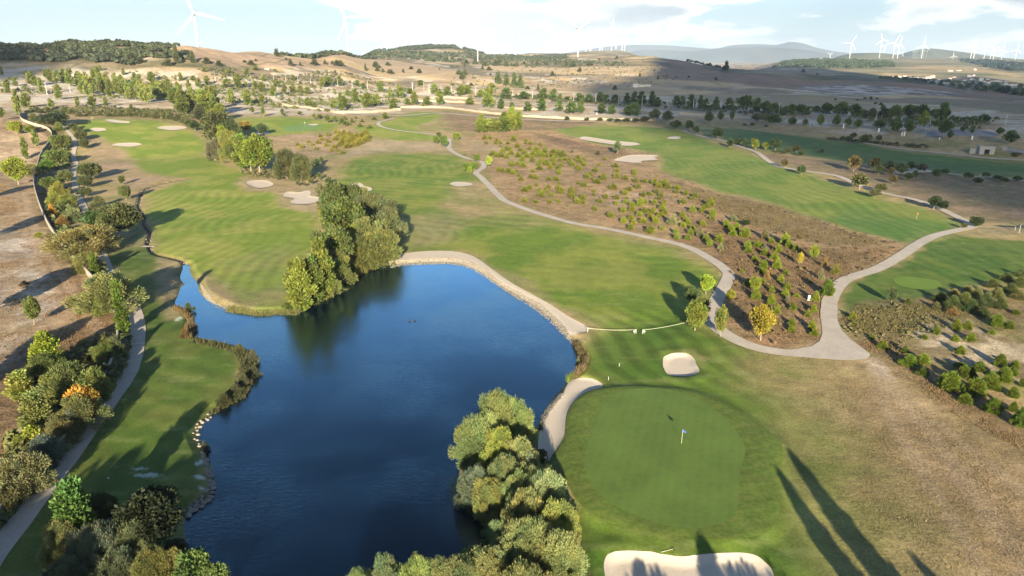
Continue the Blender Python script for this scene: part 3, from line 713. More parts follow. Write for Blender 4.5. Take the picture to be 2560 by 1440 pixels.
 ([(2095,790),(2130,760),(2250,748),(2400,745),(2800,690),(2800,1000),(2560,860),(2420,800),(2300,830),(2180,850),(2110,830)], 3, 3, (0.15,0.135,0.055), (0.20,0.15,0.075), 4, .85, .9),
 ([(2270,830),(2420,800),(2560,850),(2800,900),(2800,1100),(2560,960),(2420,930),(2330,900)], 2, 3, (0.44,0.36,0.26), (0.21,0.155,0.09), 2.5, .8, .8),
 ([(2110,840),(2260,830),(2330,900),(2450,960),(2560,1060),(2800,1200),(2800,1250),(2500,1110),(2330,1010),(2200,900)], 3, 3, (0.26,0.175,0.10), (0.20,0.145,0.075), 3, .8, .8),
 # upper right fairways
 ([(1375,322),(1450,316),(1600,316),(1700,322),(1800,360),(1900,395),(2010,430),(2120,470),(2260,510),(2360,540),(2410,562),(2380,585),(2300,604),(2250,606),(2150,580),(2040,545),(1930,508),(1800,480),(1700,450),(1650,420),(1650,385),(1560,368),(1500,362),(1440,350),(1400,335)], 5, 4, (0.105,0.185,0.022), (0.18,0.225,0.040), 14, .93, .12),
 ([(2060,548),(2140,520),(2260,545),(2400,560),(2350,590),(2250,603),(2150,580)], 4, 3, (0.07,0.155,0.03), (0.11,0.18,0.045), 10, .7, .1),
 ([(1740,322),(1850,322),(2000,340),(2110,355),(2300,385),(2560,408),(2800,425),(2800,455),(2560,445),(2380,435),(2240,420),(2090,400),(1990,385),(1880,370),(1800,345)], 4, 3, (0.055,0.13,0.03), (0.10,0.165,0.045), 18, .93, .1),
 ([(1880,380),(2090,405),(2240,425),(2380,440),(2560,450),(2800,460),(2800,600),(2560,560),(2430,555),(2250,490),(2090,440),(1950,415)], 3, 3, (0.24,0.17,0.11), (0.19,0.155,0.085), 8, .9, .5),
 # brown band and slopes with the bushes
 ([(1110,280),(1190,285),(1420,300),(1500,305),(1440,318),(1370,325),(1300,325),(1200,330),(1120,325)], 5, 5, (0.26,0.17,0.10), (0.20,0.15,0.08), 10, .85, .7),
 ([(1200,330),(1380,325),(1500,362),(1640,385),(1650,425),(1800,485),(1930,515),(2100,570),(2250,605),(2240,640),(2140,690),(2090,715),(2070,750),(2050,790),(2055,835),(2030,862),(1960,875),(1880,865),(1830,840),(1790,805),(1790,770),(1826,690),(1800,655),(1730,615),(1600,580),(1450,552),(1330,525),(1260,495),(1230,450),(1215,405),(1160,380),(1150,345)], 3, 3, (0.36,0.24,0.13), (0.30,0.21,0.11), 7, .95, .6),
 ([(1150,340),(1210,350),(1330,380),(1330,410),(1240,400),(1160,375)], 6, 5, (0.40,0.31,0.19), (0.34,0.27,0.15), 8, .7, .4),
 ([(1330,330),(1480,362),(1560,370),(1560,388),(1480,385),(1380,360)], 4, 3, (0.235,0.145,0.085), (0.18,0.125,0.07), 6, .85, .9),
 ([(1680,455),(1800,485),(1950,515),(2100,570),(2230,605),(2150,620),(2000,600),(1860,560),(1740,500)], 3, 3, (0.22,0.165,0.08), (0.17,0.13,0.065), 3, .85, 1.),
 ([(1740,520),(1860,570),(2000,610),(2150,625),(2230,620),(2140,685),(2070,740),(2050,840),(1960,872),(1850,850),(1795,800),(1830,690),(1790,640),(1690,590)], 4, 4, (0.265,0.165,0.088), (0.18,0.125,0.062), 4, .85, .9),
 ([(1480,470),(1560,480),(1640,490),(1560,530),(1480,500)], 4, 5, (0.50,0.39,0.28), (0.38,0.26,0.17), 3, .5, .5),
 ([(660,345),(760,335),(880,325),(930,350),(880,372),(780,395),(700,370)], 5, 4, (0.37,0.26,0.165), (0.31,0.24,0.13), 8, .85, .6),
 ([(200,285),(430,275),(520,300),(500,318),(440,298),(330,292)], 6, 6, (0.36,0.27,0.18), (0.27,0.20,0.12), 10, .8, .6),
]

def cover(X, Y):
    r = np.hypot(X, Y)
    n = fbm(X, Y, 40, 4, 3)
    C = L3(TAN_A, TAN_B, sstep(0.35, 0.65, n)); rough = np.full(X.shape, 0.5)
    # hills: gold, scrub, eroded pale soil
    h = sstep(700, 1000, r)
    n2 = fbm(X, Y, 130, 4, 41); n3 = fbm(X, Y, 35, 4, 43)
    Ch = L3(GOLD_A, SCRUB_A, sstep(0.42, 0.6, n2)); Ch = Ch * (1 - 0.6 * sstep(0.58, 0.68, n3))[:, None] + np.array(PALE_A)[None] * (0.6 * sstep(0.58, 0.68, n3))[:, None]
    C = C * (1 - h)[:, None] + Ch * h[:, None]
    # a patchwork of fields on the hills
    wxx = X + 60 * (fbm(X, Y, 260, 3, 101) - .5); wyy = Y + 90 * (fbm(X, Y, 300, 3, 102) - .5)
    cu = np.floor(wxx / 95 + .35 * np.floor(wyy / 130)); cv = np.floor(wyy / 130)
    cell = vnoise(cu * 1.0 + .5, cv * 1.0 + .5, 103)
    fieldk = h * sstep(.35, .5, fbm(X, Y, 420, 2, 104))
    tone = (0.80 + .42 * cell)
    fu = np.abs(wxx / 95 + .35 * np.floor(wyy / 130) - cu - .5); fv = np.abs(wyy / 130 - cv - .5)
    edge = np.maximum(sstep(.465, .49, fu), sstep(.465, .49, fv)) * sstep(.3, .6, fbm(X, Y, 60, 2, 105))
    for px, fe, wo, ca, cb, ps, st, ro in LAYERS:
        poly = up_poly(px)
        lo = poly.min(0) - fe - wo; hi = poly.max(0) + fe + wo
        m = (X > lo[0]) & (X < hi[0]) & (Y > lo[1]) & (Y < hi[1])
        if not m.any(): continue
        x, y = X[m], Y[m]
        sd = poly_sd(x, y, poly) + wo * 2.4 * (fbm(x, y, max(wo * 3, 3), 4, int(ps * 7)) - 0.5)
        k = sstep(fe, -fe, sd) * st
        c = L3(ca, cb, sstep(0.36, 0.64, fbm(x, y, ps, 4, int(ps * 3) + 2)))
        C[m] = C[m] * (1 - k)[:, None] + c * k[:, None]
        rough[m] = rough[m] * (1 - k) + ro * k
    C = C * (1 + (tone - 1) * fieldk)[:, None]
    ke = edge * fieldk * .7; C = C * (1 - ke)[:, None] + np.array((.12, .11, .055))[None] * ke[:, None]
    # mown swaths on the smooth turf
    near = (r < 520) & (rough < 0.32)
    x, y = X[near], Y[near]
    wx = x + 5.0 * (fbm(x, y, 28, 2, 61) - 0.5) * 2; wy = y + 7.0 * (fbm(x, y, 40, 2, 62) - 0.5) * 2
    s1 = np.sin(wx * 2 * math.pi / 4.4 + 2.0 * np.sin(wy / 9.0)); s2 = np.sin((0.35 * wx + wy) * 2 * math.pi / 6.5)
    sel = sstep(0.40, 0.6, fbm(x, y, 70, 2, 63))
    a = s1 * (1 - sel) + s2 * sel
    a = np.tanh(a * 1.6) * (0.11 * sstep(0.3, 0.7, fbm(x, y, 30, 3, 64)) + 0.02) * (1 - sstep(300, 500, r[near]))
    qx, qy, _ = unproj(1590, 880)
    kk = sstep(34, 14, np.hypot((x - qx) * .95, (y - qy) * 1.1))
    st = np.tanh(2.2 * np.sin((x + 1.6 * np.sin(y / 5.5) + .35 * (y - qy)) * 2 * math.pi / 4.6))
    a = a * (1 - kk) + kk * (.17 * st + .03)
    # fine streaks left by the mowers, and worn pale flecks
    fl = sstep(0.60, 0.72, fbm(x * 0.35, y, 1.6, 3, 65)) * 0.16 * sstep(0.4, 0.6, fbm(x, y, 25, 2, 66))
    c = C[near] * (1 + a)[:, None]
    c = c * (1 - fl)[:, None] + np.array((0.33, 0.34, 0.16))[None] * fl[:, None]
    C[near] = c
    # patchy growth everywhere that is not mown, and worn tracks
    mot = (fbm(X, Y, 5.5, 4, 91) - .5) * .75 + (fbm(X, Y, 1.7, 3, 92) - .5) * .55
    C = C * (1 + mot * np.clip(rough * 1.5, .12, 1) * (1 - .5 * sstep(350, 800, r)))[:, None]
    gp = sstep(.56, .66, fbm(X, Y, 11, 4, 93)) * .25 * sstep(.3, .6, rough) * (1 - sstep(350, 600, r))
    C = C * (1 - gp)[:, None] + np.array((.16, .145, .06))[None] * gp[:, None]
    for pts, wd, col, st_ in [([(2185,925),(2250,1000),(2330,1090),(2440,1240),(2600,1470)], 1.6, (.36,.28,.19), .45), ([(2200,930),(2290,1010),(2420,1120),(2600,1270)], 1.2, (.34,.26,.17), .4),
                              ([(2180,930),(2210,1010),(2270,1120),(2370,1280),(2480,1460)], 1.1, (.33,.26,.18), .35), ([(60,480),(80,560),(120,640),(190,740),(240,820),(250,860)], 1.5, (.46,.34,.22), .6),
                              ([(40,480),(58,560),(90,640),(150,740),(190,820)], .9, (.46,.34,.22), .5)]:
        ln = smooth_open(up_poly(pts), 4); d = masked(line_dist, X, Y, ln, 8, 20.0)
        k = st_ * sstep(wd * 1.3, wd * .3, d + 1.2 * (fbm(X, Y, 2.5, 3, 94) - .5)); C = C * (1 - k)[:, None] + np.array(col)[None] * k[:, None]
    # rough fringe right at the pond's edge
    sd = masked(poly_sd, X, Y, POND, 8, 30.0)
    k = 0.8 * sstep(1.1, 0.1, sd + 0.8 * (fbm(X, Y, 2, 3, 71) - 0.5)) * (sd < 8)
    C = C * (1 - k)[:, None] + L3((0.19, 0.15, 0.085), (0.12, 0.13, 0.05), fbm(X, Y, 3, 3, 72)) * k[:, None]
    rough = rough * (1 - k) + 0.9 * k
    d = masked(line_dist, X, Y, STREAM, 6, 20.0)
    k = 0.6 * sstep(1.5, 0.6, d); C = C * (1 - k)[:, None] + np.array((0.13, 0.105, 0.06))[None] * k[:, None]
    k = sstep(0.55, 0.25, d); C = C * (1 - k)[:, None] + np.array((0.045, 0.04, 0.03))[None] * k[:, None]
    # splash of bird-limed turf at the left bank
    for a_, b_, rx, ry in ((368, 1188, 2.0, 0.55), (345, 1172, 1.3, .3), (502, 1150, .5, 1.4), (500, 1190, .8, .5), (503, 1215, .6, .4), (446, 797, .8, 1.2)):
        px_, py_, _ = unproj(a_, b_)
        q = np.hypot((X - px_) / rx, (Y - py_) / ry)
        k = sstep(1.1, 0.5, q + 0.9 * (fbm(X, Y, 0.6, 3, 81) - 0.5)) * 0.8 * (q < 3)
        C = C * (1 - k)[:, None] + np.array((0.50, 0.55, 0.48))[None] * k[:, None]
    return np.clip(C, 0.01, 0.9), rough

def drape(name, poly, step, lift, mat, zf=None, label=None):
    """a sheet lying on the ground inside a closed outline"""
    p = np.asarray(poly); lo, hi = p.min(0), p.max(0)
    gx, gy = np.meshgrid(np.arange(lo[0] + step / 2, hi[0], step), np.arange(lo[1] + step / 2, hi[1], step))
    gx = gx.ravel() + (np.random.RandomState(1).rand(gx.size) - .5) * step * .3; gy = gy.ravel()
    sd = poly_sd(gx, gy, p); k = sd < -step * 0.35
    pts = [Vector((a, b)) for a, b in p] + [Vector((a, b)) for a, b in zip(gx[k], gy[k])]
    n = len(p)
    vs, es, fs, _, _, _ = delaunay_2d_cdt(pts, [(i, (i + 1) % n) for i in range(n)], [], 1, 1e-5)
    x = np.array([v[0] for v in vs]); y = np.array([v[1] for v in vs])
    z = (T(x, y) if zf is None else np.full(x.shape, zf)) + lift
    F = np.array([f for f in fs if len(f) == 3], int)
    a, b, c = F[:, 0], F[:, 1], F[:, 2]
    up = (x[b] - x[a]) * (y[c] - y[a]) - (y[b] - y[a]) * (x[c] - x[a])
    F[up < 0] = F[up < 0][:, ::-1]
    me = mesh_np(name, np.stack([x, y, z], -1), F, mat, smooth=True)
    o = obj(name, me); tag(o, kind='structure')
    if label: o['label'] = label
    return o

def ribbon(name, pts_px, width, lift, mat, label=None, wob=0.12, world_pts=None, z=None):
    p = smooth_open(up_poly(pts_px) if world_pts is None else world_pts, 8)
    # resample
    d = np.concatenate([[0], np.cumsum(np.hypot(*np.diff(p, axis=0).T))]); n = max(int(d[-1] / 1.0), 4)
    t = np.linspace(0, d[-1], n); x = np.interp(t, d, p[:, 0]); y = np.interp(t, d, p[:, 1])
    tx = np.gradient(x); ty = np.gradient(y); L = np.hypot(tx, ty); nx, ny = -ty / L, tx / L
    w = width if np.isscalar(width) else np.interp(t / d[-1], [a for a, b in width], [b for a, b in width])
    m = 5; V = []
    for j in range(m):
        s = (j / (m - 1) - 0.5)
        ww = w * (1 + wob * (fbm(x + 50 * j, y, 3.0, 3, 7 + (j > 1)) - 0.5))
        X = x + nx * s * ww; Y = y + ny * s * ww
        Z = (T(X, Y) if z is None else np.full(X.shape, z)) + lift + np.hypot(X, Y) * 0.00035
        V.append(np.stack([X, Y, Z], -1))
    V = np.stack(V, 1).reshape(-1, 3)
    i = np.arange(n - 1)[:, None] * m; k = np.arange(m - 1)[None, :]
    F = np.stack([i + k, i + k + 1, i + m + k + 1, i + m + k], -1).reshape(-1, 4)[:, ::-1]
    me = mesh_np(name, V, F, mat, smooth=True)
    o = obj(name, me); tag(o, label, kind='structure'); return o

build_ground()
drape('water', smooth_closed(POND, 1) if False else POND, 6.0, 0, M['water'], zf=WATER_Z) if False else None
def pond_water():
    p = POND; c = p.mean(0)
    # push the sheet a little under the banks
    q = []
    n = len(p)
    for i in range(n):
        t = p[(i + 1) % n] - p[i - 1]; t /= np.hypot(*t) + 1e-9; q.append(p[i] + np.array([t[1], -t[0]]) * 0.8)
    q = np.array(q)
    area = np.sum(p[:, 0] * np.roll(p[:, 1], -1) - p[:, 1] * np.roll(p[:, 0], -1))
    if area < 0:
        q = 2 * p - q
    V = np.column_stack([q, np.full(n, WATER_Z)])
    vs, es, fs, _, _, _ = delaunay_2d_cdt([Vector((a, b)) for a, b in q], [(i, (i + 1) % n) for i in range(n)], [], 1, 1e-4)
    me = bpy.data.meshes.new('water'); me.from_pydata([(v[0], v[1], WATER_Z) for v in vs], [], [tuple(f) for f in fs]); me.materials.append(M['water'])
    me.update()
    o = obj('water', me); tag(o, kind='structure')
pond_water()
SAND_KIND = 'structure'
for (px, dep, lb), w in zip(BUNKERS, BW):
    near = np.hypot(*w.mean(0)) < 200
    drape('sand_bunker', w, 0.5 if near else 1.2, 0.04 if near else 0.1, M['sand'], label=lb)
drape('sand_bank', BN, 0.8, 0.05, M['sand'], label='long curved sand strip along the far shore of the pond')
drape('sand_bank', BS, 0.6, 0.05, M['sand'], label='curved sand strip between the pond and the near putting green')
drape('fringe', COLLAR, 0.8, 0.03, M['collar'], label='mown fringe round the near putting green')
drape('putting_green', GREEN, 0.8, 0.05, M['green'], label='near putting green with the flag')
drape('tee_box', TEE, 0.8, 0.05, M['tee'], label='bright oval tee by the right-hand path')
PATH_L = [(-140,1560),(-60,1455),(0,1368),(60,1292),(112,1222),(163,1158),(216,1083),(268,1012),(316,945),(334,900),(342,858),(345,815),(333,770),(300,720),(272,680),(256,640),(238,590),(222,550),(208,515),(192,480),(186,455),(184,430),(190,410),(183,388),(189,356),(176,336),(161,322)]
ribbon('path', PATH_L, [(0, 2.9), (.45, 2.5), (1, 2.2)], 0.05, M['path'], 'concrete cart path beside the stone wall on the left')
P2 = [(1124,349),(1122,360),(1125,374),(1142,386),(1170,397),(1195,403),(1210,410),(1206,421),(1190,432),(1204,446),(1224,466),(1243,486),(1262,502),(1300,518),(1340,532),(1400,550),(1450,562),(1520,573),(1600,590),(1680,607),(1730,623),(1772,646),(1804,667),(1822,687),(1814,710),(1800,735),(1786,762),(1778,788),(1786,812),(1812,835),(1852,856),(1900,872),(1960,882),(2020,885),(2080,882)]
ribbon('path', P2, [(0, 3.0), (.75, 2.9), (1, 3.3)], 0.06, M['path'], 'winding cart path between the centre fairway and the bush slope')
P3 = [(2072,800),(2072,775),(2076,748),(2090,722),(2110,702),(2136,691),(2184,676),(2224,657),(2264,632),(2298,609),(2338,590),(2382,579),(2415,572),(2434,566)]
ribbon('path', P3, 3.3, 0.065, M['path'], 'pale cart path climbing right past the tee')
P3b = [(2434,566),(2418,556),(2372,533),(2338,517),(2288,500),(2224,487),(2184,477),(2130,456),(2086,439),(2012,428),(1952,418),(1918,401),(1891,381),(1858,370),(1801,351),(1744,339),(1707,327)]
ribbon('path', P3b, 3.0, 0.07, M['path'], 'long cart path along the foot of the upper right fairway')
ribbon('path', [(2100,346),(2133,353),(2177,361),(2271,375),(2372,385),(2473,396),(2560,401),(2700,410)], 2.6, 0.08, M['path'], 'straight path above the shaded right fairway')
ribbon('path', [(2250,436),(2330,431),(2400,438),(2480,446),(2560,453),(2700,465)], 2.6, 0.08, M['path'], 'path below the shaded right fairway, among dark round bushes')
ribbon('path', [(984,297),(962,302),(947,307),(951,316),(991,326),(1051,333),(1090,338),(1124,349)], 2.6, 0.08, M['path'], 'hooked path at the far tee in the middle')
ribbon('path', [(30,288),(50,284),(77,282),(110,288),(150,312),(161,322)], 2.4, 0.08, M['path'], 'path end beside the dark oak at the far left')
JUNC = [(2051,785),(2056,833),(2049,853),(2029,866),(1992,873),(1960,876),(1960,888),(1989,892),(2036,896),(2086,900),(2137,902),(2168,897),(2176,887),(2154,869),(2122,846),(2104,826),(2092,799),(2091,782)]
drape('path_junction', up_poly(JUNC), 0.8, 0.085, M['path'], label='wide fan-shaped concrete junction of the cart paths')
drape('service_yard', up_poly([(2330,325),(2440,322),(2500,335),(2480,343),(2400,340),(2310,343)]), 3.0, 0.12, M['asphalt'], label='grey paved yard beyond the right-hand trees')
for px, w, lb in [([(700,262),(850,282),(1000,290),(1100,284),(1320,300),(1600,305)], 5, 'dusty road behind the far trees'),
              ([(330,262),(480,252),(600,262),(700,262)], 5, 'pale road through the far left trees'),
              ([(1040,238),(1300,252),(1600,268),(1900,283),(2200,304),(2330,325)], 6, 'road lined with tall street lamps'),
              ([(880,176),(960,196),(1060,205),(1170,214),(1230,224)], 5, 'white farm track down the golden hill'),
              ([(2440,300),(2500,296),(2600,300)], 5, 'track beyond the paved yard')]:
    ribbon('road', px, w, 0.12, M['wallwhite'] if 'pale' in lb or 'white' in lb else M['path'], lb)
# ------------------------------------------------------------------ foliage
def env_round(h): return np.sqrt(np.clip(1 - (2 * h - 1) ** 2, 0, 1))
def env_dome(h): return np.clip(1 - h, 0, 1) ** 0.5 * (0.75 + 0.25 * np.sin(np.pi * np.minimum(h * 2.5 + .15, 1)))
def env_oval(h): return np.sqrt(np.clip(1 - ((h - .3) / .72) ** 2, 0, 1))
def env_cone(h): return np.clip(1 - h, 0, 1) ** 0.48 * np.clip(0.7 + h * 3.0, 0, 1)
def env_column(h): return np.clip(np.sin(np.pi * np.clip(h, 0, 1) ** 0.75), 0, 1) ** 0.55
def env_spire(h): return np.clip(1 - h, 0, 1) ** 0.6 * np.clip(0.4 + h * 2.5, 0, 1)

def crown_arrays(env, w, z0, nclump, nleaf, crad, lsize, seed, up=0.35, out=0.8, rnd=0.7, lasp=0.45, inner=0.25, lean=0.0, flatten=1.0):
    """leaf faces of a crown; the tree is 1 high, the crown w wide between z0 and 1"""
    R = np.random.RandomState(seed)
    # clump centres follow the outline, a few sit inside
    cs = []
    while len(cs) < nclump:
        h = R.rand(); e = env(np.array([h]))[0]
        if R.rand() > e + 0.15: continue
        a = R.rand() * 2 * np.pi; q = (inner + (1 - inner) * R.rand() ** 0.5)
        lobe = 1 + 0.16 * np.sin(3 * a + seed) + 0.12 * np.sin(5 * a + 2 * h * 6 + seed)
        rr = max(e * (w / 2) * lobe - crad * 0.55, 0) * q
        cs.append((rr * np.cos(a) + lean * h, rr * np.sin(a), z0 + crad * 0.5 + h * (1 - z0 - crad * 0.9), q))
    cs = np.array(cs)
    n = nclump * nleaf
    ci = np.repeat(np.arange(nclump), nleaf)
    d = R.randn(n, 3); d /= np.linalg.norm(d, axis=1)[:, None]
    cr = crad * (0.65 + 0.7 * R.rand(nclump))[ci]
    p = cs[ci, :3] + d * (cr * R.rand(n) ** 0.45)[:, None] * np.array([1, 1, flatten])
    p[:, 2] = np.maximum(p[:, 2], 0.01)
    axis = np.stack([p[:, 0], p[:, 1], (p[:, 2] - (z0 + 0.35 * (1 - z0)))], 1); axis /= np.linalg.norm(axis, axis=1)[:, None] + 1e-6
    dirv = axis * out + d * 0.5 + np.array([0, 0, up]) + R.randn(n, 3) * rnd * 0.5
    dirv /= np.linalg.norm(dirv, axis=1)[:, None]
    s = np.cross(dirv, R.randn(n, 3)); s /= np.linalg.norm(s, axis=1)[:, None] + 1e-6
    L = lsize * (0.6 + 0.8 * R.rand(n)); W = L * lasp
    mid = p + dirv * (L * 0.45)[:, None]; tip = p + dirv * L[:, None]
    V = np.stack([p, mid + s * (W / 2)[:, None], tip, mid - s * (W / 2)[:, None]], 1).reshape(-1, 3)
    F = np.arange(n * 4).reshape(-1, 4)
    # colour varies from clump to clump and from leaf to leaf
    cc = 0.72 + 0.56 * R.rand(nclump); yel = (R.rand(nclump) - 0.5) * 0.30
    lc = cc[ci] * (0.8 + 0.4 * R.rand(n))
    col = np.stack([lc * (1 + yel[ci]), lc, lc * (1 - 0.5 * yel[ci])], 1)
    return V, F, np.repeat(col, 4, 0), cs

def limbs(cs, z0, trunk_r, seed, nl=7, lean=0.0, bare=0.0):
    mb = MB(); R = random.Random(seed)
    top = z0 + (1 - z0) * 0.6
    pts = [(0, 0, -0.04), (R.uniform(-.006, .006), R.uniform(-.006, .006), z0 * 0.6), (lean * .3, 0, z0 + 0.05), (lean * .6, R.uniform(-.01, .01), top)]
    mb.tube(pts, [trunk_r * 1.25, trunk_r, trunk_r * 0.75, trunk_r * 0.25], 7)
    idx = list(range(len(cs))); R.shuffle(idx)
    for i in idx[:nl]:
        c = cs[i]; b = (lean * .3, 0, min(z0 + 0.1 * R.random() * (1 - z0), c[2] * .8))
        m = ((b[0] + c[0]) / 2, (b[1] + c[1]) / 2, (b[2] + c[2]) / 2 - 0.03)
        mb.tube([b, m, tuple(c[:3])], [trunk_r * .5, trunk_r * .33, trunk_r * .1], 5, cap=False)
    return mb

PROTO = {}
def proto(name, env, w, z0, nclump, nleaf, crad, lsize, seed, trunk_r=0.02, nl=7, merged=False, **kw):
    V, F, Cc, cs = crown_arrays(env, w, z0, nclump, nleaf, crad, lsize, seed, **kw)
    mb = limbs(cs, z0, trunk_r, seed, nl, kw.get('lean', 0.0))
    if merged:
        nv = len(V); bv = np.array(mb.v, float)
        f4 = np.array([f for f in mb.f if len(f) == 4], int) + nv
        allV = np.vstack([V, bv]); allC = np.vstack([Cc, np.ones((len(bv), 3))])
        me = mesh_np(name, allV, [F, f4], [M['leaf'], M['bark']], allC, 'leaf', mat_idx=[0] * len(F) + [1] * len(f4))
        PROTO.setdefault(name, []).append((me, None, w))
    else:
        cm = mesh_np(name + '_crown', V, F, M['leaf'], Cc, 'leaf')
        tm = mb.mesh(name + '_trunk', M['bark'])
        PROTO.setdefault(name, []).append((cm, tm, w))

for s in (1, 2, 3):
    proto('willow', env_oval, 1.35, 0.02, 120, 430, 0.135, 0.056, 10 + s, 0.028, 9, up=0.65, lasp=0.20, out=0.7, rnd=0.6, flatten=1.15, inner=0.35)
for s in (1, 2):
    proto('willow_mid', env_oval, 1.25, 0.02, 64, 250, 0.155, 0.058, 20 + s, 0.026, 7, up=0.6, lasp=0.32, flatten=1.1)
for s in (1, 2, 3):
    proto('broadleaf', env_round, 0.85, 0.20, 46, 150, 0.135, 0.058, 30 + s, 0.024, 8, up=0.05, lasp=0.75, rnd=1.1)
for s in (1, 2):
    proto('poplar', env_column, 0.38, 0.08, 50, 150, 0.085, 0.050, 40 + s, 0.018, 5, up=0.8, lasp=0.5, inner=0.1)
for s in (1, 2):
    proto('cypress', env_spire, 0.16, 0.03, 46, 90, 0.045, 0.050, 50 + s, 0.012, 2, up=1.4, lasp=0.35, inner=0.1)
for s in (1, 2, 3, 4):
    proto('juniper', env_cone, 0.95, 0.0, 60, 120, 0.14, 0.062, 60 + s, 0.02, 2, merged=True, up=0.75, lasp=0.30, inner=0.35)
for s in (1, 2):
    proto('juniper_near', env_cone, 0.95, 0.0, 90, 130, 0.105, 0.085, 65 + s, 0.02, 2, merged=True, up=0.8, lasp=0.28, inner=0.35)
for s in (1, 2, 3):
    proto('shrub', env_dome, 1.5, 0.0, 34, 70, 0.20, 0.11, 70 + s, 0.02, 4, merged=True, up=0.4, lasp=0.4)
for s in (1, 2):
    proto('shrub_near', env_dome, 1.4, 0.0, 60, 150, 0.17, 0.075, 75 + s, 0.02, 5, merged=True, up=0.5, lasp=0.3)
for s in (1, 2, 3):
    proto('small_tree', env_round, 0.75, 0.28, 26, 42, 0.15, 0.12, 80 + s, 0.022, 5, merged=True, up=0.1, lasp=0.75, rnd=1.1)
for s in (1, 2, 3):
    proto('young_poplar', env_column, 0.5, 0.06, 26, 42, 0.11, 0.11, 85 + s, 0.018, 3, merged=True, up=0.7, lasp=0.55, inner=0.1)
for s in (1, 2, 3):
    proto('oak', env_dome, 1.15, 0.06, 24, 36, 0.19, 0.14, 90 + s, 0.03, 3, merged=True, up=0.1, lasp=0.85, rnd=1.1)

# leaf tints (base colour)
GRN = (0.085, 0.13, 0.028); BRT = (0.19, 0.235, 0.028); OLV = (0.16, 0.165, 0.062); SIL = (0.15, 0.175, 0.115)
DRK = (0.040, 0.066, 0.018); YEL = (0.34, 0.28, 0.035); ORG = (0.40, 0.235, 0.04); JUN = (0.175, 0.20, 0.024); JUD = (0.11, 0.16, 0.018)
BLU = (0.10, 0.135, 0.115); OAK = (0.075, 0.088, 0.038); GLD = (0.25, 0.195, 0.055); PAL = (0.20, 0.22, 0.10); LIM = (0.25, 0.29, 0.04); CYP = (0.10, 0.15, 0.024)
RND = random.Random(7)
COUNT = {}

def plant(kind, x, yb, yt, w, tint, label, cat='tree', group=None, name=None, solid=False, variant=None):
    """stand a plant on the ground seen at (x, yb) of the photograph; yt is its top row, w its width in pixels"""
    X, Y, Z = unproj(x, yb)
    ppm = px_per_m((X, Y, Z)); a = math.atan2(CAM_H - Z, math.hypot(X, Y))
    W = w / ppm
    bushy = kind.startswith(('juniper', 'shrub'))
    hp = (yb - yt) / ppm
    H = (hp - 0.42 * W * math.sin(a) * (1.0 if bushy else 0.55)) / math.cos(a)
    H = max(H, 0.45 * W)
    if kind.startswith('juniper'): W *= RND.uniform(1.4, 1.8) if w < 15 else RND.uniform(1.08, 1.25); H = min(H * RND.uniform(.95, 1.15), W * RND.uniform(.95, 1.2)); tint = (tint[0] * 1.0, tint[1] * .96, tint[2] * 1.1)
    if kind.startswith('willow') and w > 30 and yb > 480:
        k = 0.83; X, Y = X * (1 + (1 - k) * H * math.cos(a) / (CAM_H * math.cos(a)) * 0.9), Y * (1 + (1 - k) * H / CAM_H * 0.9); H *= k; W *= 1.22
    if bushy:    # the row given is where the leaves meet the ground in front
        r = math.hypot(X, Y); k = 1 + 0.38 * W / r; X, Y = X * k, Y * k
    Z = float(T(np.array([X]), np.array([Y]))[0])
    lst = PROTO[kind]; v = RND.randrange(len(lst)) if variant is None else variant
    cm, tm, pw = lst[v]
    sc = (W / pw, W / pw, H); rz = RND.uniform(0, 6.28)
    j = RND.uniform(0.82, 1.18)
    tint = (tint[0] * j * RND.uniform(.95, 1.05), tint[1] * j, tint[2] * j, 1)
    nm = name or {'willow': 'willow_tree', 'willow_mid': 'willow_tree', 'broadleaf': 'broadleaf_tree', 'poplar': 'poplar_tree', 'cypress': 'cypress_tree', 'juniper': 'juniper_bush',
                  'juniper_near': 'juniper_bush', 'shrub': 'shrub', 'shrub_near': 'shrub', 'small_tree': 'round_tree', 'young_poplar': 'young_poplar_tree', 'oak': 'oak_tree'}[kind]
    if tm is None:
        o = obj(nm, cm, None, (X, Y, Z - 0.02), rz, sc); o.color = tint; tag(o, label, cat, group)
        return o
    e = empty(nm, (X, Y, Z - 0.02), rz, sc); tag(e, label, cat, group)
    c = obj('crown', cm, e); c.color = tint
    obj('trunk', tm, e)
    return e

def plants(rows, x0=0.0, y0=0.0, s=1.0, kind=None, tint=None, label=None, cat='bush', group=None, hfac=1.0):
    A = np.array([[r[0], r[1], r[2]] for r in rows], float); lo, hi = A.min(0), A.max(0) + 1e-6; ws = np.sort(A[:, 2])
    for r in rows:
        x, yb, w = r[0], r[1], r[2]
        h = r[3] if len(r) > 3 and r[3] else w * hfac
        lb = label
        if len(rows) > 5:      # say where in its thicket, and how large
            u = (x - lo[0]) / (hi[0] - lo[0]); v = (yb - lo[1]) / (hi[1] - lo[1])
            horiz = ('far left', 'left', 'middle', 'right', 'far right')[min(int(u * 5), 4)]; vert = ('top', 'upper', 'lower', 'bottom')[min(int(v * 4), 3)]
            size = 'larger ' if w >= ws[int(len(ws) * .66)] else 'smaller ' if w <= ws[int(len(ws) * .33)] else ''
            lb = size + label + ', ' + vert + ' ' + horiz
        plant(kind, x0 + x / s, y0 + yb / s, y0 + (yb - h) / s, w / s, tint, lb, cat, group)
def third(x, a, b, pre=', '):
    return pre + ('far left' if x < a + (b - a) * .2 else 'left' if x < a + (b - a) * .4 else 'middle' if x < a + (b - a) * .6 else 'right' if x < a + (b - a) * .8 else 'far right') + ' part'
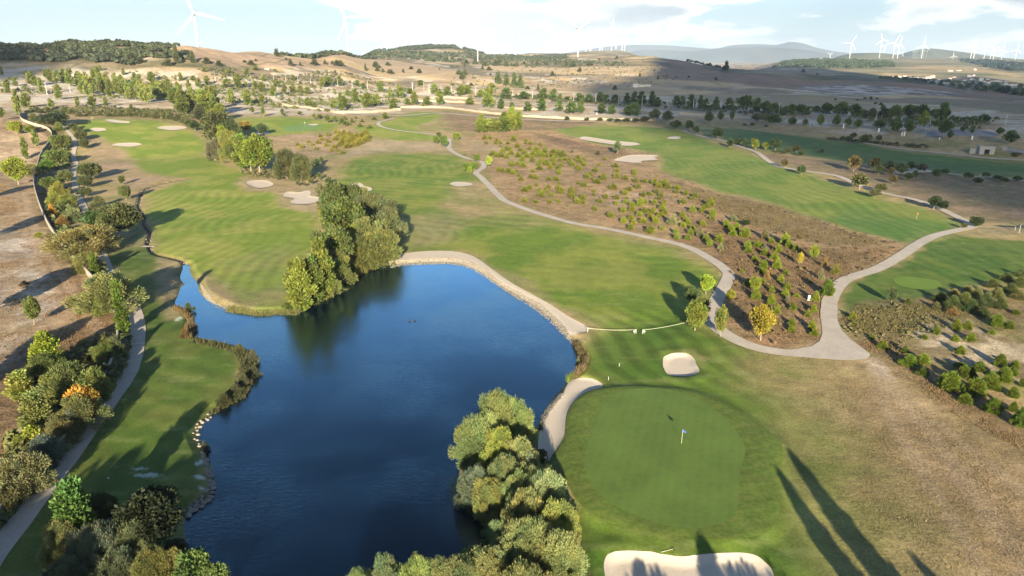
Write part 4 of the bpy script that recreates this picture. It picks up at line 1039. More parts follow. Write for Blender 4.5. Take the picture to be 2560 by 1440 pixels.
# ------------------------------------------------------------------ juniper bushes on the brown slope
G_J = 'juniper bushes on the brown slope right of the winding cart path'
Z1 = [(745,325,85,110),(805,390,75),(985,360,75),(1120,400,110),(1290,430,120),(1310,340,60),(1465,425,90),(1205,290,75),(1010,260,80),(910,250,55),(915,190,60),(670,190,110),(410,240,60),(410,300,55),(555,250,60),(330,195,60),(395,200,50),(125,240,60),(85,150,80),(200,150,70),(310,240,60),(610,360,60),(550,380,100),(450,425,85),(620,460,95),(245,480,110),(340,510,90),(435,520,95),(535,540,100),(760,520,110),(850,600,130),(890,480,110),(940,520,90),(1045,600,120),(1140,500,130),(1220,510,110),(1060,470,100),(1330,520,90),(1415,500,80),(1500,530,100),(1560,480,110),(1650,500,110),(1340,680,130),(1220,640,90),(1465,600,100),(1480,680,80),(1180,690,100),(1195,760,90),(1410,740,90),(1560,750,80),(640,690,90),(750,660,80),(865,710,100),(610,640,60),(1250,600,80),(1600,600,90),(1700,580,80),(1790,570,50),(1905,570,60),(1955,540,80)]
Z1b = [(1995,630,90),(2075,580,70),(1810,640,80),(1850,685,90),(1640,690,60),(2080,685,85),(1970,780,105),(1580,860,120),(2315,810,95),(2140,940,130),(2220,870,60),(2240,970,65),(2470,970,130),(2350,1045,110),(1110,955,105),(1020,925,80),(1050,815,70),(775,895,60),(820,985,85),(390,800,90),(460,815,80),(570,815,100),(660,855,90),(725,805,60),(1370,980,85),(1525,980,85),(990,1155,100),(895,1200,105),(1135,1090,70),(1195,1200,80),(1225,1295,115),(1370,1135,75),(1350,1215,60),(1310,1165,50),(1435,1300,85),(1570,1170,105),(1620,1240,115),(1830,1200,90),(1840,1240,80),(1835,1330,115),(2090,1105,100),(2055,1365,110),(2275,1210,60),(2280,1285,60),(2515,1340,90),(2395,1430,95),(1945,1440,110),(2060,1440,80),(1575,1420,80),(1400,1430,85),(1110,1430,80),(880,1415,100),(2500,560,60),(2390,680,60),(1590,1060,60),(1965,1050,60)]
plants(Z1, 1200, 330, 8, 'juniper', JUN, 'juniper in the crowded thicket high on the brown slope', 'bush', G_J)
plants(Z1b, 1200, 330, 8, 'juniper', JUN, 'round juniper alone on bare ground above the cart path', 'bush', G_J)
Z2 = [(470,160,95),(505,245,75),(855,260,85),(850,310,80),(495,370,105),(665,405,100),(870,455,95),(1050,470,85),(1250,500,110),(1450,510,115),(1335,565,115),(1515,580,100),(1700,600,95),(1690,670,70),(425,600,115),(750,625,85),(920,580,95),(660,710,105),(1290,675,95),(1025,735,85),(1170,720,75),(1375,750,85),(1330,800,70),(1870,710,90),(2070,770,100),(1990,800,70),(1815,890,100),(490,800,100)]
plants(Z2, 1480, 400, 8, 'juniper', JUN, 'juniper on the slope below the star-shaped bunker', 'bush', G_J)
Z2b = [(665,880,85),(490,910,80),(700,785,50),(805,950,110),(800,1035,110),(970,940,150,190),(1060,880,90),(1240,900,100),(1435,920,120),(1400,1000,110),(1450,1090,100),(1370,1150,110),(1215,1080,130),(1050,1075,110),(620,1060,105),(945,1130,100),(1150,1170,90),(365,1160,115),(55,1015,90),(635,1275,130),(775,1200,95),(830,1300,90),(770,1400,115),(1025,1280,135),(1265,1280,135),(1810,1150,120),(1870,1230,90),(1925,1300,120),(1820,1360,120)]
plants(Z2b, 1480, 400, 8, 'juniper', (.20,.235,.022), 'bushy juniper mid-slope above the straight cart path', 'bush', G_J)
plants([(2010,1055,140),(2210,1050,125),(2370,930,150,160),(2405,1135,150),(2395,1210,80),(2300,970,90),(2220,1330,100)], 1480, 400, 8, 'juniper', (.19,.235,.022), 'juniper on the edge of the olive-brown weeds', 'bush', G_J)
plants([(1160,680,190,150),(1400,610,80),(1670,690,130),(1685,800,130),(1920,810,100),(1970,700,120),(2000,610,100),(2280,830,130),(2340,930,140)], 1480, 500, 8, 'juniper', (.18,.235,.022), 'dense juniper close to the cart path', 'bush', G_J)
G_S = 'silvery shrubs on the brown slope'
plant('shrub_near', 1680, 564, 537, 33, PAL, 'widest silver-green shrub amid the junipers above the cart path', 'shrub', G_S)
plant('shrub_near', 1749, 594, 566, 21, PAL, 'tall narrow silver-green shrub just right of the widest silver shrub', 'shrub', G_S)
plants([(445,540,130),(650,610,120,150),(530,630,110),(565,725,140,150),(820,755,200,180),(300,850,160)], 1760, 500, 8, 'juniper_near', (.17,.225,.02), 'big juniper where the brown slope starts to fall', 'bush', G_J)
plant('shrub_near', 1834, 556, 537, 24, PAL, 'pale round shrub beside a dark shadow below the olive-brown grass', 'shrub', G_S)
plant('broadleaf', 1865, 566, 548, 18, DRK, 'small dark green tree right of the pale round shrub', 'tree')
plant('shrub_near', 1801, 626, 607, 20, PAL, 'pale rounded shrub on brown ground above the inner bend of the cart path', 'shrub', G_S)
plant('juniper_near', 1912, 599, 573, 18, OLV, 'upright pointed olive juniper standing alone in brown grass', 'bush', G_J)
LOW = [(870,980,90,150),(890,1060,110),(1050,950,100,140),(1210,1120,160,130),(1350,870,80,110),(1480,1050,120,200),(1620,900,180,200),(1690,960,120,150),(1820,1020,120,130),(1010,1220,120,110),(1190,1380,110,170),(1400,1200,110,150),(1450,1380,110,200),(1130,960,90,110)]
plants(LOW, 1760, 500, 8, 'juniper_near', (.175,.24,.02), 'bright juniper in the staggered rows on dark brown ground', 'bush', G_J)
plant('shrub', 1911, 624, 609, 16, SIL, 'pale wispy shrub between two bright junipers in the staggered rows', 'shrub', G_S)
LOW2 = [(765,80,100,60),(560,250,50),(880,270,80,90),(890,190,80,110),(655,465,70,120),(870,410,70),(1010,550,90,150),(770,660,130,140),(1000,730,110,160),(845,860,90,140),(1090,880,70,150),(1250,510,90,120),(1210,620,100,120),(1330,820,100,120),(1150,400,90,120),(1390,630,65),(1220,280,70),(1590,410,40),(1640,850,100,120),(1545,920,90,100),(1310,1060,75,110),(1305,1140,80,90),(1610,1120,110,140),(1650,1205,85,100)]
plants(LOW2, 1760, 640, 6, 'juniper_near', (.18,.235,.02), 'upright juniper inside the loop of the cart paths', 'bush', G_J)
plant('juniper_near', 2067, 742, 695, 31, (.11,.17,.02), 'largest dark green conical juniper, touching the right-hand cart path', 'bush', G_J)
plant('juniper_near', 2038, 756, 722, 21, (.22,.25,.03), 'pointed yellow-green juniper beside the small white sign', 'bush', G_J)
plant('shrub', 2052, 700, 674, 18, PAL, 'pale grey-green bush just above the largest dark juniper', 'shrub', G_S)
plant('shrub', 1968, 754, 738, 15, SIL, 'faded silvery shrub inside the path loop', 'shrub', G_S)
plant('shrub', 1917, 698, 676, 18, (.30,.20,.07), 'straw-orange shrub inside the path loop', 'shrub', G_S)
plant('shrub', 2060, 668, 643, 16, (.32,.22,.07), 'orange-tinged shrub on the brown slope near the right path', 'shrub', G_S)
plant('shrub', 2089, 686, 660, 26, (.17,.19,.03), 'feathery green shrub on the edge of the right-hand path', 'shrub', G_S)
G_T = 'broadleaf trees inside and beside the path loop'
plant('broadleaf', 2034, 650, 613, 21, BRT, 'small two-tone green and yellow tree high in the path loop', 'tree', G_T)
plant('broadleaf', 1999, 662, 631, 15, YEL, 'little yellow-topped tree on a thin trunk high in the path loop', 'tree', G_T)
plant('broadleaf', 1886, 729, 690, 25, BRT, 'forked bright green sapling on a pale trunk inside the path loop', 'tree', G_T)
plant('broadleaf', 1824, 757, 724, 21, (.26,.26,.03), 'small yellowish round tree beside the left path of the loop', 'tree', G_T)
plant('broadleaf', 1901, 851, 762, 56, (.25,.215,.03), 'big golden-yellow tree at the bottom of the path loop', 'tree', G_T)
plant('broadleaf', 1800, 842, 766, 32, (.15,.165,.035), 'olive-green tree whose trunk stands on the lower edge of the cart path', 'tree', G_T)
plant('broadleaf', 1737, 826, 752, 48, (.17,.20,.035), 'green tree with a pale trunk at the end of the rope', 'tree', G_T)
plant('broadleaf', 1764, 735, 684, 36, (.19,.27,.03), 'lime-green round tree left of the upper bend of the loop path', 'tree', G_T)
plant('broadleaf', 1727, 757, 714, 40, (.085,.12,.04), 'greyish dark tree between the lime-green tree and the rope', 'tree', G_T)
plant('broadleaf', 1752, 795, 742, 34, (.10,.135,.03), 'darker tree overlapping the green tree at the rope, next to the path', 'tree', G_T)
# ------------------------------------------------------------------ junipers on the chalky slope, right
G_R = 'junipers on the chalky slope at the right edge'
plants([(230,720,80,80),(235,770,40,35)], 2080, 640, 4.5, 'juniper_near', JUN, 'one of two small junipers hugging the right edge of the widening path', 'bush', G_R)
plants([(450,940,70,55)], 2080, 640, 4.5, 'juniper_near', (.16,.22,.02), 'tiny juniper just above a larger one beside the path junction', 'bush', G_R)
plants([(560,1050,105,100)], 2080, 640, 4.5, 'juniper_near', (.17,.22,.02), 'medium round juniper right of the tip of the path junction', 'bush', G_R)
plants([(815,1100,80,95)], 2080, 640, 4.5, 'juniper_near', JUD, 'small dark juniper touching the back of the big round one', 'bush', G_R)
plants([(855,1260,170,150)], 2080, 640, 4.5, 'juniper_near', (.135,.20,.02), 'big round juniper nearest the path junction on the chalky slope', 'bush', G_R)
plants([(1015,1225,140,120)], 2080, 640, 4.5, 'juniper_near', (.15,.21,.02), 'juniper immediately right of the big round one', 'bush', G_R)
plants([(1015,1360,135,100)], 2080, 640, 4.5, 'juniper_near', (.11,.16,.02), 'low dark juniper below and right of the big round one', 'bush', G_R)
plants([(1035,945,75,55),(1165,890,75,100),(1385,965,85,80),(1555,965,105,95),(1790,890,75,65),(1435,1115,120,105)], 2080, 640, 4.5, 'juniper_near', (.16,.215,.02), 'bright juniper ringed by white chalky soil', 'bush', G_R)
plants([(1395,845,110,130),(1525,835,95,100)], 2080, 640, 4.5, 'juniper_near', (.17,.22,.02), 'one of the pair of junipers at the upper edge of the chalky soil', 'bush', G_R)
plants([(1845,805,145,150),(1990,830,95,90),(2065,660,80,50)], 2080, 640, 4.5, 'juniper_near', (.13,.185,.02), 'juniper under the dark scrub near the right edge', 'bush', G_R)
plants([(815,960,225,240)], 2200, 780, 4.8, 'juniper_near', (.135,.19,.02), 'large pointed juniper at the left end of the dense cluster', 'bush', G_R)
plants([(1120,1030,240,220)], 2200, 780, 4.8, 'juniper_near', (.115,.165,.018), 'broad dark juniper in the front row of the dense cluster', 'bush', G_R)
plants([(1015,1105,160,120)], 2200, 780, 4.8, 'juniper_near', (.14,.19,.02), 'low oval juniper in front of the dense cluster', 'bush', G_R)
plants([(1340,1235,190,180)], 2200, 780, 4.8, 'juniper_near', (.12,.175,.018), 'cone-shaped juniper alone on the dry grass below the cluster', 'bush', G_R)
plants([(990,800,140,140),(1085,790,110,170),(960,690,150,80),(1190,730,130,120),(1300,940,170,200),(1430,660,130,140),(1470,860,180,200),(1610,690,110,110),(1600,770,100,90)], 2200, 780, 4.8, 'juniper_near', (.115,.165,.018), 'dark juniper inside the dense cluster', 'bush', G_R)
plants([(1595,1035,120,120),(1590,1210,110,130),(1400,960,100,80),(1700,900,90,90)], 2200, 780, 4.8, 'juniper_near', (.12,.17,.018), 'medium juniper along the right edge below the dense cluster', 'bush', G_R)
plants([(1670,1400,190,220)], 2200, 780, 4.8, 'juniper_near', (.10,.155,.018), 'lowest dark juniper, cut by the right edge', 'bush', G_R)
plant('broadleaf', 2228, 758, 718, 24, (.09,.12,.05), 'thin grey-green sapling casting a long shadow on the grass by the path', 'tree')
plant('shrub', 2270, 762, 745, 22, (.10,.14,.03), 'low green shrub below the oval tee', 'shrub', 'scrub below the oval tee')
G_SC = 'scrub between the right tee and the chalky slope'
for i, (x, yb, w, h, c) in enumerate([(2350,758,50,28,DRK),(2378,775,56,36,(.09,.12,.035)),(2410,760,50,30,(.12,.15,.04)),(2440,752,48,32,(.16,.17,.06)),(2425,782,56,34,(.07,.10,.03)),(2462,770,54,38,(.08,.11,.04)),(2455,795,46,28,(.075,.10,.03)),(2490,748,48,30,(.13,.15,.05)),(2500,775,46,30,(.09,.12,.035)),(2525,735,48,26,(.11,.14,.04)),(2548,720,46,28,(.12,.15,.045)),(2545,752,40,24,(.15,.15,.05)),(2385,742,36,20,(.26,.24,.09)),(2420,735,40,20,(.24,.24,.09)),(2380,790,36,24,(.24,.16,.06)),(2480,722,44,22,(.11,.13,.04)),(2516,705,44,20,(.10,.13,.04)),(2552,695,40,20,(.10,.13,.04)),(2340,775,30,20,(.16,.16,.06))]):
    plant('shrub_near', x, yb, yb - h, w, c, 'yellowish feathery scrub bush beyond the oval tee' if c[0] > .2 else 'dark scrub bush right of the oval tee, ' + ('lower' if yb > 772 else 'upper' if yb < 745 else 'middle') + (' left' if x < 2400 else ' centre' if x < 2480 else ' right') + (', big' if w > 48 else ''), 'shrub', G_SC)
# ------------------------------------------------------------------ bushes on the far middle slope
R2 = random.Random(31)
FARB = [(846,345,12),(838,352,10),(862,352,14),(870,360,14),(880,352,14),(892,348,14),(905,345,14),(915,355,14),(900,362,14),(885,368,14),(868,372,13),(850,366,11),(835,372,10),(820,358,9),(805,352,8),(795,360,8),(815,368,10),(828,380,9),(843,380,9),(855,385,9),(752,372,10),(790,376,8),(840,335,11),(860,338,12),(820,342,9),(780,365,7),(745,365,8),(875,340,10),(912,338,12),(921,348,12),(800,343,8),(770,358,7),(855,358,12),(897,354,12)]
for x, yb, w in FARB:
    plant('juniper', x, yb, yb - w * 1.05, w, (.22,.22,.03), 'small yellow-green bush on the slope below the far middle green' + third(x, 745, 922) + (', upper' if yb < 356 else ', lower'), 'bush', 'bushes below the far middle green')
# ------------------------------------------------------------------ trees of the near east bank
G_E = 'willows crowding the near east bank of the pond'
EAST = [
 (1288,1128,1000,84,(.17,.20,.055),'rightmost of the two willows at the head of the near bank grove'),
 (1242,1138,978,88,(.15,.18,.05),'tallest willow at the head of the near bank grove, top against open water'),
 (1192,1175,1040,100,(.13,.16,.05),'dark olive willow leaning over the water, left side of the near bank grove'),
 (1252,1205,1075,84,(.25,.27,.03),'willow with lime-yellow tips in the middle of the near bank grove'),
 (1300,1220,1100,90,(.20,.185,.06),'golden-brown willow in the middle of the near bank grove, behind the sand strip'),
 (1196,1262,1160,90,BLU,'bluish-grey low willow overhanging the water in the near bank grove'),
 (1340,1232,1130,80,SIL,'silvery willow at the foot of the sand strip'),
 (1236,1300,1190,86,(.21,.21,.05),'yellow-tipped willow below the bluish one, left of the grove'),
 (1305,1305,1185,84,(.15,.17,.05),'round olive willow in the heart of the near bank grove'),
 (1385,1315,1180,112,(.20,.21,.10),'broad pale willow facing the dry edge of the putting green'),
 (1335,1370,1230,110,(.22,.20,.06),'golden-green willow below the broad pale one'),
 (1418,1392,1258,96,(.24,.25,.05),'bright yellow-green willow on the right flank of the near bank grove'),
 (1268,1390,1300,90,(.10,.13,.06),'dark grey-green willow over the black reflection'),
 (1335,1460,1310,120,(.18,.18,.06),'large olive willow near the bottom edge, right of the dark reflection'),
 (1425,1475,1335,110,(.21,.19,.065),'large tawny willow at the bottom, beside the lower bunker'),
 (1235,1485,1375,110,(.19,.19,.07),'tan-green willow on the bottom edge left of the large olive one'),
 (1150,1510,1398,110,(.17,.18,.07),'round willow on the bottom edge of the pond, fourth from its right end'),
 (1052,1520,1400,90,(.17,.20,.045),'willow on the bottom edge with a yellowish rounded top'),
 (975,1515,1382,84,(.13,.17,.09),'blue-green willow at the bottom edge, next to open water'),
 (910,1545,1425,80,(.13,.16,.05),'leftmost willow tip peeping over the bottom edge of the pond'),
 (1335,1560,1420,140,(.19,.18,.06),'willow cut by the bottom edge under the large olive one'),
]
EAST += [
 (1222,1160,1030,80,(.16,.19,.055),'olive-green willow filling the gap between the tallest and the leaning one'),
 (1275,1262,1140,90,(.15,.18,.07),'grey-olive willow behind the golden-brown one in the near bank grove'),
 (1350,1280,1170,84,(.18,.19,.08),'willow squeezed between the silvery and the broad pale one'),
 (1370,1420,1300,100,(.19,.20,.075),'willow behind the bright yellow-green one in the near bank grove'),
 (1290,1440,1330,100,(.16,.18,.07),'grey-green willow between the dark one and the bottom edge'),
 (1190,1440,1370,70,(.13,.16,.06),'low willow on the waterline beside the black reflection'),
 (1105,1500,1400,80,(.16,.18,.07),'willow on the bottom edge between two rounder ones, with a grey-green top'),
]
for x, yb, yt, w, c, lb in EAST: plant('willow', x - (24 if x > 1330 else 8 if yb > 1250 else 0), yb, yt, w * .95, (c[0] * .72 + .088, c[1] * .75 + .115, c[2] * .8 + .048), lb, 'tree', G_E)
# ------------------------------------------------------------------ bottom left cluster
G_W = 'trees in the bottom left corner of the picture'
WEST = [
 ('poplar',208,1370,1200,92,(.05,.115,.02),'bright green upright poplar rising from the bottom left thicket'),
 ('willow',262,1330,1230,70,(.05,.075,.03),'dark tree just behind the bright upright poplar'),
 ('broadleaf',388,1375,1225,150,(.022,.032,.014),'broad tree on the bank at the bottom left, its shade tinted nearly black'),  # the shade on this tree is put into its leaf tint
 ('willow',175,1430,1300,84,(.15,.165,.06),'yellow-olive willow left of the bright poplar foot'),
 ('willow',262,1450,1305,104,(.10,.125,.085),'large grey-blue willow at the bottom left'),
 ('willow',345,1425,1300,90,(.095,.12,.055),'grey-green willow in front of the nearly black tree'),
 ('willow',310,1480,1370,110,(.085,.11,.06),'dull green willow on the bottom edge under the grey-blue one'),
 ('willow',182,1500,1390,100,(.07,.10,.06),'dark bluish willow in the bottom left corner group, lowest left'),
 ('willow',400,1480,1368,96,(.12,.13,.035),'willow with yellowing leaves on the bottom edge, left of the bright one'),
 ('broadleaf',490,1490,1375,96,(.075,.13,.028),'bright green leafy tree at the bottom edge by the water'),
 ('broadleaf',545,1500,1398,60,(.09,.15,.035),'light green twigs leaning out over the water at the bottom edge'),
 ('willow',440,1400,1345,60,(.06,.075,.045),'low dark bush at the waterline beside the nearly black tree'),
]
for k, x, yb, yt, w, c, lb in WEST: plant(k, x, yb, yt, w, c if c[0] < .04 else (c[0] * 1.15 + .02, c[1] * 1.15 + .02, c[2] * 1.1 + .015), lb, 'tree', G_W)
# ------------------------------------------------------------------ hedge between wall and left path
G_H = 'trees and shrubs between the stone wall and the left cart path'
HEDGE = [
 ('shrub_near',8,1300,1225,60,(.16,.16,.05),'yellow-olive bush on the left edge beside the start of the path'),
 ('shrub_near',0,1250,1175,50,(.24,.18,.06),'orange-tinged bush cut by the left edge'),
 ('willow_mid',70,1255,1120,96,(.16,.17,.08),'pale willow with tan tips near the left edge'),
 ('shrub_near',38,1225,1160,60,BLU,'blue-grey shrub left of the pale willow with tan tips'),
 ('shrub_near',100,1235,1185,60,(.07,.09,.065),'dark blue-grey shrub at the foot of the pale willow'),
 ('willow_mid',122,1180,1085,70,BLU,'round blue-grey willow against the wall'),
 ('young_poplar',86,1120,1062,40,(.24,.26,.035),'small lemon-green tree behind the blue-grey willow'),
 ('shrub_near',52,1140,1090,44,(.16,.19,.04),'green bush left of the small lemon-green tree'),
 ('willow_mid',160,1115,1040,70,(.17,.17,.07),'straw-tipped willow by the wall, above the round blue-grey one'),
 ('shrub_near',192,1095,1020,62,(.11,.125,.08),'grey-green shrub overhanging the path verge'),
 ('willow_mid',215,1080,968,88,(.13,.155,.06),'tall willow above the path verge next to the orange tree'),
 ('broadleaf',214,1062,964,60,ORG,'orange autumn tree by the left cart path'),
 ('willow_mid',178,1020,905,96,(.13,.16,.05),'large green willow left of the orange tree'),
 ('willow_mid',238,1010,915,66,(.14,.17,.045),'olive willow right behind the orange tree, at the path'),
 ('broadleaf',150,965,918,36,(.16,.23,.03),'bright green small tree on the left flank of the large willow'),
 ('poplar',98,1085,980,56,(.15,.17,.05),'dull green poplar on the dry slope outside the wall, near the lower left'),
 ('poplar',60,1000,925,54,(.23,.25,.06),'pale thin poplar on bare ground outside the wall'),
 ('poplar',126,935,826,60,(.22,.28,.035),'tall lime-yellow poplar outside the wall'),
 ('willow_mid',120,965,880,76,(.12,.155,.045),'dark green willow in front of the tall lime poplar'),
 ('shrub_near',168,925,880,50,(.15,.15,.09),'greyish thin shrub right of the lime poplar'),
 ('shrub_near',262,960,905,60,(.06,.08,.045),'dark grey-green shrub beside the path, above the orange tree'),
 ('willow_mid',272,915,850,50,(.13,.165,.04),'olive shrub-like willow where the wall disappears'),
 ('shrub_near',300,905,840,50,(.10,.125,.06),'grey-green bush touching the path next to the white cross strip'),
 ('cypress',282,915,868,14,(.06,.10,.02),'short dark cypress in the bushes by the path'),
 ('cypress',311,842,702,26,CYP,'tall leaning cypress beside the path, in front of the big willow'),
 ('willow_mid',282,790,670,112,(.155,.175,.065),'big round willow over the wall, above the tall cypress'),
 ('shrub_near',255,790,735,50,(.18,.22,.05),'lighter foliage at the left foot of the big round willow'),
 ('cypress',239,690,632,17,CYP,'slim cypress beside the path, above the big round willow'),
 ('willow_mid',222,690,628,54,(.18,.185,.06),'olive-yellow willow left of the slim cypress'),
 ('willow_mid',216,648,556,116,(.185,.175,.065),'wide tawny willow above the slim cypress'),
 ('broadleaf',252,590,520,56,(.055,.10,.028),'dark green tree behind the wide tawny willow'),
 ('broadleaf',300,592,505,82,(.10,.115,.04),'open olive tree with a visible trunk on the grass by the stream'),
 ('shrub_near',248,522,490,42,(.15,.17,.075),'grey-green shrub with orange leaves above the dark tree'),
 ('shrub_near',184,558,522,48,(.15,.175,.075),'silvery rounded shrub between wall and path'),
 ('shrub_near',158,566,540,36,(.24,.15,.045),'rusty shrub left of the silvery one'),
 ('willow_mid',172,520,484,38,(.19,.21,.05),'yellow-green shrub by the path below the dark pair'),
 ('shrub_near',132,540,512,26,ORG,'orange shrub close to the wall'),
 ('shrub_near',140,515,470,44,(.22,.24,.05),'lemon-yellow bush close to the wall'),
 ('shrub_near',150,490,455,44,(.20,.19,.04),'golden bush above the lemon-yellow one'),
 ('broadleaf',135,475,440,46,(.11,.15,.035),'green tree beside the wall opposite the rounded oaks'),
 ('broadleaf',165,455,425,34,(.12,.14,.05),'olive tree close to the left edge of the path'),
 ('broadleaf',118,432,400,28,(.12,.20,.03),'bright green tree in the wall shadow'),
 ('broadleaf',146,412,374,46,(.11,.15,.04),'round green tree between wall and far bend of the path'),
 ('broadleaf',154,374,336,38,(.13,.165,.045),'round tree on the wall side of the path end'),
 ('broadleaf',140,318,280,60,(.07,.09,.038),'broad dark oak at the far left green'),
 ('shrub_near',148,330,308,30,(.17,.20,.05),'light green bush below the broad dark oak'),
 ('shrub',85,306,286,30,(.12,.13,.05),'bush behind the far bend of the wall'),
 ('shrub',105,312,294,26,(.14,.15,.05),'bush right of the far bend of the wall'),
]
for k, x, yb, yt, w, c, lb in HEDGE: plant(k, x, yb, yt, w * 1.15, c, lb, 'shrub' if k.startswith('shrub') else 'tree', G_H)
G_O = 'rounded oaks on the tan strip right of the left path'
for x, yb, yt, w, lb in [(225,450,405,48,'largest rounded oak on the tan strip, casting a long shadow right'),(240,440,412,32,'bright-sided oak touching the largest rounded one'),(216,470,440,34,'oak with rusty leaves below the largest rounded one'),(214,492,468,32,'lowest oak on the tan strip beside the path'),(213,372,348,24,'oak alone below two others at the left fairway edge'),(204,352,326,30,'oak in the middle of three at the left fairway edge'),(196,334,314,24,'oak nearest the dark shadow on the far left green'),(182,324,308,20,'small oak behind the three at the left fairway edge')]:
    plant('broadleaf', x, yb, yt, w, (.10,.12,.045), lb, 'tree', G_O)
plant('broadleaf', 305, 462, 438, 15, (.13,.16,.05), 'small sapling on the tan strip with a thin shadow', 'tree')
plant('broadleaf', 316, 500, 462, 26, (.15,.18,.06), 'slender sapling above the stream bend', 'tree')
G_OUT = 'trees on the dry ground outside the stone wall'
for k, x, yb, yt, w, c, lb in [
 ('broadleaf',47,462,394,52,LIM,'largest lime-green tree outside the wall at the left'),
 ('willow_mid',84,442,410,34,(.17,.17,.06),'olive tree between the largest lime tree and the wall'),
 ('young_poplar',67,397,346,17,(.15,.19,.04),'thin spindly poplar above the largest lime tree'),
 ('young_poplar',90,365,328,15,(.17,.20,.05),'thin poplar leaning near the wall bend'),
 ('broadleaf',43,336,302,30,(.25,.28,.04),'lime tree on pale ground, left of the wall bend'),
 ('broadleaf',74,335,312,26,(.20,.23,.04),'yellow-green tree right beside the lime one near the wall bend'),
 ('broadleaf',4,300,268,18,(.18,.22,.04),'tree cut by the left edge above the dry field'),
 ('broadleaf',98,598,580,18,(.28,.30,.05),'tiny yellow sapling outside the wall'),
 ('broadleaf',86,812,738,34,(.15,.19,.05),'lone green sapling on bare ground outside the wall'),
 ('shrub',62,716,706,26,(.05,.05,.03),'dark low bush in the shadows outside the wall'),
 ('shrub',185,770,742,30,(.13,.15,.05),'green weed bush against brown scrub outside the wall'),
]: plant(k, x, yb, yt, w, c, lb, 'tree', G_OUT)
# ------------------------------------------------------------------ grove on the far bank of the pond
G_C = 'grove of mixed trees on the point at the pond'
for k, x, yb, yt, w, c, lb in [
 ('broadleaf',838,560,452,56,(.055,.085,.03),'dark tree at the upper left corner of the pond grove'),
 ('willow_mid',880,560,458,84,(.07,.10,.035),'dark green tree at the very top of the pond grove'),
 ('willow_mid',935,570,478,84,(.12,.14,.07),'greyish willow at the upper right of the pond grove'),
 ('poplar',815,560,502,26,(.26,.22,.035),'small yellow poplar on the left side of the pond grove'),
 ('broadleaf',862,620,500,92,(.07,.115,.025),'deep green broad tree in the centre of the pond grove'),
 ('willow_mid',968,622,520,74,(.125,.14,.075),'silver-olive willow on the right flank of the pond grove'),
 ('willow_mid',925,650,535,86,(.165,.17,.065),'tawny willow in the middle right of the pond grove'),
 ('poplar',892,640,560,40,(.18,.24,.03),'bright green poplar wedged in the middle of the pond grove'),
 ('broadleaf',838,690,562,84,(.05,.085,.025),'darkest broad tree on the left of the pond grove'),
 ('willow_mid',945,672,566,88,(.175,.185,.06),'large olive-yellow willow at the sand strip end of the grove'),
 ('willow_mid',892,688,580,78,(.145,.17,.05),'olive willow on the waterline in the pond grove'),
 ('poplar',808,738,588,54,(.15,.20,.03),'tall green poplar on the left front of the pond grove'),
 ('willow_mid',846,722,618,66,(.12,.15,.045),'dull green willow between tall poplars and the water'),
 ('poplar',785,752,635,44,(.11,.16,.03),'green poplar beside the brightest yellow one'),
 ('poplar',756,768,636,52,(.20,.24,.03),'brightest yellow-green poplar at the left tip of the pond grove'),
 ('poplar',736,745,650,34,(.13,.17,.035),'darker poplar behind the brightest yellow one'),
 ('willow_mid',815,748,660,54,(.16,.19,.045),'leafy willow low on the bank in the pond grove'),
 ('shrub',725,772,760,40,(.12,.16,.035),'low weeds at the waterline left of the pond grove'),
]: plant(k, x, yb, yt, w * 1.12, (c[0] * .55 + .058, c[1] * .55 + .068, c[2] * .6 + .018), lb, 'tree', G_C)
for x, yb, yt, w, c, lb in [(803,410,392,12,(.09,.11,.045),'small round tree behind the domed olive trees'),(790,420,398,16,(.06,.10,.05),'small bluish cone tree right of the domed olive trees'),(800,448,432,14,(.09,.12,.04),'sapling in the row left of the pond grove'),(822,462,444,16,(.08,.11,.035),'second sapling before the top of the pond grove'),(745,465,452,10,(.11,.12,.05),'thin sapling above the notched bunker'),(778,462,446,12,(.12,.13,.05),'sapling right above the notched bunker'),(762,466,456,9,(.11,.12,.05),'tiniest sapling above the notched bunker')]:
    plant('small_tree', x, yb, yt, w, c, lb, 'tree', 'saplings around the notched bunker')
# ------------------------------------------------------------------ line of trees left of centre
G_L = 'tree line between the two left fairways'
for k, x, yb, yt, w, c, lb in [
 ('broadleaf',548,366,278,76,(.085,.10,.035),'large dark tree with a rusty top, upper end of the tree line'),
 ('willow_mid',585,372,302,48,(.06,.085,.03),'dark green tree right of the rusty-topped one'),
 ('poplar',560,380,318,34,(.22,.25,.03),'lemon-green slim tree in front of the dark ones'),
 ('willow_mid',540,398,345,44,(.17,.165,.095),'greyish thin tree at the left foot of the tree line'),
 ('willow_mid',582,408,326,56,(.17,.185,.045),'olive-green tall tree in the middle of the tree line'),
 ('poplar',610,424,340,46,(.15,.19,.035),'tall green tree left of the brightest broad one'),
 ('broadleaf',650,434,342,74,(.13,.175,.025),'brightest broad green tree on thick pale trunks'),
 ('broadleaf',628,430,352,50,(.15,.20,.03),'green tree just left of the brightest broad one'),
 ('willow_mid',718,448,376,68,(.105,.115,.045),'domed olive tree, left half of the double dome'),
 ('willow_mid',755,450,390,62,(.11,.125,.045),'domed olive tree, right half of the double dome'),
 ('broadleaf',614,330,302,30,(.28,.20,.045),'orange-tinted tree at the upper right of the line'),
 ('broadleaf',656,338,310,28,(.075,.11,.04),'small dark tree standing in the far bunker'),
 ('small_tree',488,328,304,26,(.07,.10,.03),'rounded dark tree left of the large rusty-topped one'),
 ('small_tree',474,318,300,24,(.08,.10,.035),'dark tree at the edge of the left fairway green'),
]: plant(k, x, yb, yt, w, c, lb, 'tree', G_L)
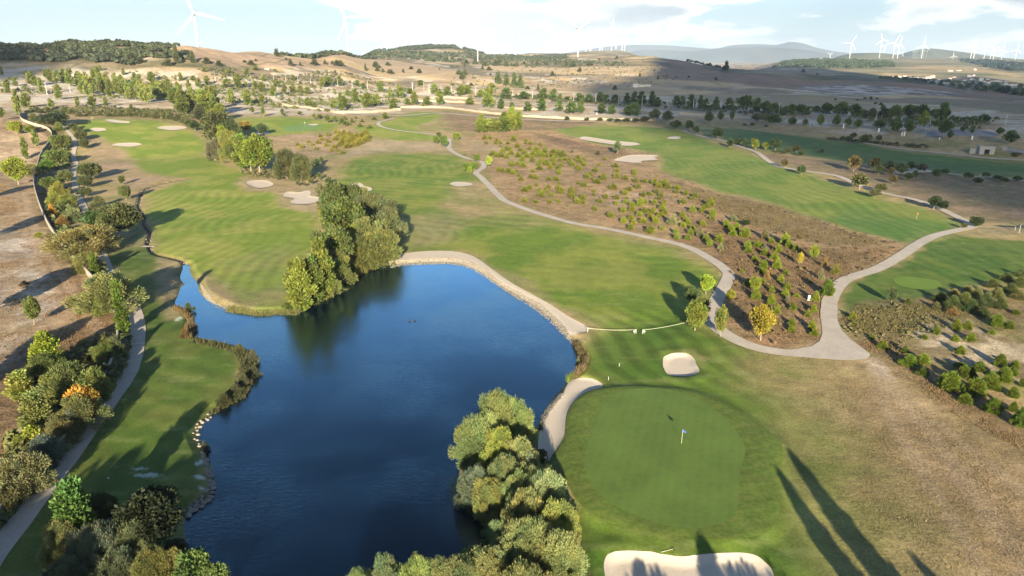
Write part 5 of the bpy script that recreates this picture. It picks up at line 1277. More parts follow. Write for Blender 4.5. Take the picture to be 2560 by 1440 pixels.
for x, yb, yt, w, c, lb in [(533,282,232,40,(.16,.21,.035),'tallest bright poplar above the tree line'),(510,286,228,34,(.14,.18,.035),'tall poplar left of the tallest bright one'),(552,300,262,36,(.19,.22,.04),'yellow-green poplar right above the rusty-topped tree'),(458,285,228,36,(.14,.18,.04),'poplar at the left end of the far poplar row'),(440,262,222,34,(.13,.17,.04),'poplar second from the left end of the far row'),(480,282,240,34,(.17,.20,.045),'light poplar in the far poplar row'),(500,300,262,30,(.10,.12,.06),'grey-green willow below the far poplar row')]:
    plant('poplar', x, yb, yt, w, c, lb, 'tree', 'tall poplars above the tree line')
# hedge of low bushes behind the far left green
for x, yb, w, h in [(200,292,24,12),(225,290,26,12),(250,290,24,11),(275,292,22,11),(300,292,24,14),(322,292,28,20),(345,290,22,12),(368,295,26,16),(392,297,26,18),(412,298,22,16),(425,300,26,20),(445,304,26,20),(460,308,22,18),(180,286,26,14),(160,284,26,14),(140,288,26,12),(120,282,24,12),(95,283,30,14),(290,286,18,12),(330,280,20,18),(520,312,24,14),(505,318,22,14)]:
    plant('shrub', x, yb, yb - h, w, (.11,.125,.045), 'low olive shrub in the belt behind the far left green, ' + ('left end by the oak' if x < 200 else 'above the two upper bunkers' if x < 350 else 'right end'), 'shrub', 'shrub belt behind the far left green')
# ------------------------------------------------------------------ poplar clump and trees in the middle distance
for x, yb, yt, w, c, lb in [(1203,332,288,26,(.17,.22,.035),'leftmost poplar of the isolated clump behind the bush slope'),(1222,330,298,28,(.20,.23,.05),'pale low poplar, second of the isolated clump'),(1240,330,296,26,(.17,.20,.05),'poplar in the gap of the isolated clump'),(1261,330,282,28,(.12,.17,.03),'dark tall poplar in the right half of the isolated clump'),(1280,328,272,26,(.18,.23,.035),'tallest poplar of the isolated clump'),(1297,326,280,24,(.17,.21,.04),'rightmost poplar of the isolated clump')]:
    plant('poplar', x, yb, yt, w, c, lb, 'tree', 'isolated clump of poplars')
for x, yb, yt, w, c, lb in [(1090,360,338,18,(.13,.19,.03),'small green tree at the left of three by the path head'),(1110,368,338,20,(.10,.16,.03),'dark green tree beside the head of the winding path'),(1142,350,332,18,(.19,.26,.03),'bright lime tree right of the path head'),(1097,345,330,12,(.08,.11,.04),'tiny dark tree behind the three at the path head'),(1192,405,384,18,(.10,.15,.03),'dark tree in the bend of the path'),(1186,424,404,22,(.13,.20,.03),'round green tree left of the path bend'),(1168,430,406,24,(.12,.19,.03),'second round green tree left of the path bend'),(1175,434,416,14,(.16,.24,.03),'small bright tree below the pair at the path bend'),(1222,418,390,16,(.21,.27,.03),'lime tree on the right bank of the path bend')]:
    plant('broadleaf', x, yb, yt, w, c, lb, 'tree', 'small trees along the winding path')
plant('small_tree', 1543, 385, 356, 18, (.08,.11,.05), 'slender greyish tree below the wavy bunker', 'tree')
plant('shrub', 1430, 382, 374, 14, (.14,.14,.09), 'greyish shrub on the dark brown band', 'shrub')
plant('shrub', 1495, 388, 378, 14, (.06,.06,.03), 'dark low shrub left of the slender greyish tree', 'shrub')
MIDT = [(300,685,610,55),(445,730,640,55),(555,780,690,60),(115,765,670,60),(205,800,705,90),(275,790,710,60),(20,800,720,80),(400,815,740,70),(500,780,735,50),(650,780,725,60),(742,780,685,60),(965,780,730,60),(1105,800,665,90),(1200,810,740,55),(1240,735,660,80),(1278,820,765,35),(1370,740,685,70),(1395,830,765,55),(1500,825,740,70),(1515,740,665,60),(1590,745,670,50),(1630,830,755,50),(1640,740,700,30),(1720,845,765,80),(1795,840,750,50),(1690,745,720,40),(375,730,660,30),(600,640,600,50),(700,700,630,60),(900,710,640,80),(950,700,640,70),(1050,720,670,50),(840,640,620,30),(60,715,670,40),(800,710,650,50),(1130,690,625,50),(620,800,760,20),(335,885,840,45),(175,660,620,40),(130,640,600,40),(520,700,660,50)]
for r in MIDT:
    far = r[1] < 700
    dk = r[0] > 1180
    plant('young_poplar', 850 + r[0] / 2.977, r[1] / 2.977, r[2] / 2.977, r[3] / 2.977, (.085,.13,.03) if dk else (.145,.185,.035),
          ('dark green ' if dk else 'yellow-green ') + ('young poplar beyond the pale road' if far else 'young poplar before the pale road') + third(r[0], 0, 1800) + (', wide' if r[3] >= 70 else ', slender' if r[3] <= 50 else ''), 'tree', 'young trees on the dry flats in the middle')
MIDR = [(1780,760,700,60),(1855,765,705,60),(1935,760,690,60),(1980,770,710,50),(2045,770,710,60),(1945,845,775,70),(2025,850,785,55),(2135,770,700,50),(2190,775,690,50),(2240,780,690,70),(2320,790,690,50),(2360,800,730,60),(2140,860,790,70),(2195,865,770,80),(2500,790,720,60)]
for r in MIDR:
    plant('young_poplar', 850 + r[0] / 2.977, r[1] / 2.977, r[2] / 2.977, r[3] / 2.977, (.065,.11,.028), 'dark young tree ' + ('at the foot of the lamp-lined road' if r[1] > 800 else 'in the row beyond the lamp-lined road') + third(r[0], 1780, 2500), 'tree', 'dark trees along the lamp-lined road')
ROWR = [(15,790,720,45),(80,810,715,60),(150,815,720,50),(190,810,740,40),(265,820,730,50),(365,820,735,60),(480,825,725,110),(570,835,740,60),(640,850,765,90),(700,855,775,80),(820,855,780,80),(900,855,785,80),(1020,830,790,50),(1085,850,775,80),(1195,860,770,90),(1300,870,785,90),(1365,875,820,50),(1430,880,810,60),(1500,880,790,50),(1590,890,795,90),(1700,880,790,110),(1790,890,790,100),(1880,900,820,80),(1540,885,820,60),(940,860,800,60),(760,860,810,50)]
for r in ROWR:
    plant('small_tree' if r[3] > 75 else 'young_poplar', 1700 + r[0] / 2.977, r[1] / 2.977, r[2] / 2.977, r[3] / 2.977, (.075,.12,.035), ('broad' if r[3] > 75 else 'narrow') + ' dark green tree in the long shaded row ' + ('left of the yard' if r[0] > 1000 else 'right of the middle') + third(r[0], 0, 1900), 'tree', 'long shaded tree row at the right')
for r in [(1945,930,780,90),(1960,1020,900,80),(2005,1040,970,40),(2180,940,870,60),(2250,920,855,90),(2060,910,870,70),(2375,1010,955,50),(2455,1075,980,100),(2100,990,940,30),(2170,1000,950,30),(1480,970,890,80),(1600,1000,890,80),(1700,1000,900,70),(1250,955,880,40),(1320,960,890,60),(1900,960,900,50)]:
    plant('small_tree', 1700 + r[0] / 2.977, r[1] / 2.977, r[2] / 2.977, r[3] / 2.977, (.07,.115,.033), 'dark round tree ' + ('around the grey paved yard' if r[0] > 1850 else 'just left of the grey paved yard') + third(r[0], 1250, 2500) + (', behind' if r[1] < 960 else ', in front'), 'tree', 'trees around the paved yard')
for x, yb, yt, w, c, lb in [(210,925,840,60,0,'dark round tree above the tip of the shaded fairway'),(300,905,830,45,0,'narrow dark tree above the shaded fairway'),(385,905,835,35,0,'slim dark tree right of the narrow one above the shaded fairway'),(690,935,860,120,0,'wide dark tree above the start of the shaded fairway'),(830,940,875,60,0,'small dark tree right of the wide dark one'),(1043,950,865,50,1,'yellow-green tree standing alone above the shaded fairway'),(1160,950,865,55,2,'dull green tree above the middle of the shaded fairway'),(1800,970,840,60,1,'brightest tall tree in the shaded rows'),(930,945,890,40,2,'pale small tree above the shaded fairway'),(570,910,850,80,3,'greyish tree behind the wide dark one')]:
    plant('small_tree', 1700 + x / 2.977, yb / 2.977, yt / 2.977, w / 2.977, [(.07,.11,.035),(.14,.17,.035),(.09,.12,.04),(.11,.115,.07)][c], lb, 'tree', 'trees above the shaded fairway')
for x, yb, yt, w, c, lb in [(2440-1700+0,0,0,0,0,'')][:0]: pass
for x, yb, yt, w, lb in [(1668,308,280,26,'olive tree left of the start of the foot path'),(1690,325,303,28,'dark bush pair at the start of the long foot path'),(1636,304,276,24,'dark round tree behind the far right green'),(1612,305,292,24,'greyish bush behind the far right green'),(1590,306,296,20,'bush in the hedge behind the far right green'),(1566,306,296,20,'another dark bush in the hedge behind that green'),(1545,306,297,18,'left part of the hedge behind the far right green'),(1525,305,296,16,'leftmost dark bush of the hedge behind that green'),(1500,304,295,14,'small pointed bush left of the hedge'),(1466,303,294,12,'tiny dark bush at the pale wall'),(1418,303,292,12,'tiny conical bush at the pale wall')]:
    plant('small_tree', x, yb, yt, w, (.07,.09,.035), lb, 'tree', 'bushes behind the far right green')
LOL = [(70,975,905,60,'dark tree at the very start of the long foot path'),(120,1005,945,40,'small dark tree second along the long foot path'),(280,1040,960,80,'large dark round tree on the upper foot path'),(370,1100,1035,50,'round tree below the foot path, left of two more'),(428,1085,1030,45,'round dark tree, first of a close pair by the foot path'),(475,1095,1035,50,'round dark tree, second of the close pair'),(545,1080,1035,40,'dark tree behind the small yellow one'),(560,1115,1045,50,'small yellow tree by the foot path'),(635,1115,1065,50,'low dark tree right of the small yellow one'),(710,1120,1030,80,'tall dark tree on the shaded fairway edge'),(730,1140,1110,25,'tiny bush under the tall dark tree'),(772,1150,1125,20,'tiniest bush on the shaded fairway edge'),(803,1145,1105,35,'little bush near the reddish tree'),(865,1135,1085,55,'reddish-green tree on the shaded fairway edge'),(900,1165,1125,40,'round green ball bush below the reddish tree'),(1050,1145,1110,40,'lone ball bush on the shaded fairway'),(778,1250,1190,50,'brownish tree standing on the foot path'),(903,1300,1235,60,'dark tree below the foot path bend'),(1290,1275,1165,95,'orange-brown tree beside the shaded fairway'),(1440,1260,1175,80,'large dark tree right of the orange-brown one'),(1475,1300,1230,60,'dark tree tucked under the large dark one'),(1545,1275,1200,65,'dark tree left of the white bunker in the shade'),(1560,1310,1250,45,'reddish small tree left of the white bunker'),(1645,1300,1220,85,'dark tree in front of the white bunker'),(1715,1265,1205,60,'dark tree behind the white bunker'),(1795,1285,1220,70,'grey round tree at the end of the white bunker'),(1695,1345,1290,60,'dark low tree below the white bunker'),(1750,1330,1270,45,'green small tree below the white bunker'),(1585,1370,1310,50,'ball-shaped tree below the reddish small one'),(1905,1325,1260,65,'dark tree at the start of the right edge path'),(1970,1300,1260,50,'dark ball tree above the right edge path'),(2140,1335,1285,60,'dark ball tree below the right edge path'),(2210,1370,1320,70,'wide dark bush below the right edge path'),(2275,1320,1285,50,'dark ball tree halfway along the right edge path'),(2360,1340,1305,60,'low dark bush further along the right edge path'),(2415,1365,1325,50,'small dark bush below the right edge path'),(2505,1355,1310,60,'last dark bush at the right edge'),(1335,1410,1300,110,'large olive tree astride the long foot path'),(1490,1430,1370,80,'olive tree at the bend of the long foot path'),(1205,1055,1015,35,'first dark bush at the left of the upper straight path'),(1250,1050,1015,40,'second dark bush beside the upper straight path'),(1285,1030,990,45,'third and highest dark bush by the upper straight path'),(1365,1080,1010,75,'widest dark bush by the upper straight path'),(1410,1045,1005,35,'small dark bush behind the widest one'),(1478,1055,1010,40,'last dark bush right of the widest one'),(480,935,925,30,'tiny bush on the verge above the shaded fairway'),(538,940,915,30,'second tiny bush on that verge'),(640,950,930,30,'third tiny bush on that verge')]
for x, yb, yt, w, lb in LOL:
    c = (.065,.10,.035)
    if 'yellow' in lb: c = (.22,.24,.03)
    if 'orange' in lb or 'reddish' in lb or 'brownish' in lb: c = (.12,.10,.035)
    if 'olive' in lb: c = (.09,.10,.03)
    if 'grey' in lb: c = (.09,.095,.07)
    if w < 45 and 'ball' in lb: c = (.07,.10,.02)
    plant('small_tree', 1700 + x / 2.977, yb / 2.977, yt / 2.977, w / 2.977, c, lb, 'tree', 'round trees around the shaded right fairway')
for x, yb, yt, w, lb in [(2334,523,488,30,'large dark tree above the path near the right side'),(2356,526,500,26,'dark tree joined to the large one above the path'),(2440,568,540,28,'dark tree with a pale trunk at the path bend by the right edge'),(2410,572,556,14,'small sparse sapling at the path bend'),(2186,494,470,24,'tree with round crown on the middle of the foot path')]:
    plant('broadleaf', x, yb, yt, w, (.045,.07,.025) if 'dark' in lb else (.10,.11,.05), lb, 'tree', 'trees by the upper part of the right path')
# left far poplars: many young ones on the pale terraces
LEFTP = [(15,560,500,30),(60,690,600,60),(140,850,690,70),(200,800,700,90),(235,640,540,60),(315,700,590,50),(440,740,640,70),(580,790,725,40),(690,790,720,80),(790,795,730,45),(380,800,740,50),(345,580,520,50),(380,610,520,60),(430,620,530,60),(480,620,520,70),(530,640,520,70),(590,640,540,60),(620,700,560,70),(660,720,560,70),(710,640,530,60),(690,700,590,60),(740,640,510,60),(760,700,560,60),(800,680,560,70),(820,720,600,60),(860,640,560,60),(880,700,590,70),(930,700,600,60),(960,740,610,60),(1010,740,590,70),(1040,640,560,50),(1070,760,620,70),(1100,765,640,60),(1130,610,540,70),(1150,740,620,60),(1190,740,610,60),(1230,740,620,60),(1260,720,600,60),(1290,740,630,50),(1330,720,620,50),(1360,840,650,90),(1410,700,600,50),(1440,600,565,50),(1430,780,660,70),(1480,650,590,50),(1540,630,570,60),(1345,600,545,40),(1490,830,680,80),(1560,820,660,80),(1600,860,670,90),(1525,535,500,50),(1700,545,515,50),(1840,560,510,50),(1900,525,490,50),(1690,650,590,80),(1770,655,560,80),(1830,650,610,40),(1900,660,610,60),(1950,680,615,70),(2060,650,600,60),(2120,700,625,50),(2035,715,640,60),(1720,775,670,70),(1840,780,680,90),(1890,720,660,30),(1950,770,700,60),(2180,690,630,60),(2240,695,640,60),(2290,700,650,60),(2400,650,580,60),(2450,640,575,80),(2530,640,570,60),(2480,810,740,60),(2540,830,700,60),(2290,790,730,60),(2340,810,760,50),(2230,780,730,30),(2180,600,560,40),(1960,600,560,40),(745,525,490,30),(920,560,510,30),(1125,600,550,40),(210,560,530,60),(270,640,570,40),(120,640,580,40),(1600,690,640,50),(1480,620,590,40),(1000,580,540,40),(905,620,560,50)]
for r in LEFTP:
    lb = 'yellow-green poplar '
    if r[0] < 330: lb += 'scattered on the dry ground at the far left'
    elif r[0] < 1300: lb += 'in the band above the far left green'
    elif r[1] > 700: lb += 'on the terrace above the far middle green'
    else: lb += 'on the upper pale terraces, left of centre'
    lb = ('tall ' if r[1] - r[2] > 95 else 'short ' if r[1] - r[2] < 55 else '') + lb
    if 330 <= r[0] < 1300: lb += ', ' + ('left' if r[0] < 650 else 'middle' if r[0] < 980 else 'right') + ' ' + ('front edge' if r[1] > 715 else 'rear edge' if r[1] < 650 else 'inside')
    elif r[0] >= 1300: lb += ', ' + ('by the dense band' if r[0] < 1600 else 'halfway along' if r[0] < 2100 else 'by the wall')
    plant('young_poplar', r[0] / 2.977, r[1] / 2.977, r[2] / 2.977, max(r[3] / 2.977 * .8, 8), (.165,.195,.045), lb, 'tree', 'young poplars on the pale terraces')
for r in [(2340,890,850,25),(2385,880,850,30),(2440,915,860,40),(2490,910,865,40),(2545,930,880,50),(2370,890,855,20),(2100,850,810,25),(2110,865,840,30),(1960,870,800,30),(1880,850,800,30),(2230,860,830,30)]:
    plant('small_tree', r[0] / 2.977, r[1] / 2.977, r[2] / 2.977, r[3] / 2.977, (.12,.15,.04), 'small green tree on the rim of the far middle green' + third(r[0], 1880, 2545), 'tree', 'trees on the rim of the far middle green')
for x, yb, w, h in [(925,322,18,9),(900,318,20,10),(870,315,22,10),(855,310,18,14),(880,308,16,12),(905,306,14,8),(935,300,16,8),(862,300,12,10),(890,297,10,7),(915,330,12,7)]:
    plant('shrub', x, yb, yb - h, w, (.13,.15,.045), 'olive shrub between the two far middle greens' + third(x, 855, 935), 'shrub', 'shrubs between the far middle greens')
# dark clump on the gold field
for x, yb, yt, w, lb in [(1245,209,183,22,'left tree of the dark clump on the golden fields'),(1266,213,188,20,'middle tree of the dark clump on the golden fields'),(1285,218,187,22,'taller right tree of the dark clump'),(1301,220,190,22,'rightmost tree of the dark clump on the golden fields'),(1157,196,181,16,'lone dark oak pair left of the dark clump, lower one'),(1148,187,176,14,'upper one of the lone dark oaks left of the clump')]:
    plant('oak', x, yb, yt, w, (.07,.10,.035), lb, 'tree', 'dark clump on the golden fields')
OAKS = [(265,505,465,70),(355,488,470,50),(530,515,495,40),(590,545,515,50),(280,530,500,40),(320,540,510,30),(380,550,520,50),(470,540,515,25),(365,545,520,40),(905,590,550,40),(880,555,525,40),(930,560,520,40),(1110,525,500,50),(1160,490,450,60),(1060,515,490,25),(1240,495,460,40),(1180,480,430,60),(1465,485,450,35),(1540,485,455,40),(1680,490,460,50),(1735,500,460,70),(1860,490,455,50),(1580,565,535,45),(1420,530,520,20),(1785,535,505,40),(1840,490,465,30),(1310,490,470,40),(1370,480,465,40),(1080,490,460,60),(1010,480,450,50),(940,475,450,50),(880,455,435,40),(800,455,430,40),(1120,560,545,25),(2140,490,478,20),(1660,440,425,25),(1930,450,435,25),(2060,440,420,30),(2230,570,545,20),(2365,590,570,20),(2045,670,635,40),(740,520,508,14),(190,525,480,25),(5,490,455,60),(700,460,440,40),(1395,665,650,50),(1475,675,630,30),(975,640,620,40)]
for r in OAKS:
    plant('oak', 850 + r[0] / 2.977, r[1] / 2.977, r[2] / 2.977, r[3] / 2.977, OAK, 'dark round oak on the golden fields ' + ('left of the dark clump' if r[0] < 1140 else 'right of the dark clump') + third(r[0], 0, 2400), 'tree', 'oaks dotted over the golden fields')
for r in [(1315,470,350,60),(1435,465,390,55),(1540,475,430,70),(1630,490,455,60),(2060,420,370,50),(2165,490,440,40),(2340,485,445,70),(2420,480,450,35),(2510,490,450,70),(1870,485,450,60),(2130,445,430,25),(1820,465,450,35),(2235,490,465,30),(1250,490,440,80),(440,390,320,90),(1050,470,430,70),(970,470,410,90),(1905,455,440,25),(2475,478,455,30)]:
    plant('oak', r[0] / 2.977, r[1] / 2.977, r[2] / 2.977, r[3] / 2.977, OAK, 'dark oak on the left hillside below the ridge' + third(r[0], 400, 2560), 'tree', 'single oaks on the left hillside')
for r in [(345,520,470,40),(265,595,575,25),(915,535,520,30),(65,578,565,20),(1155,745,735,25),(1455,775,762,30),(1495,780,765,35),(1020,555,548,20),(1375,735,725,25),(1420,730,718,25),(1320,748,738,20),(1420,742,735,25),(1465,738,730,25)]:
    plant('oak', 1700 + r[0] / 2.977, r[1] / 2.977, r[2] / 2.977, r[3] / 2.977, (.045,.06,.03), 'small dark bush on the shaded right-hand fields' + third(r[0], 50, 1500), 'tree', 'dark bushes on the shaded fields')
VT = [(2484,228,207,40),(2515,232,215,30),(2548,230,212,26),(2440,225,212,22),(2460,228,213,22),(2420,220,208,24),(2400,222,210,18),(2380,216,208,20),(2350,214,206,18),(2330,210,203,16),(2310,205,199,16),(2290,202,197,16),(2265,200,194,18),(2240,197,192,16),(2500,230,214,24),(2535,236,222,20),(2450,218,206,22),(2430,212,204,16),(2556,240,222,20)]
for x, yb, yt, w in VT:
    plant('oak', x, yb, yt, w, (.09,.13,.05) if x % 4 < 2 else (.05,.085,.055), 'lush green tree in the valley in front of the village' + third(x, 2240, 2556), 'tree', 'valley trees in front of the village')

# ------------------------------------------------------------------ oak woods on the ridges: one mass each
def wood(name, outline_px, n, hmin, hmax, tint, label, seed, n_leaf=26, leaf=0.42, edge=None):
    """woodland seen far away as one mass"""
    poly = up_poly(outline_px); R = np.random.RandomState(seed)
    lo, hi = poly.min(0), poly.max(0); P = []
    while len(P) < n:
        x = lo[0] + (hi[0] - lo[0]) * R.rand(600); y = lo[1] + (hi[1] - lo[1]) * R.rand(600)
        k = poly_sd(x, y, poly) < 0; k &= fbm(x, y, 35, 2, seed) > 0.40
        P += list(zip(x[k], y[k]))
        if not k.any() and len(P) == 0 and R.rand() < 0.02: break
    P = np.array(P[:n]); z = T(P[:, 0], P[:, 1]); n = len(P)
    h = hmin + (hmax - hmin) * R.rand(n); w = h * (0.9 + 0.6 * R.rand(n))
    ti = np.repeat(np.arange(n), n_leaf); m = len(ti)
    d = R.randn(m, 3); d /= np.linalg.norm(d, axis=1)[:, None]; d[:, 2] = np.abs(d[:, 2]) * 1.1 - 0.1
    rr = 0.65 + 0.35 * R.rand(m)
    c = np.stack([P[ti, 0] + d[:, 0] * w[ti] / 2 * rr, P[ti, 1] + d[:, 1] * w[ti] / 2 * rr, z[ti] + h[ti] * (0.38 + 0.55 * d[:, 2] * rr)], 1)
    a = np.cross(d, R.randn(m, 3)); a /= np.linalg.norm(a, axis=1)[:, None]; b = np.cross(d + R.randn(m, 3) * .5, a); b /= np.linalg.norm(b, axis=1)[:, None]
    s = (w[ti] * leaf * (0.6 + 0.6 * R.rand(m)) / 2)[:, None]
    V = np.stack([c - a * s, c - b * s * .8, c + a * s, c + b * s * .8], 1).reshape(-1, 3)
    lc = (0.7 + 0.6 * R.rand(n))[ti] * (0.8 + .4 * R.rand(m)); col = np.repeat(np.stack([lc, lc, lc], 1), 4, 0)
    me = mesh_np(name, V, np.arange(m * 4).reshape(-1, 4), M['leaf'], col)
    o = obj(name, me); o.color = (*tint, 1); tag(o, label, 'woods', kind='stuff')
OW = (.075,.092,.045)
wood('woods', [(-200,128),(60,126),(200,133),(330,150),(480,152),(470,128),(440,108),(330,100),(180,102),(0,104),(-200,104)], 1500, 4, 7.5, OW, 'dark oak wood along the left ridge', 1)
wood('woods', [(-150,152),(60,150),(200,158),(320,166),(350,160),(260,145),(120,135),(-150,130)], 420, 4, 9, (.06,.075,.04), 'oak scrub on the shaded hollow under the left ridge', 2)
wood('woods', [(495,103),(560,112),(650,126),(720,128),(860,134),(940,138),(930,128),(800,122),(640,112),(560,102),(500,96)], 900, 5, 10, OW, 'oak wood on the ridge right of the largest turbine', 3)
wood('woods', [(900,134),(1000,146),(1100,156),(1200,152),(1420,150),(1420,143),(1250,140),(1200,136),(1100,134),(940,132)], 700, 5, 10, (.07,.09,.045), 'scrub oaks along the foot of the wooded hill', 4)
wood('woods', [(935,130),(1200,133),(1212,130),(1180,122),(1135,110),(1080,106),(1010,114),(950,127)], 1500, 5, 10, (.065,.085,.05), 'trees covering the rounded wooded hill', 5)
wood('woods', [(1100,172),(1180,165),(1420,168),(1560,165),(1560,156),(1400,152),(1200,158)], 260, 4, 8, OW, 'thin belt of oaks across the golden fields', 6)
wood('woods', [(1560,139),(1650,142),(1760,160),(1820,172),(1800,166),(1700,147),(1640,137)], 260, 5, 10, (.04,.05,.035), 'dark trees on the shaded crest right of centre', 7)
SC = (.115,.115,.055)
def scrub(pts, n, a, b, c, lb, sd, name='scrub'): wood(name, pts, n, a, b, c, lb, sd, 16, .5)
scrub([(0,236),(300,250),(600,262),(850,285),(1000,275),(1000,225),(700,205),(560,180),(200,180),(0,200)], 1500, 1.0, 3.0, (.13,.15,.045), 'low green scrub scattered over the pale terraces', 21)
scrub([(1000,232),(1300,250),(1700,275),(2100,300),(2450,330),(2500,300),(2100,276),(1700,262),(1300,238),(1000,222)], 1000, 1.0, 3.2, (.07,.09,.035), 'low scrub along the lamp-lined road', 22)
scrub([(480,170),(700,172),(900,190),(1000,215),(800,215),(560,190)], 500, 1.0, 3.0, SC, 'sparse scrub on the slope above the terraces', 23)
scrub([(1150,190),(1300,170),(1650,165),(1700,200),(1500,215),(1250,225),(1100,205)], 500, 1.0, 3.0, SC, 'hedges and scrub dotted over the golden fields', 24)
scrub([(1110,345),(1210,350),(1380,330),(1640,392),(1660,430),(1800,490),(1790,640),(1730,612),(1600,578),(1450,550),(1330,523),(1260,493),(1225,450)], 700, .3, .8, (.17,.15,.06), 'low dry tufts between the junipers on the brown slope', 33, 'low_scrub')
scrub([(1800,500),(1950,520),(2240,606),(2230,640),(2140,690),(2090,712),(2062,745),(2042,800),(2046,845),(1960,870),(1860,850),(1795,800),(1832,690),(1795,640)], 450, .3, .75, (.15,.11,.05), 'low dry tufts inside the path loop', 34, 'low_scrub')
scrub([(2095,790),(2250,752),(2560,720),(2560,1060),(2400,990),(2250,890),(2120,840)], 230, .25, .6, (.15,.14,.06), 'low weeds on the chalky slope at the right', 35, 'low_scrub')
scrub([(60,290),(160,286),(330,292),(480,310),(500,296),(420,276),(200,268),(60,276)], 500, 1.0, 2.4, (.10,.11,.04), 'scrub belt beyond the far left green', 25)
scrub([(0,1295),(60,1225),(150,1122),(200,1062),(250,985),(285,905),(300,850),(318,850),(312,905),(280,975),(225,1050),(180,1110),(90,1215),(0,1325)], 420, .7, 1.9, (.085,.105,.04), 'undergrowth between the stone wall and the near part of the cart path', 26, 'undergrowth')
scrub([(290,770),(240,690),(190,640),(150,590),(112,530),(95,470),(100,410),(130,360),(160,345),(172,400),(172,450),(180,500),(200,540),(225,600),(245,660),(300,750)], 420, .8, 2.4, (.11,.13,.045), 'undergrowth between the stone wall and the far part of the cart path', 27, 'undergrowth')
scrub([(0,1290),(60,1215),(120,1120),(190,1010),(240,900),(280,850),(240,850),(160,900),(80,1000),(20,1100),(0,1180)], 300, .6, 2.2, (.12,.13,.045), 'mixed shrubs on the outer side of the stone wall', 28, 'undergrowth')
scrub([(500,395),(560,420),(640,445),(700,450),(800,458),(820,445),(700,430),(640,425),(560,395),(520,365)], 160, .6, 1.6, (.13,.13,.055), 'weeds under the tree line on the left fairway', 29, 'undergrowth')
scrub([(740,775),(850,728),(980,664),(990,652),(940,650),(850,690),(760,740)], 200, .5, 1.5, (.09,.11,.035), 'undergrowth beneath the grove on the pond', 30, 'undergrowth')
scrub([(1345,1068),(1300,1085),(1240,1097),(1185,1124),(1155,1166),(1153,1215),(1178,1262),(1218,1300),(1225,1337),(1193,1377),(1133,1414),(1400,1440),(1440,1300),(1360,1180)], 300, .6, 1.8, (.08,.095,.035), 'undergrowth beneath the willows on the near bank', 31, 'undergrowth')
scrub([(1985,345),(2100,352),(2300,372),(2560,395),(2560,385),(2400,372),(2200,356),(2000,340)], 160, .6, 1.8, (.06,.065,.03), 'low bushes on the bank above the straight path', 32)
wood('woods', [(1930,170),(2100,172),(2240,170),(2230,153),(2100,149),(1960,155)], 900, 7, 14, (.085,.12,.07), 'wood on the slope of the far plateau', 8)
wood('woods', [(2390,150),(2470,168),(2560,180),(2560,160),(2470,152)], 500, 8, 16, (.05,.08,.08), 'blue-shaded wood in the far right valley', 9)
wood('woods', [(2200,198),(2330,206),(2420,212),(2420,206),(2330,200),(2200,193)], 200, 5, 10, (.08,.11,.045), 'low scrub and gardens below the village', 10)
# ------------------------------------------------------------------ wind turbines
def turbine(x, yhub, ybase, R_px, D, ang, yaw, label, group=None, hidden=0.0):
    """a turbine at distance D whose hub is seen at (x, yhub) and whose tower foot at ybase"""
    dx, dy, dz = ray(x, yhub)
    X, Y = dx * D, dy * D; zh = CAM_H + dz * D
    zg = float(T0(np.array([X]), np.array([Y]))[0])
    depth = px_per_m((X, Y, zh)); R = R_px / depth
    zb = min(zg, CAM_H + ray(x, ybase)[2] * D) - 1.0
    h = zh - zb; face = math.atan2(X, Y)
    e = empty('wind_turbine', (X, Y, zb), -face + math.radians(yaw)); tag(e, label, 'wind turbine', group)
    b = MB(); tr = R * 0.046; b.tube([(0, 0, 0), (0, 0, h * .5), (0, 0, h - R * .03)], [tr, tr * .8, tr * .55], 10); obj('tower', b.mesh('tower', M['white'], True), e)
    b = MB(); b.box((0, R * .07, h), (R * .085, R * .26, R * .09), taper=.85); obj('nacelle', b.mesh('nacelle', M['white']), e)
    b = MB(); b.ball((0, -R * .085, h), R * .05, 8, 6, sq=(1, 1.3, 1)); obj('hub', b.mesh('hub', M['white'], True), e)
    for k in range(3):
        t = math.radians(ang + 120 * k); c, s_ = math.cos(t), math.sin(t)
        V = []; F = []
        prof = [(0.03, .022, .022), (0.12, .028, .02), (0.22, .05, .012), (0.5, .034, .007), (0.8, .02, .004), (1.0, .005, .002)]
        for r, ch, th in prof:
            for u, v in ((-ch * .4, 0), (0, th), (ch, 0), (0, -th)):
                u *= 1.25
                V.append((c * r * R - s_ * u * R, -R * .085 + v * R, h + s_ * r * R + c * u * R))
        for i in range(len(prof) - 1):
            for q in range(4): F.append((i * 4 + q, i * 4 + (q + 1) % 4, i * 4 + 4 + (q + 1) % 4, i * 4 + 4 + q))
        F += [(3, 2, 1, 0), tuple(len(V) - 4 + q for q in range(4))]
        b = MB(); b.add(V, F); obj('blade', b.mesh('blade', M['white']), e)
    return e
GT = 'wind turbines along the horizon'
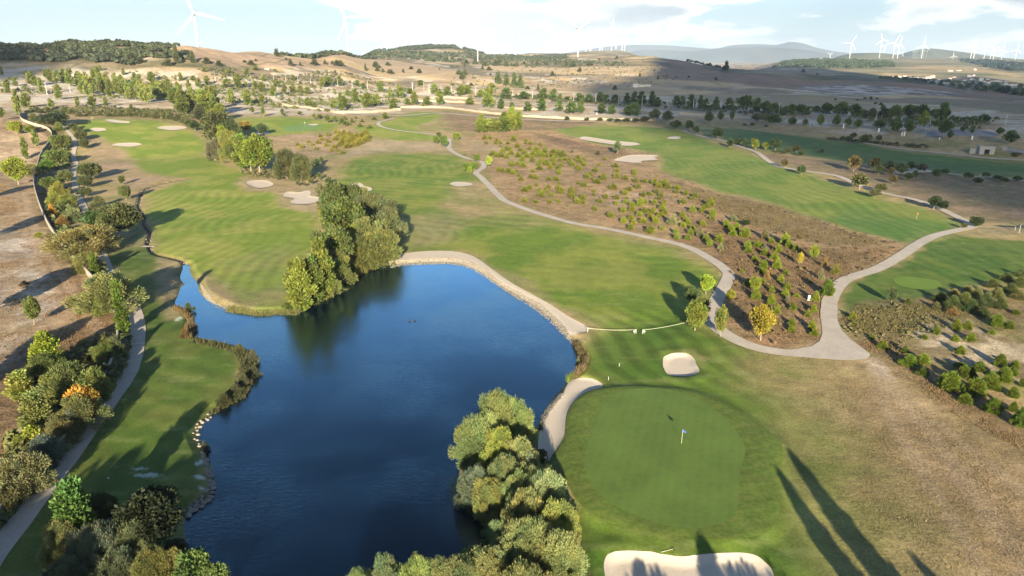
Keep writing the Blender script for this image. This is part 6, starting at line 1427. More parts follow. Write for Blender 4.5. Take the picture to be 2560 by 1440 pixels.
TURB = [
 (484,33,118,72,1120,-12,8,'largest wind turbine, standing on the left ridge behind the oaks'),
 (864,44,135,62,1500,2,22,'second large turbine, with one blade level, above the left golden field'),
 (1193,58,145,36,1900,40,65,'thin turbine in front of the wooded hill foot'),
 (1446,72,135,42,2400,28,40,'tall turbine on its own left of the mesa group, a blade pointing up right'),
 (1236,100,127,18,5200,80,30,'pale tiny turbine left of a second one, against the white cloud'),
 (1277,92,126,18,5200,50,30,'pale turbine right of the other tiny one, against the white cloud'),
 (1389,98,124,12,5600,60,40,'leftmost of three small turbines left of the tall lone one'),
 (1394,104,124,10,6100,10,50,'middle of three small turbines left of the tall lone one'),
 (1402,88,124,14,5200,90,40,'rightmost of three small turbines left of the tall lone one'),
 (1466,82,121,18,4200,55,20,'first turbine of the mesa group, from the left'),
 (1475,100,121,14,4600,35,20,'short turbine in the left part of the mesa group'),
 (1478,92,121,16,4900,100,30,'turbine behind the short one in the mesa group'),
 (1501,86,121,18,4300,115,20,'turbine in the middle of the mesa group'),
 (1506,112,121,11,5400,5,20,'smallest turbine of the mesa group, one blade level'),
 (1531,66,122,22,4000,85,25,'tallest turbine of the mesa group'),
 (1541,107,121,15,4700,140,20,'low turbine right of the tallest one of the mesa group'),
 (1556,101,124,16,4500,25,30,'turbine at the right end of the mesa group, rear one'),
 (1562,104,126,14,4300,35,20,'turbine at the right end of the mesa group, front one'),
 (2076,136,146,9,7000,35,10,'small turbine low at the left end of the right-hand wind farm'),
 (2129,107,149,21,6200,62,20,'first tall turbine of the right-hand wind farm'),
 (2205,99,132,17,6800,105,20,'tall turbine on the knoll, left of a shorter one'),
 (2212,116,132,12,7200,40,15,'short turbine on the knoll'),
 (2238,107,149,21,6200,66,15,'left turbine of the overlapping tall pair'),
 (2249,110,149,20,6000,80,35,'right turbine of the overlapping tall pair'),
 (2256,134,146,8,7600,60,20,'little turbine right of the overlapping tall pair'),
 (2309,113,150,20,6200,85,20,'lone tall turbine before the dark blue hill'),
 (2384,139,152,11,6800,95,10,'short turbine at the foot of the dark blue hill'),
 (2432,116,153,19,6200,72,25,'left turbine of the pair right of the dark blue hill'),
 (2439,118,154,18,6000,100,40,'right turbine of the pair right of the dark blue hill'),
 (2464,124,153,15,6600,90,15,'turbine between the pair and the crossed blades'),
 (2481,118,153,16,6400,45,15,'left turbine of two with crossing blades'),
 (2488,121,154,14,6200,30,30,'right turbine of two with crossing blades'),
 (2508,123,154,15,6400,85,25,'second turbine from the right edge'),
 (2543,124,154,15,6300,80,20,'rightmost white wind turbine, nearest the right edge'),
]
for a in TURB: turbine(*(a[:6] + ((a[6],) if len(a) > 7 else ()) + (a[-1],)), group=GT)
for i, (x, y) in enumerate([(2284,129),(2289,128),(2295,127),(2303,126),(2311,126),(2318,127)]):
    turbine(x, y, y + 6, 4, 8600, 30 + 37 * i, 10, 'very tiny turbine on the flank of the dark blue hill', 'tiny turbines on the dark blue hill')
# measuring mast on the wooded hill
def mast(x, yb, yt, label):
    X, Y, Z = unproj(x, yb); h = (yb - yt) / px_per_m((X, Y, Z))
    b = MB(); b.tube([(0, 0, -.5), (0, 0, h)], [h * .03, h * .015], 6)
    for k in range(3): b.box((0, 0, h * (.8 + .08 * k)), (h * .12, h * .02, h * .02))
    o = obj('mast', b.mesh('mast', M['greymetal']), None, (X, Y, Z)); tag(o, label, 'mast')
mast(1081, 107, 92, 'thin mast on top of the wooded hill')
# ------------------------------------------------------------------ street lamps and poles
def lamp_parts(double):
    b = MB(); b.tube([(0, 0, -.3), (0, 0, 9.6)], [.17, .10], 6); pole = b.mesh('lamp_pole', M['white'])
    b = MB()
    for s in ((-1, 1) if double else (1,)):
        b.tube([(0, 0, 9.4), (s * 1.3, 0, 9.75)], [.07, .06], 5)
        b.box((s * 1.55, 0, 9.78), (.8, .34, .18))
    return pole, b.mesh('lamp_head', M['greymetal'])
LP = {k: lamp_parts(k) for k in (False, True)}
def lamp(x, yb, yt, label, group, double=False):
    X, Y, Z = unproj(x, yb); h = (yb - yt) / px_per_m((X, Y, Z)); s = h / 9.8
    e = empty('street_lamp', (X, Y, Z), 0.1, (s * 1.1, s * 1.1, s)); tag(e, label, 'street lamp', group)
    obj('pole', LP[double][0], e); obj('lamp_head', LP[double][1], e)
GL = 'street lamps of the unbuilt streets'
for x, yb, yt in [(205,230,204),(176,231,209),(291,232,204),(233,228,204),(118,236,205)]:
    lamp(x, yb, yt, 'pale street lamp among the far left poplars, left of the dense band', GL)
for x, yb, yt in [(445,205,193),(493,204,188),(539,204,184),(626,198,184),(655,200,186),(685,205,188),(715,207,190),(745,208,191),(777,212,195),(845,216,200),(635,222,214),(695,228,214)]:
    lamp(x, yb, yt, 'pale street lamp in the row along the upper left terraces', GL)
for x, yb, yt in [(881,220,201),(919,222,202),(1031,228,207),(1032,226,209),(1073,231,211),(1103,232,213),(1129,234,214),(1145,235,216)]:
    lamp(x, yb, yt, 'street lamp in the row just left of the double terrace wall', GL)
for x, yb, yt in [(1189,236,218),(1235,240,221),(1282,243,224),(1331,245,226),(1381,249,230),(1434,252,233),(1489,258,235),(1546,260,237),(1605,263,239),(1668,266,243)]:
    lamp(x, yb, yt, 'street lamp in the even row crossing the middle distance', GL)
for x, yb, yt, lb in [(1733,274,245,'first lamp of the shaded street, seen from the left'),(1801,276,249,'second lamp of the shaded street'),(1872,278,252,'third lamp of the shaded street'),(1946,288,257,'fourth and tallest lamp of the shaded street')]:
    lamp(x, yb, yt, lb, GL)
for x, yb, yt, dbl, lb in [(2189,304,282,False,'grey lamp among dark trees left of the yard'),(2203,303,287,False,'single-arm lamp just right of the grey lamp'),(2251,312,291,False,'lamp hidden between dark trees'),(2324,315,291,True,'double-headed lamp over the yard, nearest its left end'),(2301,315,297,False,'lamp left of the bright tall tree in the shade'),(2397,307,291,True,'double-headed lamp behind the yard'),(2355,314,303,False,'short lamp at the dark tree by the yard'),(2453,311,297,True,'double-headed lamp at the dark bush right of the yard'),(2434,318,303,True,'double-headed lamp in the middle of the yard'),(2313,335,313,False,'lamp in front of the yard')]:
    lamp(x, yb, yt, lb, GL, dbl)
for x, yb, yt, lb in [(2513,313,288,'plain utility pole on the shaded field near the right edge'),(2421,297,284,'short utility pole left of the plain one'),(1060,228,206,'lattice pole in front of the brown bank, right one'),(1031,224,205,'lattice pole in front of the brown bank, left one')]:
    X, Y, Z = unproj(x, yb); h = (yb - yt) / px_per_m((X, Y, Z))
    b = MB(); b.tube([(0, 0, -.3), (0, 0, h)], [.22, .12], 6); b.box((0, 0, h * .93), (1.8, .12, .12)); b.box((0, 0, h * .84), (1.2, .12, .12))
    o = obj('utility_pole', b.mesh('utility_pole', M['greymetal']), None, (X, Y, Z)); tag(o, lb, 'pole', 'utility poles')
# white marker pillars
for x, yb, yt, lb in [(2429,350,340,'white pillar below the bare tree by the yard'),(2260,340,330,'left one of two white pillars in front of dark trees'),(2254,340,331,'right-hand twin of the two white pillars'),(2196,331,321,'white pillar left of the twin pillars'),(2034,314,304,'white pillar of the pair above the shaded fairway, right one'),(2025,314,306,'white pillar of that pair, left one'),(2108,321,312,'white pillar above the middle of the shaded fairway'),(1492,287,282,'short white pillar behind the pale wall'),(2348,350,344,'squat white block by the path bank')]:
    X, Y, Z = unproj(x, yb); h = (yb - yt) / px_per_m((X, Y, Z))
    b = MB(); b.box((0, 0, h / 2), (h * .28, h * .28, h)); b.box((0, 0, h * 1.02), (h * .36, h * .36, h * .07))
    o = obj('pillar', b.mesh('pillar', M['plaster']), None, (X, Y, Z)); tag(o, lb, 'pillar', 'white service pillars')
# ------------------------------------------------------------------ walls
def wall(pts_px, h, th, mat, label, name='stone_wall', step=1.5, capmat=None, jag=0.0):
    p = smooth_open(up_poly(pts_px), 6)
    d = np.concatenate([[0], np.cumsum(np.hypot(*np.diff(p, axis=0).T))]); n = max(int(d[-1] / step), 4)
    t = np.linspace(0, d[-1], n); x = np.interp(t, d, p[:, 0]); y = np.interp(t, d, p[:, 1])
    tx = np.gradient(x); ty = np.gradient(y); L = np.hypot(tx, ty); nx, ny = -ty / L, tx / L; z = T(x, y)
    def strip(hw, z0, z1):
        V = []
        for s, zz in ((-1, z0), (-1, z1), (1, z1), (1, z0)):
            V.append(np.stack([x + nx * s * hw, y + ny * s * hw, z + zz], -1))
        V = np.stack(V, 1).reshape(-1, 3); i = np.arange(n - 1)[:, None] * 4; k = np.array([0, 1, 2, 3])[None, :]; k2 = (k + 1) % 4
        F = np.stack([i + k, i + k2, i + 4 + k2, i + 4 + k], -1).reshape(-1, 4)
        E = np.array([[0, 1, 2, 3], [n * 4 - 1, n * 4 - 2, n * 4 - 3, n * 4 - 4]])
        return V, np.vstack([F, E])
    hh = h * (1 + jag * (np.floor(t / 9) % 2 - .5)) if jag else h
    if np.isscalar(hh): hh = np.full(n, hh)
    V, F = strip(th / 2, -0.6, hh)
    o = obj(name, mesh_np(name, V, F, mat)); tag(o, label, 'wall')
    V, F = strip(th / 2 + .06, hh + 0.003, hh + .10)
    obj('coping', mesh_np('coping', V, F, capmat or mat), o)
    return o
wall([(54,284),(50,292),(56,302),(77,311),(100,318),(118,324),(129,334),(130,346),(124,358),(114,373),(106,386),(100,398),(94,420),(88,440),(86,460),(89,480),(97,507),(107,534),(121,564),(138,591),(158,618),(181,648),(205,673),(228,698),(255,730),(276,756),(286,780),(292,805),(296,830),(298,850),(294,880),(284,915),(264,960),(235,1015),(205,1060),(181,1094),(150,1133),(118,1170),(84,1208),(34,1262),(0,1302),(-60,1370),(-120,1430)], 1.6, 0.32, M['wall'], 'long winding stone wall on the left, sunlit on its outer face')
wall([(690,262),(760,271),(820,279),(850,284),(930,282),(1001,276)], 2.0, .5, M['wallwhite'], 'pale retaining wall behind the far middle green', 'retaining_wall', 4, jag=.25)
wall([(1001,270),(1080,270),(1132,273),(1186,280),(1253,288),(1320,293),(1421,298),(1522,301),(1640,303)] , 1.7, .5, M['wallwhite'], 'long cream retaining wall running behind the isolated poplar clump', 'retaining_wall', 4, jag=.25)
wall([(1046,254),(1100,255),(1186,259),(1240,267),(1290,273),(1350,276)] , 1.8, .5, M['wallwhite'], 'upper cream retaining wall left of the lamp-lined road', 'retaining_wall', 4, jag=.3)
wall([(1070,246),(1120,245),(1180,249)], 1.8, .5, M['wallwhite'], 'short pale wall stepping up behind the upper retaining wall', 'retaining_wall', 4)
wall([(1700,286),(1800,292),(1860,298),(1930,305)], 1.6, .5, M['wallwhite'], 'grey wall in shade behind the start of the shaded fairway', 'retaining_wall', 4)
wall([(2505,376),(2540,384),(2580,392)], 2.2, .5, M['concrete'], 'concrete wall running right from the tunnel mouth', 'retaining_wall', 3)
# stream edging stones and tunnel
def tunnel(x, yb):
    X, Y, Z = unproj(x, yb); b = MB(); m = px_per_m((X, Y, Z))
    w, h = 34 / m, 19 / m
    e = empty('tunnel_mouth', (X, Y, Z), -0.2); tag(e, 'grey concrete tunnel mouth with a dark opening near the right edge', 'tunnel')
    for s in (-1, 1): b.box((s * w * .34, 2, h * .5), (w * .32, 4, h))
    b.box((0, 2, h * .84), (w * .36 + .01, 3.9, h * .30)); b.box((0, 2, h * 1.04), (w * 1.08, 4.3, h * .1))
    obj('portal', b.mesh('portal', M['concrete']), e)
    b = MB(); b.box((0, 2.6, h * .34), (w * .355, .2, h * .66)); obj('opening', b.mesh('opening', M['dark']), e)  # solid dark panel: the shade inside the tunnel as colour
    b = MB(); b.box((-w * .72, 3.5, h * .35), (w * .45, .5, h * .7), rz=-.3); obj('wing_wall', b.mesh('wing_wall', M['concrete']), e)
tunnel(2466, 387)
# ------------------------------------------------------------------ buildings
def house(name, x, yb, w_px, h_px, label, group=None, rz=0.0, tile=True, depth=None, cat='house', storeys=1):
    X, Y, Z = unproj(x, yb); m = px_per_m((X, Y, Z)); w, h = w_px / m, h_px / m; dd = depth or w * .7
    e = empty(name, (X, Y, Z - .5), rz); tag(e, label, cat, group)
    b = MB(); b.box((0, dd / 2, h * .35), (w, dd, h * .7)); obj('wall', b.mesh('wall', M['plaster']), e)
    b = MB(); z0 = h * .702; z1 = h; ov = w * .04
    b.add([(-w / 2 - ov, -ov, z0), (w / 2 + ov, -ov, z0), (w / 2 + ov, dd + ov, z0), (-w / 2 - ov, dd + ov, z0), (-w / 2 - ov, dd / 2, z1), (w / 2 + ov, dd / 2, z1)],
          [(0, 1, 5, 4), (2, 3, 4, 5), (1, 2, 5), (3, 0, 4), (3, 2, 1, 0)])
    obj('roof', b.mesh('roof', M['roof'] if tile else M['wallwhite']), e)
    for s in (-.28, .02, .3):
        b = MB(); b.box((s * w, -.06, h * .38), (w * .1, .1, h * .2)); obj('window', b.mesh('window', M['dark']), e)
    return e
V_H = [(2241,193,20,5),(2262,193,10,5),(2291,196,13,6),(2305,196,9,4),(2322,197,22,8),(2330,194,16,7),(2336,205,12,7),(2343,208,9,5),(2362,208,9,4),(2375,198,10,5),(2386,194,9,3),(2369,209,8,4),(2392,208,12,6),(2397,204,10,4),(2409,209,9,4),(2425,193,12,8),(2434,190,9,4),(2430,200,12,5),(2442,201,8,4),(2453,202,9,10),(2463,205,10,4),(2472,208,9,5),(2491,204,12,5),(2500,205,7,4),(2515,206,9,4),(2480,204,8,4),(2376,178,12,3),(2400,177,10,3),(2438,175,7,4),(2518,212,14,5),(2530,214,12,5),(2540,213,10,4),(2552,212,9,4),(2412,202,11,4),(2380,206,8,4),(2350,200,10,4),(2277,195,8,4),(2470,199,10,4)]
for i, (x, y, w, h) in enumerate(V_H):
    big = 'tower-like white building in the village' if (w, h) == (9, 10) else None
    if not big:
        big = ('wide ' if w >= 16 else '') + 'cream house ' + ('at the left end of the far village' if x < 2300 else 'in the middle of the far village' if x < 2420 else 'at the right end of the far village') + (', on the hillside above it' if y < 180 else ' on its upper side' if y < 197 else ' near the valley trees')
    house('house', x, y, w, h, big, 'houses of the far village', rz=((i * 37) % 50 - 25) / 60, tile=i % 3 != 1)
house('farm_building', 1589, 218, 13, 12, 'white block with a flat roof at the left end of the farm sheds', None, -.1, False, cat='building')
house('farm_shed', 1604, 217, 15, 8, 'long low white shed next to the white block on the golden field', 'low farm sheds', -.1, False, cat='building')
house('farm_shed', 1620, 216, 13, 7, 'right-hand low white shed of the farm on the golden field', 'low farm sheds', -.1, False, cat='building')
house('hut', 667, 174, 11, 5, 'tiny white hut on the scrubby slope above the left terraces', None, .1, False, cat='building')
# ------------------------------------------------------------------ flags, rakes, rope fence and signs
def flag(x, yb, h, cloth, label, fl=.5):
    X, Y, Z = unproj(x, yb); Z = float(T(np.array([X]), np.array([Y]))[0]) + .05
    e = empty('flagstick', (X, Y, Z)); tag(e, label, 'flag')
    b = MB(); b.tube([(0, 0, 0), (.04, 0, h)], [.028, .02], 6); obj('pole', b.mesh('pole', M['rope']), e)
    V = []; n = 5
    for i in range(n + 1):
        u = i / n * fl; wv = .05 * math.sin(i * 1.5)
        for s in (0, 1):
            for v in (0, 1): V.append((.04 + u * .8, wv + (s - .5) * .02, h - .03 - v * .38 * (1 - .35 * i / n) - u * .5))
    F = []
    for i in range(n):
        a = i * 4; F += [(a, a + 1, a + 5, a + 4), (a + 2, a + 6, a + 7, a + 3), (a, a + 4, a + 6, a + 2), (a + 1, a + 3, a + 7, a + 5)]
    b = MB(); b.add(V, F); obj('flag', b.mesh('flag', cloth), e)
flag(1703, 1116, 2.2, M['blue'], 'blue flag on a pale stick in the near putting green', .6)
M['yellow'] = simple_mat('yellow_flag', (0.7, 0.6, 0.1), .8, .1, 4, 0)
M['red'] = simple_mat('red_flag', (0.6, 0.1, 0.05), .8, .1, 4, 0)
flag(231, 306, 3.0, M['yellow'], 'small pale flag on the far left green', .7)
flag(2291, 548, 2.2, M['red'], 'tiny red flag on the green beside the upper right path', .5)
flag(762, 316, 3.0, M['white'], 'tiny white flag on the far middle green', .7)
flag(2447, 455 - 7, 2.2, M['white'], 'tiny flag on the shaded fairway near the right edge', .5)
def rake(x1, y1, x2, y2, label):
    A = unproj(x1, y1); B = unproj(x2, y2); d = Vector((B[0] - A[0], B[1] - A[1], 0)); L = d.length
    z = float(T(np.array([A[0]]), np.array([A[1]]))[0]) + .08
    e = empty('rake', (A[0], A[1], z), math.atan2(d.y, d.x)); tag(e, label, 'rake')
    b = MB(); b.tube([(0, 0, 0), (L, 0, .05)], [.025, .025], 6); obj('handle', b.mesh('handle', M['rope']), e)
    b = MB(); b.box((L, 0, .05), (.07, .6, .05))
    for k in range(9): b.box((L, -.28 + .07 * k, .01), (.02, .015, .07))
    obj('head', b.mesh('head', M['cloth_dark']), e)
rake(1653, 1383, 1683, 1376, 'pale-handled rake lying at the rim of the lower bunker')
rake(592, 424, 600, 424.5, 'pale stick lying under the tree line on the left fairway')
def post(px, py, h, r, label, group):
    X, Y, Z = unproj(px, py); Z = float(T(np.array([X]), np.array([Y]))[0])
    b = MB(); b.tube([(0, 0, -.1), (0, 0, h)], [r, r * .9], 6); b.ball((0, 0, h), r * 1.3, 6, 4)
    o = obj('post', b.mesh('post', M['rope'])); o.location = (X, Y, Z); tag(o, label, 'post', group); return Vector((X, Y, Z + h * .95))
GP = 'posts of the rope barrier'
p1 = post(1469, 830, .9, .05, 'rope post at the tip of the long sand strip', GP)
p2 = post(1590, 834, .9, .05, 'rope post at the left side of the gap in the rope', GP)
p3 = post(1606, 835, .9, .05, 'rope post at the right side of the gap in the rope', GP)
p4 = post(1728, 812, .9, .05, 'rope post beside the green tree with the pale trunk', GP)
for a, b_, lb in ((p1, p2, 'pale rope from the sand strip to the gap, across the mown grass'), (p3, p4, 'pale rope from the gap up to the green tree')):
    pts = [a.lerp(b_, i / 12) - Vector((0, 0, .25 * 4 * (i / 12) * (1 - i / 12))) for i in range(13)]
    mb = MB(); mb.tube(pts, .035, 5); o = obj('rope', mb.mesh('rope', M['rope'])); tag(o, lb, 'rope')
for (x, y, lb) in ((1586, 832, 'small white sign hanging left of the gap in the rope'), (1610, 832, 'small white sign hanging right of the gap in the rope')):
    X, Y, Z = unproj(x, y + 3); b = MB(); b.box((0, 0, .55), (.38, .04, .30)); b.tube([(0, 0, -.05), (0, 0, .42)], .02, 5)
    o = obj('sign', b.mesh('sign', M['white']), None, (X, Y, float(T(np.array([X]), np.array([Y]))[0]))); tag(o, lb, 'sign')
X, Y, Z = unproj(2022, 751); b = MB(); b.box((0, 0, .62), (.55, .12, 1.0)); b.box((0, 0, 1.16), (.6, .2, .07)); b.box((0, 0, .06), (.7, .3, .12))
o = obj('sign', b.mesh('sign', M['white']), None, (X, Y, Z), .1); tag(o, 'small white board standing in brown grass left of a pointed juniper', 'sign')
# marker stakes near the green
for x, y, lb in [(1548, 916, 'thin white stake with a pale plate on the mown grass'), (1521, 950, 'thin pale stake above the collar of the near green'), (271, 1197, 'white tee marker on the left strip of turf'), (2269 - 80, 0, '')][:3]:
    X, Y, Z = unproj(x, y); b = MB(); b.tube([(0, 0, -.05), (0, 0, .55 if 'tee' not in lb else .12)], .03, 5)
    b.ball((0, 0, .12 if 'tee' in lb else .56), .1 if 'tee' in lb else .05, 7, 5)
    o = obj('marker', b.mesh('marker', M['white']), None, (X, Y, float(T(np.array([X]), np.array([Y]))[0]))); tag(o, lb, 'marker')
# cross strip on the left path
X, Y, Z = unproj(343, 860); b = MB(); b.box((0, 0, .10), (2.7, .28, .10)); b.box((0, 0, .16), (2.5, .10, .03))
o = obj('drain_cover', b.mesh('drain_cover', M['plaster']), None, (X, Y, Z), .12); tag(o, 'white drain strip across the left cart path', 'drain')
# little footbridge over the stream
X, Y, Z = unproj(374, 616); b = MB()
for k in range(9): b.box((-1.6 + .4 * k, 0, .12), (.36, 1.3, .07))
for s in (-.45, .45): b.box((0, s, .045), (3.6, .12, .08))
o = obj('footbridge', b.mesh('footbridge', M['stone']), None, (X, Y, float(T0(np.array([X]), np.array([Y]))[0])), .0); tag(o, 'small plank footbridge over the stream', 'footbridge')
# ------------------------------------------------------------------ shelter with solar panels at the right edge
def shelter():
    X, Y, Z = unproj(2572, 582); e = empty('shelter', (X, Y, Z), -.25); tag(e, 'metal shelter with a sloping panel roof, cut by the right edge', 'shelter')
    b = MB(); b.add([(-3.6, -2.0, 2.9), (4, -2.0, 2.9), (4, 2.4, 1.2), (-3.6, 2.4, 1.2), (-3.6, -2.0, 3.02), (4, -2.0, 3.02), (4, 2.4, 1.32), (-3.6, 2.4, 1.32)],
                    [(3, 2, 1, 0), (4, 5, 6, 7), (0, 1, 5, 4), (1, 2, 6, 5), (2, 3, 7, 6), (3, 0, 4, 7)])
    obj('roof', b.mesh('roof', M['panel']), e)
    for sx in (-3.2, 0.2, 3.6):
        b = MB(); b.tube([(sx, -1.4, -.2), (sx, -1.4, 2.6)], .07, 6); obj('leg', b.mesh('leg', M['greymetal']), e)
        b = MB(); b.tube([(sx, 1.9, -.2), (sx, 1.9, 1.35)], .07, 6); obj('leg', b.mesh('leg', M['greymetal']), e)
        b = MB(); b.tube([(sx, 1.9, .3), (sx, -1.4, 2.4)], .04, 5); obj('brace', b.mesh('brace', M['greymetal']), e)
shelter()
# ------------------------------------------------------------------ golfers on the left fairway
def person(x, yb, label, shirt, rz, stride=.25, arm=.3):
    X, Y, Z = unproj(x, yb)
    J = {'pel': (0, 0, .93), 'sp': (0, .01, 1.15), 'ch': (0, .02, 1.38), 'nk': (0, 0, 1.50), 'hd': (0, -.03, 1.62), 'tp': (0, -.02, 1.74),
         'lh': (.10, 0, .90), 'lk': (.11, -stride * .5, .50), 'la': (.11, -stride * .35, .08), 'lt': (.11, -stride * .35 - .17, .035),
         'rh': (-.10, 0, .90), 'rk': (-.11, stride * .1, .50), 'ra': (-.11, stride * .8, .10), 'rt': (-.11, stride * .8 - .15, .035),
         'ls': (.19, .01, 1.40), 'le': (.25, .02, 1.13), 'lw': (.22, -arm, .95), 'rs': (-.19, .01, 1.40), 're': (-.25, .04, 1.13), 'rw': (-.22, -arm * .6, .92)}
    Rr = {'pel': .14, 'sp': .125, 'ch': .15, 'nk': .055, 'hd': .095, 'tp': .07, 'lh': .095, 'rh': .095, 'lk': .06, 'rk': .06, 'la': .042, 'ra': .042, 'lt': .035, 'rt': .035,
          'ls': .065, 'rs': .065, 'le': .045, 're': .045, 'lw': .03, 'rw': .03}
    E = [('pel', 'sp'), ('sp', 'ch'), ('ch', 'nk'), ('nk', 'hd'), ('hd', 'tp'), ('pel', 'lh'), ('lh', 'lk'), ('lk', 'la'), ('la', 'lt'), ('pel', 'rh'), ('rh', 'rk'), ('rk', 'ra'), ('ra', 'rt'), ('ch', 'ls'), ('ls', 'le'), ('le', 'lw'), ('ch', 'rs'), ('rs', 're'), ('re', 'rw')]
    def skin(name, keys, edges, grow, mats, parent):
        idx = {k: i for i, k in enumerate(keys)}
        me = bpy.data.meshes.new(name); me.from_pydata([J[k] for k in keys], [(idx[a], idx[b]) for a, b in edges], [])
        for mm in mats: me.materials.append(mm)
        o = obj(name, me, parent); md = o.modifiers.new('skin', 'SKIN')
        for i, k in enumerate(keys):
            sv = me.skin_vertices[0].data[i]; r = Rr[k] + grow; sv.radius = (r, r * (.75 if k in ('pel', 'sp', 'ch') else 1)); sv.use_root = (i == 0)
        s2 = o.modifiers.new('sub', 'SUBSURF'); s2.levels = s2.render_levels = 1
        return o
    body = skin('person', list(J), E, 0, [M['skin']], None); body.location = (X, Y, Z); body.rotation_euler = (0, 0, rz); tag(body, label, 'person')
    sk = ['pel', 'sp', 'ch', 'ls', 'le', 'rs', 're']; skin('shirt', sk, [('pel', 'sp'), ('sp', 'ch'), ('ch', 'ls'), ('ls', 'le'), ('ch', 'rs'), ('rs', 're')], .018, [shirt], body)
    J['hip'] = (0, 0, .95); Rr['hip'] = .14
    tk = ['hip', 'lh', 'lk', 'la', 'rh', 'rk', 'ra']; skin('trousers', tk, [('hip', 'lh'), ('lh', 'lk'), ('lk', 'la'), ('hip', 'rh'), ('rh', 'rk'), ('rk', 'ra')], .022, [M['cloth_dark']], body)
    b = MB(); b.ball((0, -.01, 1.70), .108, 10, 6, sq=(1, 1.05, .75)); b.box((0, -.14, 1.69), (.13, .12, .02)); obj('cap', b.mesh('cap', M['white'], True), body)
    for s, w_, a_ in ((.22, 'lw', arm), (-.22, 'rw', arm * .6)):
        b = MB(); wx, wy, wz = J[w_]
        b.ball((wx, wy, wz - .04), .045, 7, 5, sq=(.6, 1, 1.1))
        for f in range(4): b.tube([(wx, wy - .03 + .02 * f, wz - .06), (wx * .98, wy - .032 + .02 * f, wz - .11 - .008 * (f % 3)), (wx * .94, wy - .03 + .018 * f, wz - .14)], [.011, .010, .008], 5)
        b.tube([(wx, wy - .045, wz - .03), (wx, wy - .07, wz - .07), (wx * .97, wy - .07, wz - .10)], [.012, .011, .009], 5)
        obj('hand', b.mesh('hand', M['skin'], True), body)
    b = MB()
    for s in (-.035, .035): b.ball((s, -.115, 1.635), .014, 6, 4)
    obj('eyes', b.mesh('eyes', M['dark']), body)
    b = MB(); b.ball((0, -.125, 1.605), .018, 6, 4, sq=(.8, 1.2, 1.3)); obj('nose', b.mesh('nose', M['skin'], True), body)
    return body
person(538, 406, 'golfer in a white top and dark trousers walking beside a golf trolley', M['white'], 2.0)
person(563, 406, 'golfer in a white top standing at the edge of the tree line', M['white'], 1.2, .1, .15)
X, Y, Z = unproj(545, 407); e = empty('golf_trolley', (X, Y, Z), .8); tag(e, 'golf trolley with a dark bag between the two golfers', 'golf trolley')
b = MB(); b.tube([(0, 0, .25), (.25, 0, 1.1)], [.15, .17], 9); obj('bag', b.mesh('bag', M['cloth_dark']), e)
b = MB()
for k in range(5): b.tube([(.25 + .03 * math.cos(k), .07 * math.sin(k * 1.3), 1.05), (.33 + .03 * k % .1, .1 * math.sin(k * 1.3), 1.32)], .012, 5); b.ball((.33, .1 * math.sin(k * 1.3), 1.33), .04, 6, 4)
obj('clubs', b.mesh('clubs', M['greymetal']), e)
b = MB(); b.tube([(0, 0, .2), (-.55, 0, .95)], .02, 5); b.tube([(0, -.3, .17), (0, .3, .17)], .02, 5); obj('frame', b.mesh('frame', M['greymetal']), e)
for s in (-.3, .3):
    b = MB(); b.tube([(0, s - .03, .17), (0, s + .03, .17)], .16, 12); obj('wheel', b.mesh('wheel', M['cloth_dark']), e)
# ducks
for x, y, lb in [(1023, 804, 'left one of two dark ducks on the pond'), (1037, 802, 'right one of two dark ducks on the pond')]:
    X, Y, Z = unproj(x, y, WATER_Z); b = MB(); b.ball((0, 0, .08), .22, 10, 6, sq=(1.1, .55, .5)); b.tube([(.17, 0, .12), (.23, 0, .26), (.25, 0, .32)], [.06, .045, .05], 7); b.ball((.27, 0, .34), .065, 8, 5); b.box((.35, 0, .33), (.09, .05, .02)); b.tube([(-.2, 0, .12), (-.33, 0, .19)], [.07, .01], 6)
    o = obj('duck', b.mesh('duck', M['duck'], True), None, (X, Y, Z), .3); tag(o, lb, 'duck', 'ducks on the pond')
# ------------------------------------------------------------------ stones on the banks
def stone_mesh(seed, sub=2):
    b = MB(); b.ball((0, 0, 0), 1, 9, 6); V = np.array(b.v); R = np.random.RandomState(seed)
    k = 1 + .35 * (fbm(V[:, 0] * 2 + 9 * seed, V[:, 1] * 2 + V[:, 2] * 1.7, 1.2, 3, seed) - .5) * 2; V = V * k[:, None] * np.array([1, .8, .62])
    b.v = [tuple(v) for v in V]; return b.mesh('boulder', M['stone'])
ST = [stone_mesh(s) for s in range(4)]
RB = random.Random(5)
GB = 'boulders along the left bank of the pond'
nb = 0
BANK = [(470,1276),(480,1268),(490,1260),(500,1254),(510,1247),(520,1240),(526,1231),(530,1222),(532,1212),(533,1202),(532,1192),(531,1182),(528,1172),(524,1160),(518,1150),(514,1140),(510,1128),(500,1105),(494,1090),(492,1078),(496,1068),(502,1058),(510,1048),(518,1040),(526,1032)]
for i, (x, y) in enumerate(BANK):
    for j in range(3 if y > 1130 else 2):
        xx = x + RB.uniform(-6, 2) - 5 * j; yy = y + RB.uniform(-4, 4) - 3 * j
        X, Y, Z = unproj(xx, yy); z = float(T(np.array([X]), np.array([Y]))[0]); r = RB.uniform(.22, .44) * (1 if y > 1130 else .75) * (1.15 if j == 0 else .8)
        o = obj('boulder', ST[RB.randrange(4)], None, (X, Y, max(z, WATER_Z) + r * .15), RB.uniform(0, 6), (r, r, r))
        lb = 'pale boulder at the waterline, ' if j == 0 else 'pale boulder set back from the water, '
        lb += 'in the lower part of the stone edging' if y > 1215 else 'in the bulging middle part of the stone edging' if y > 1130 else 'in the upper part of the stone edging'
        tag(o, lb, 'boulder', GB); nb += 1
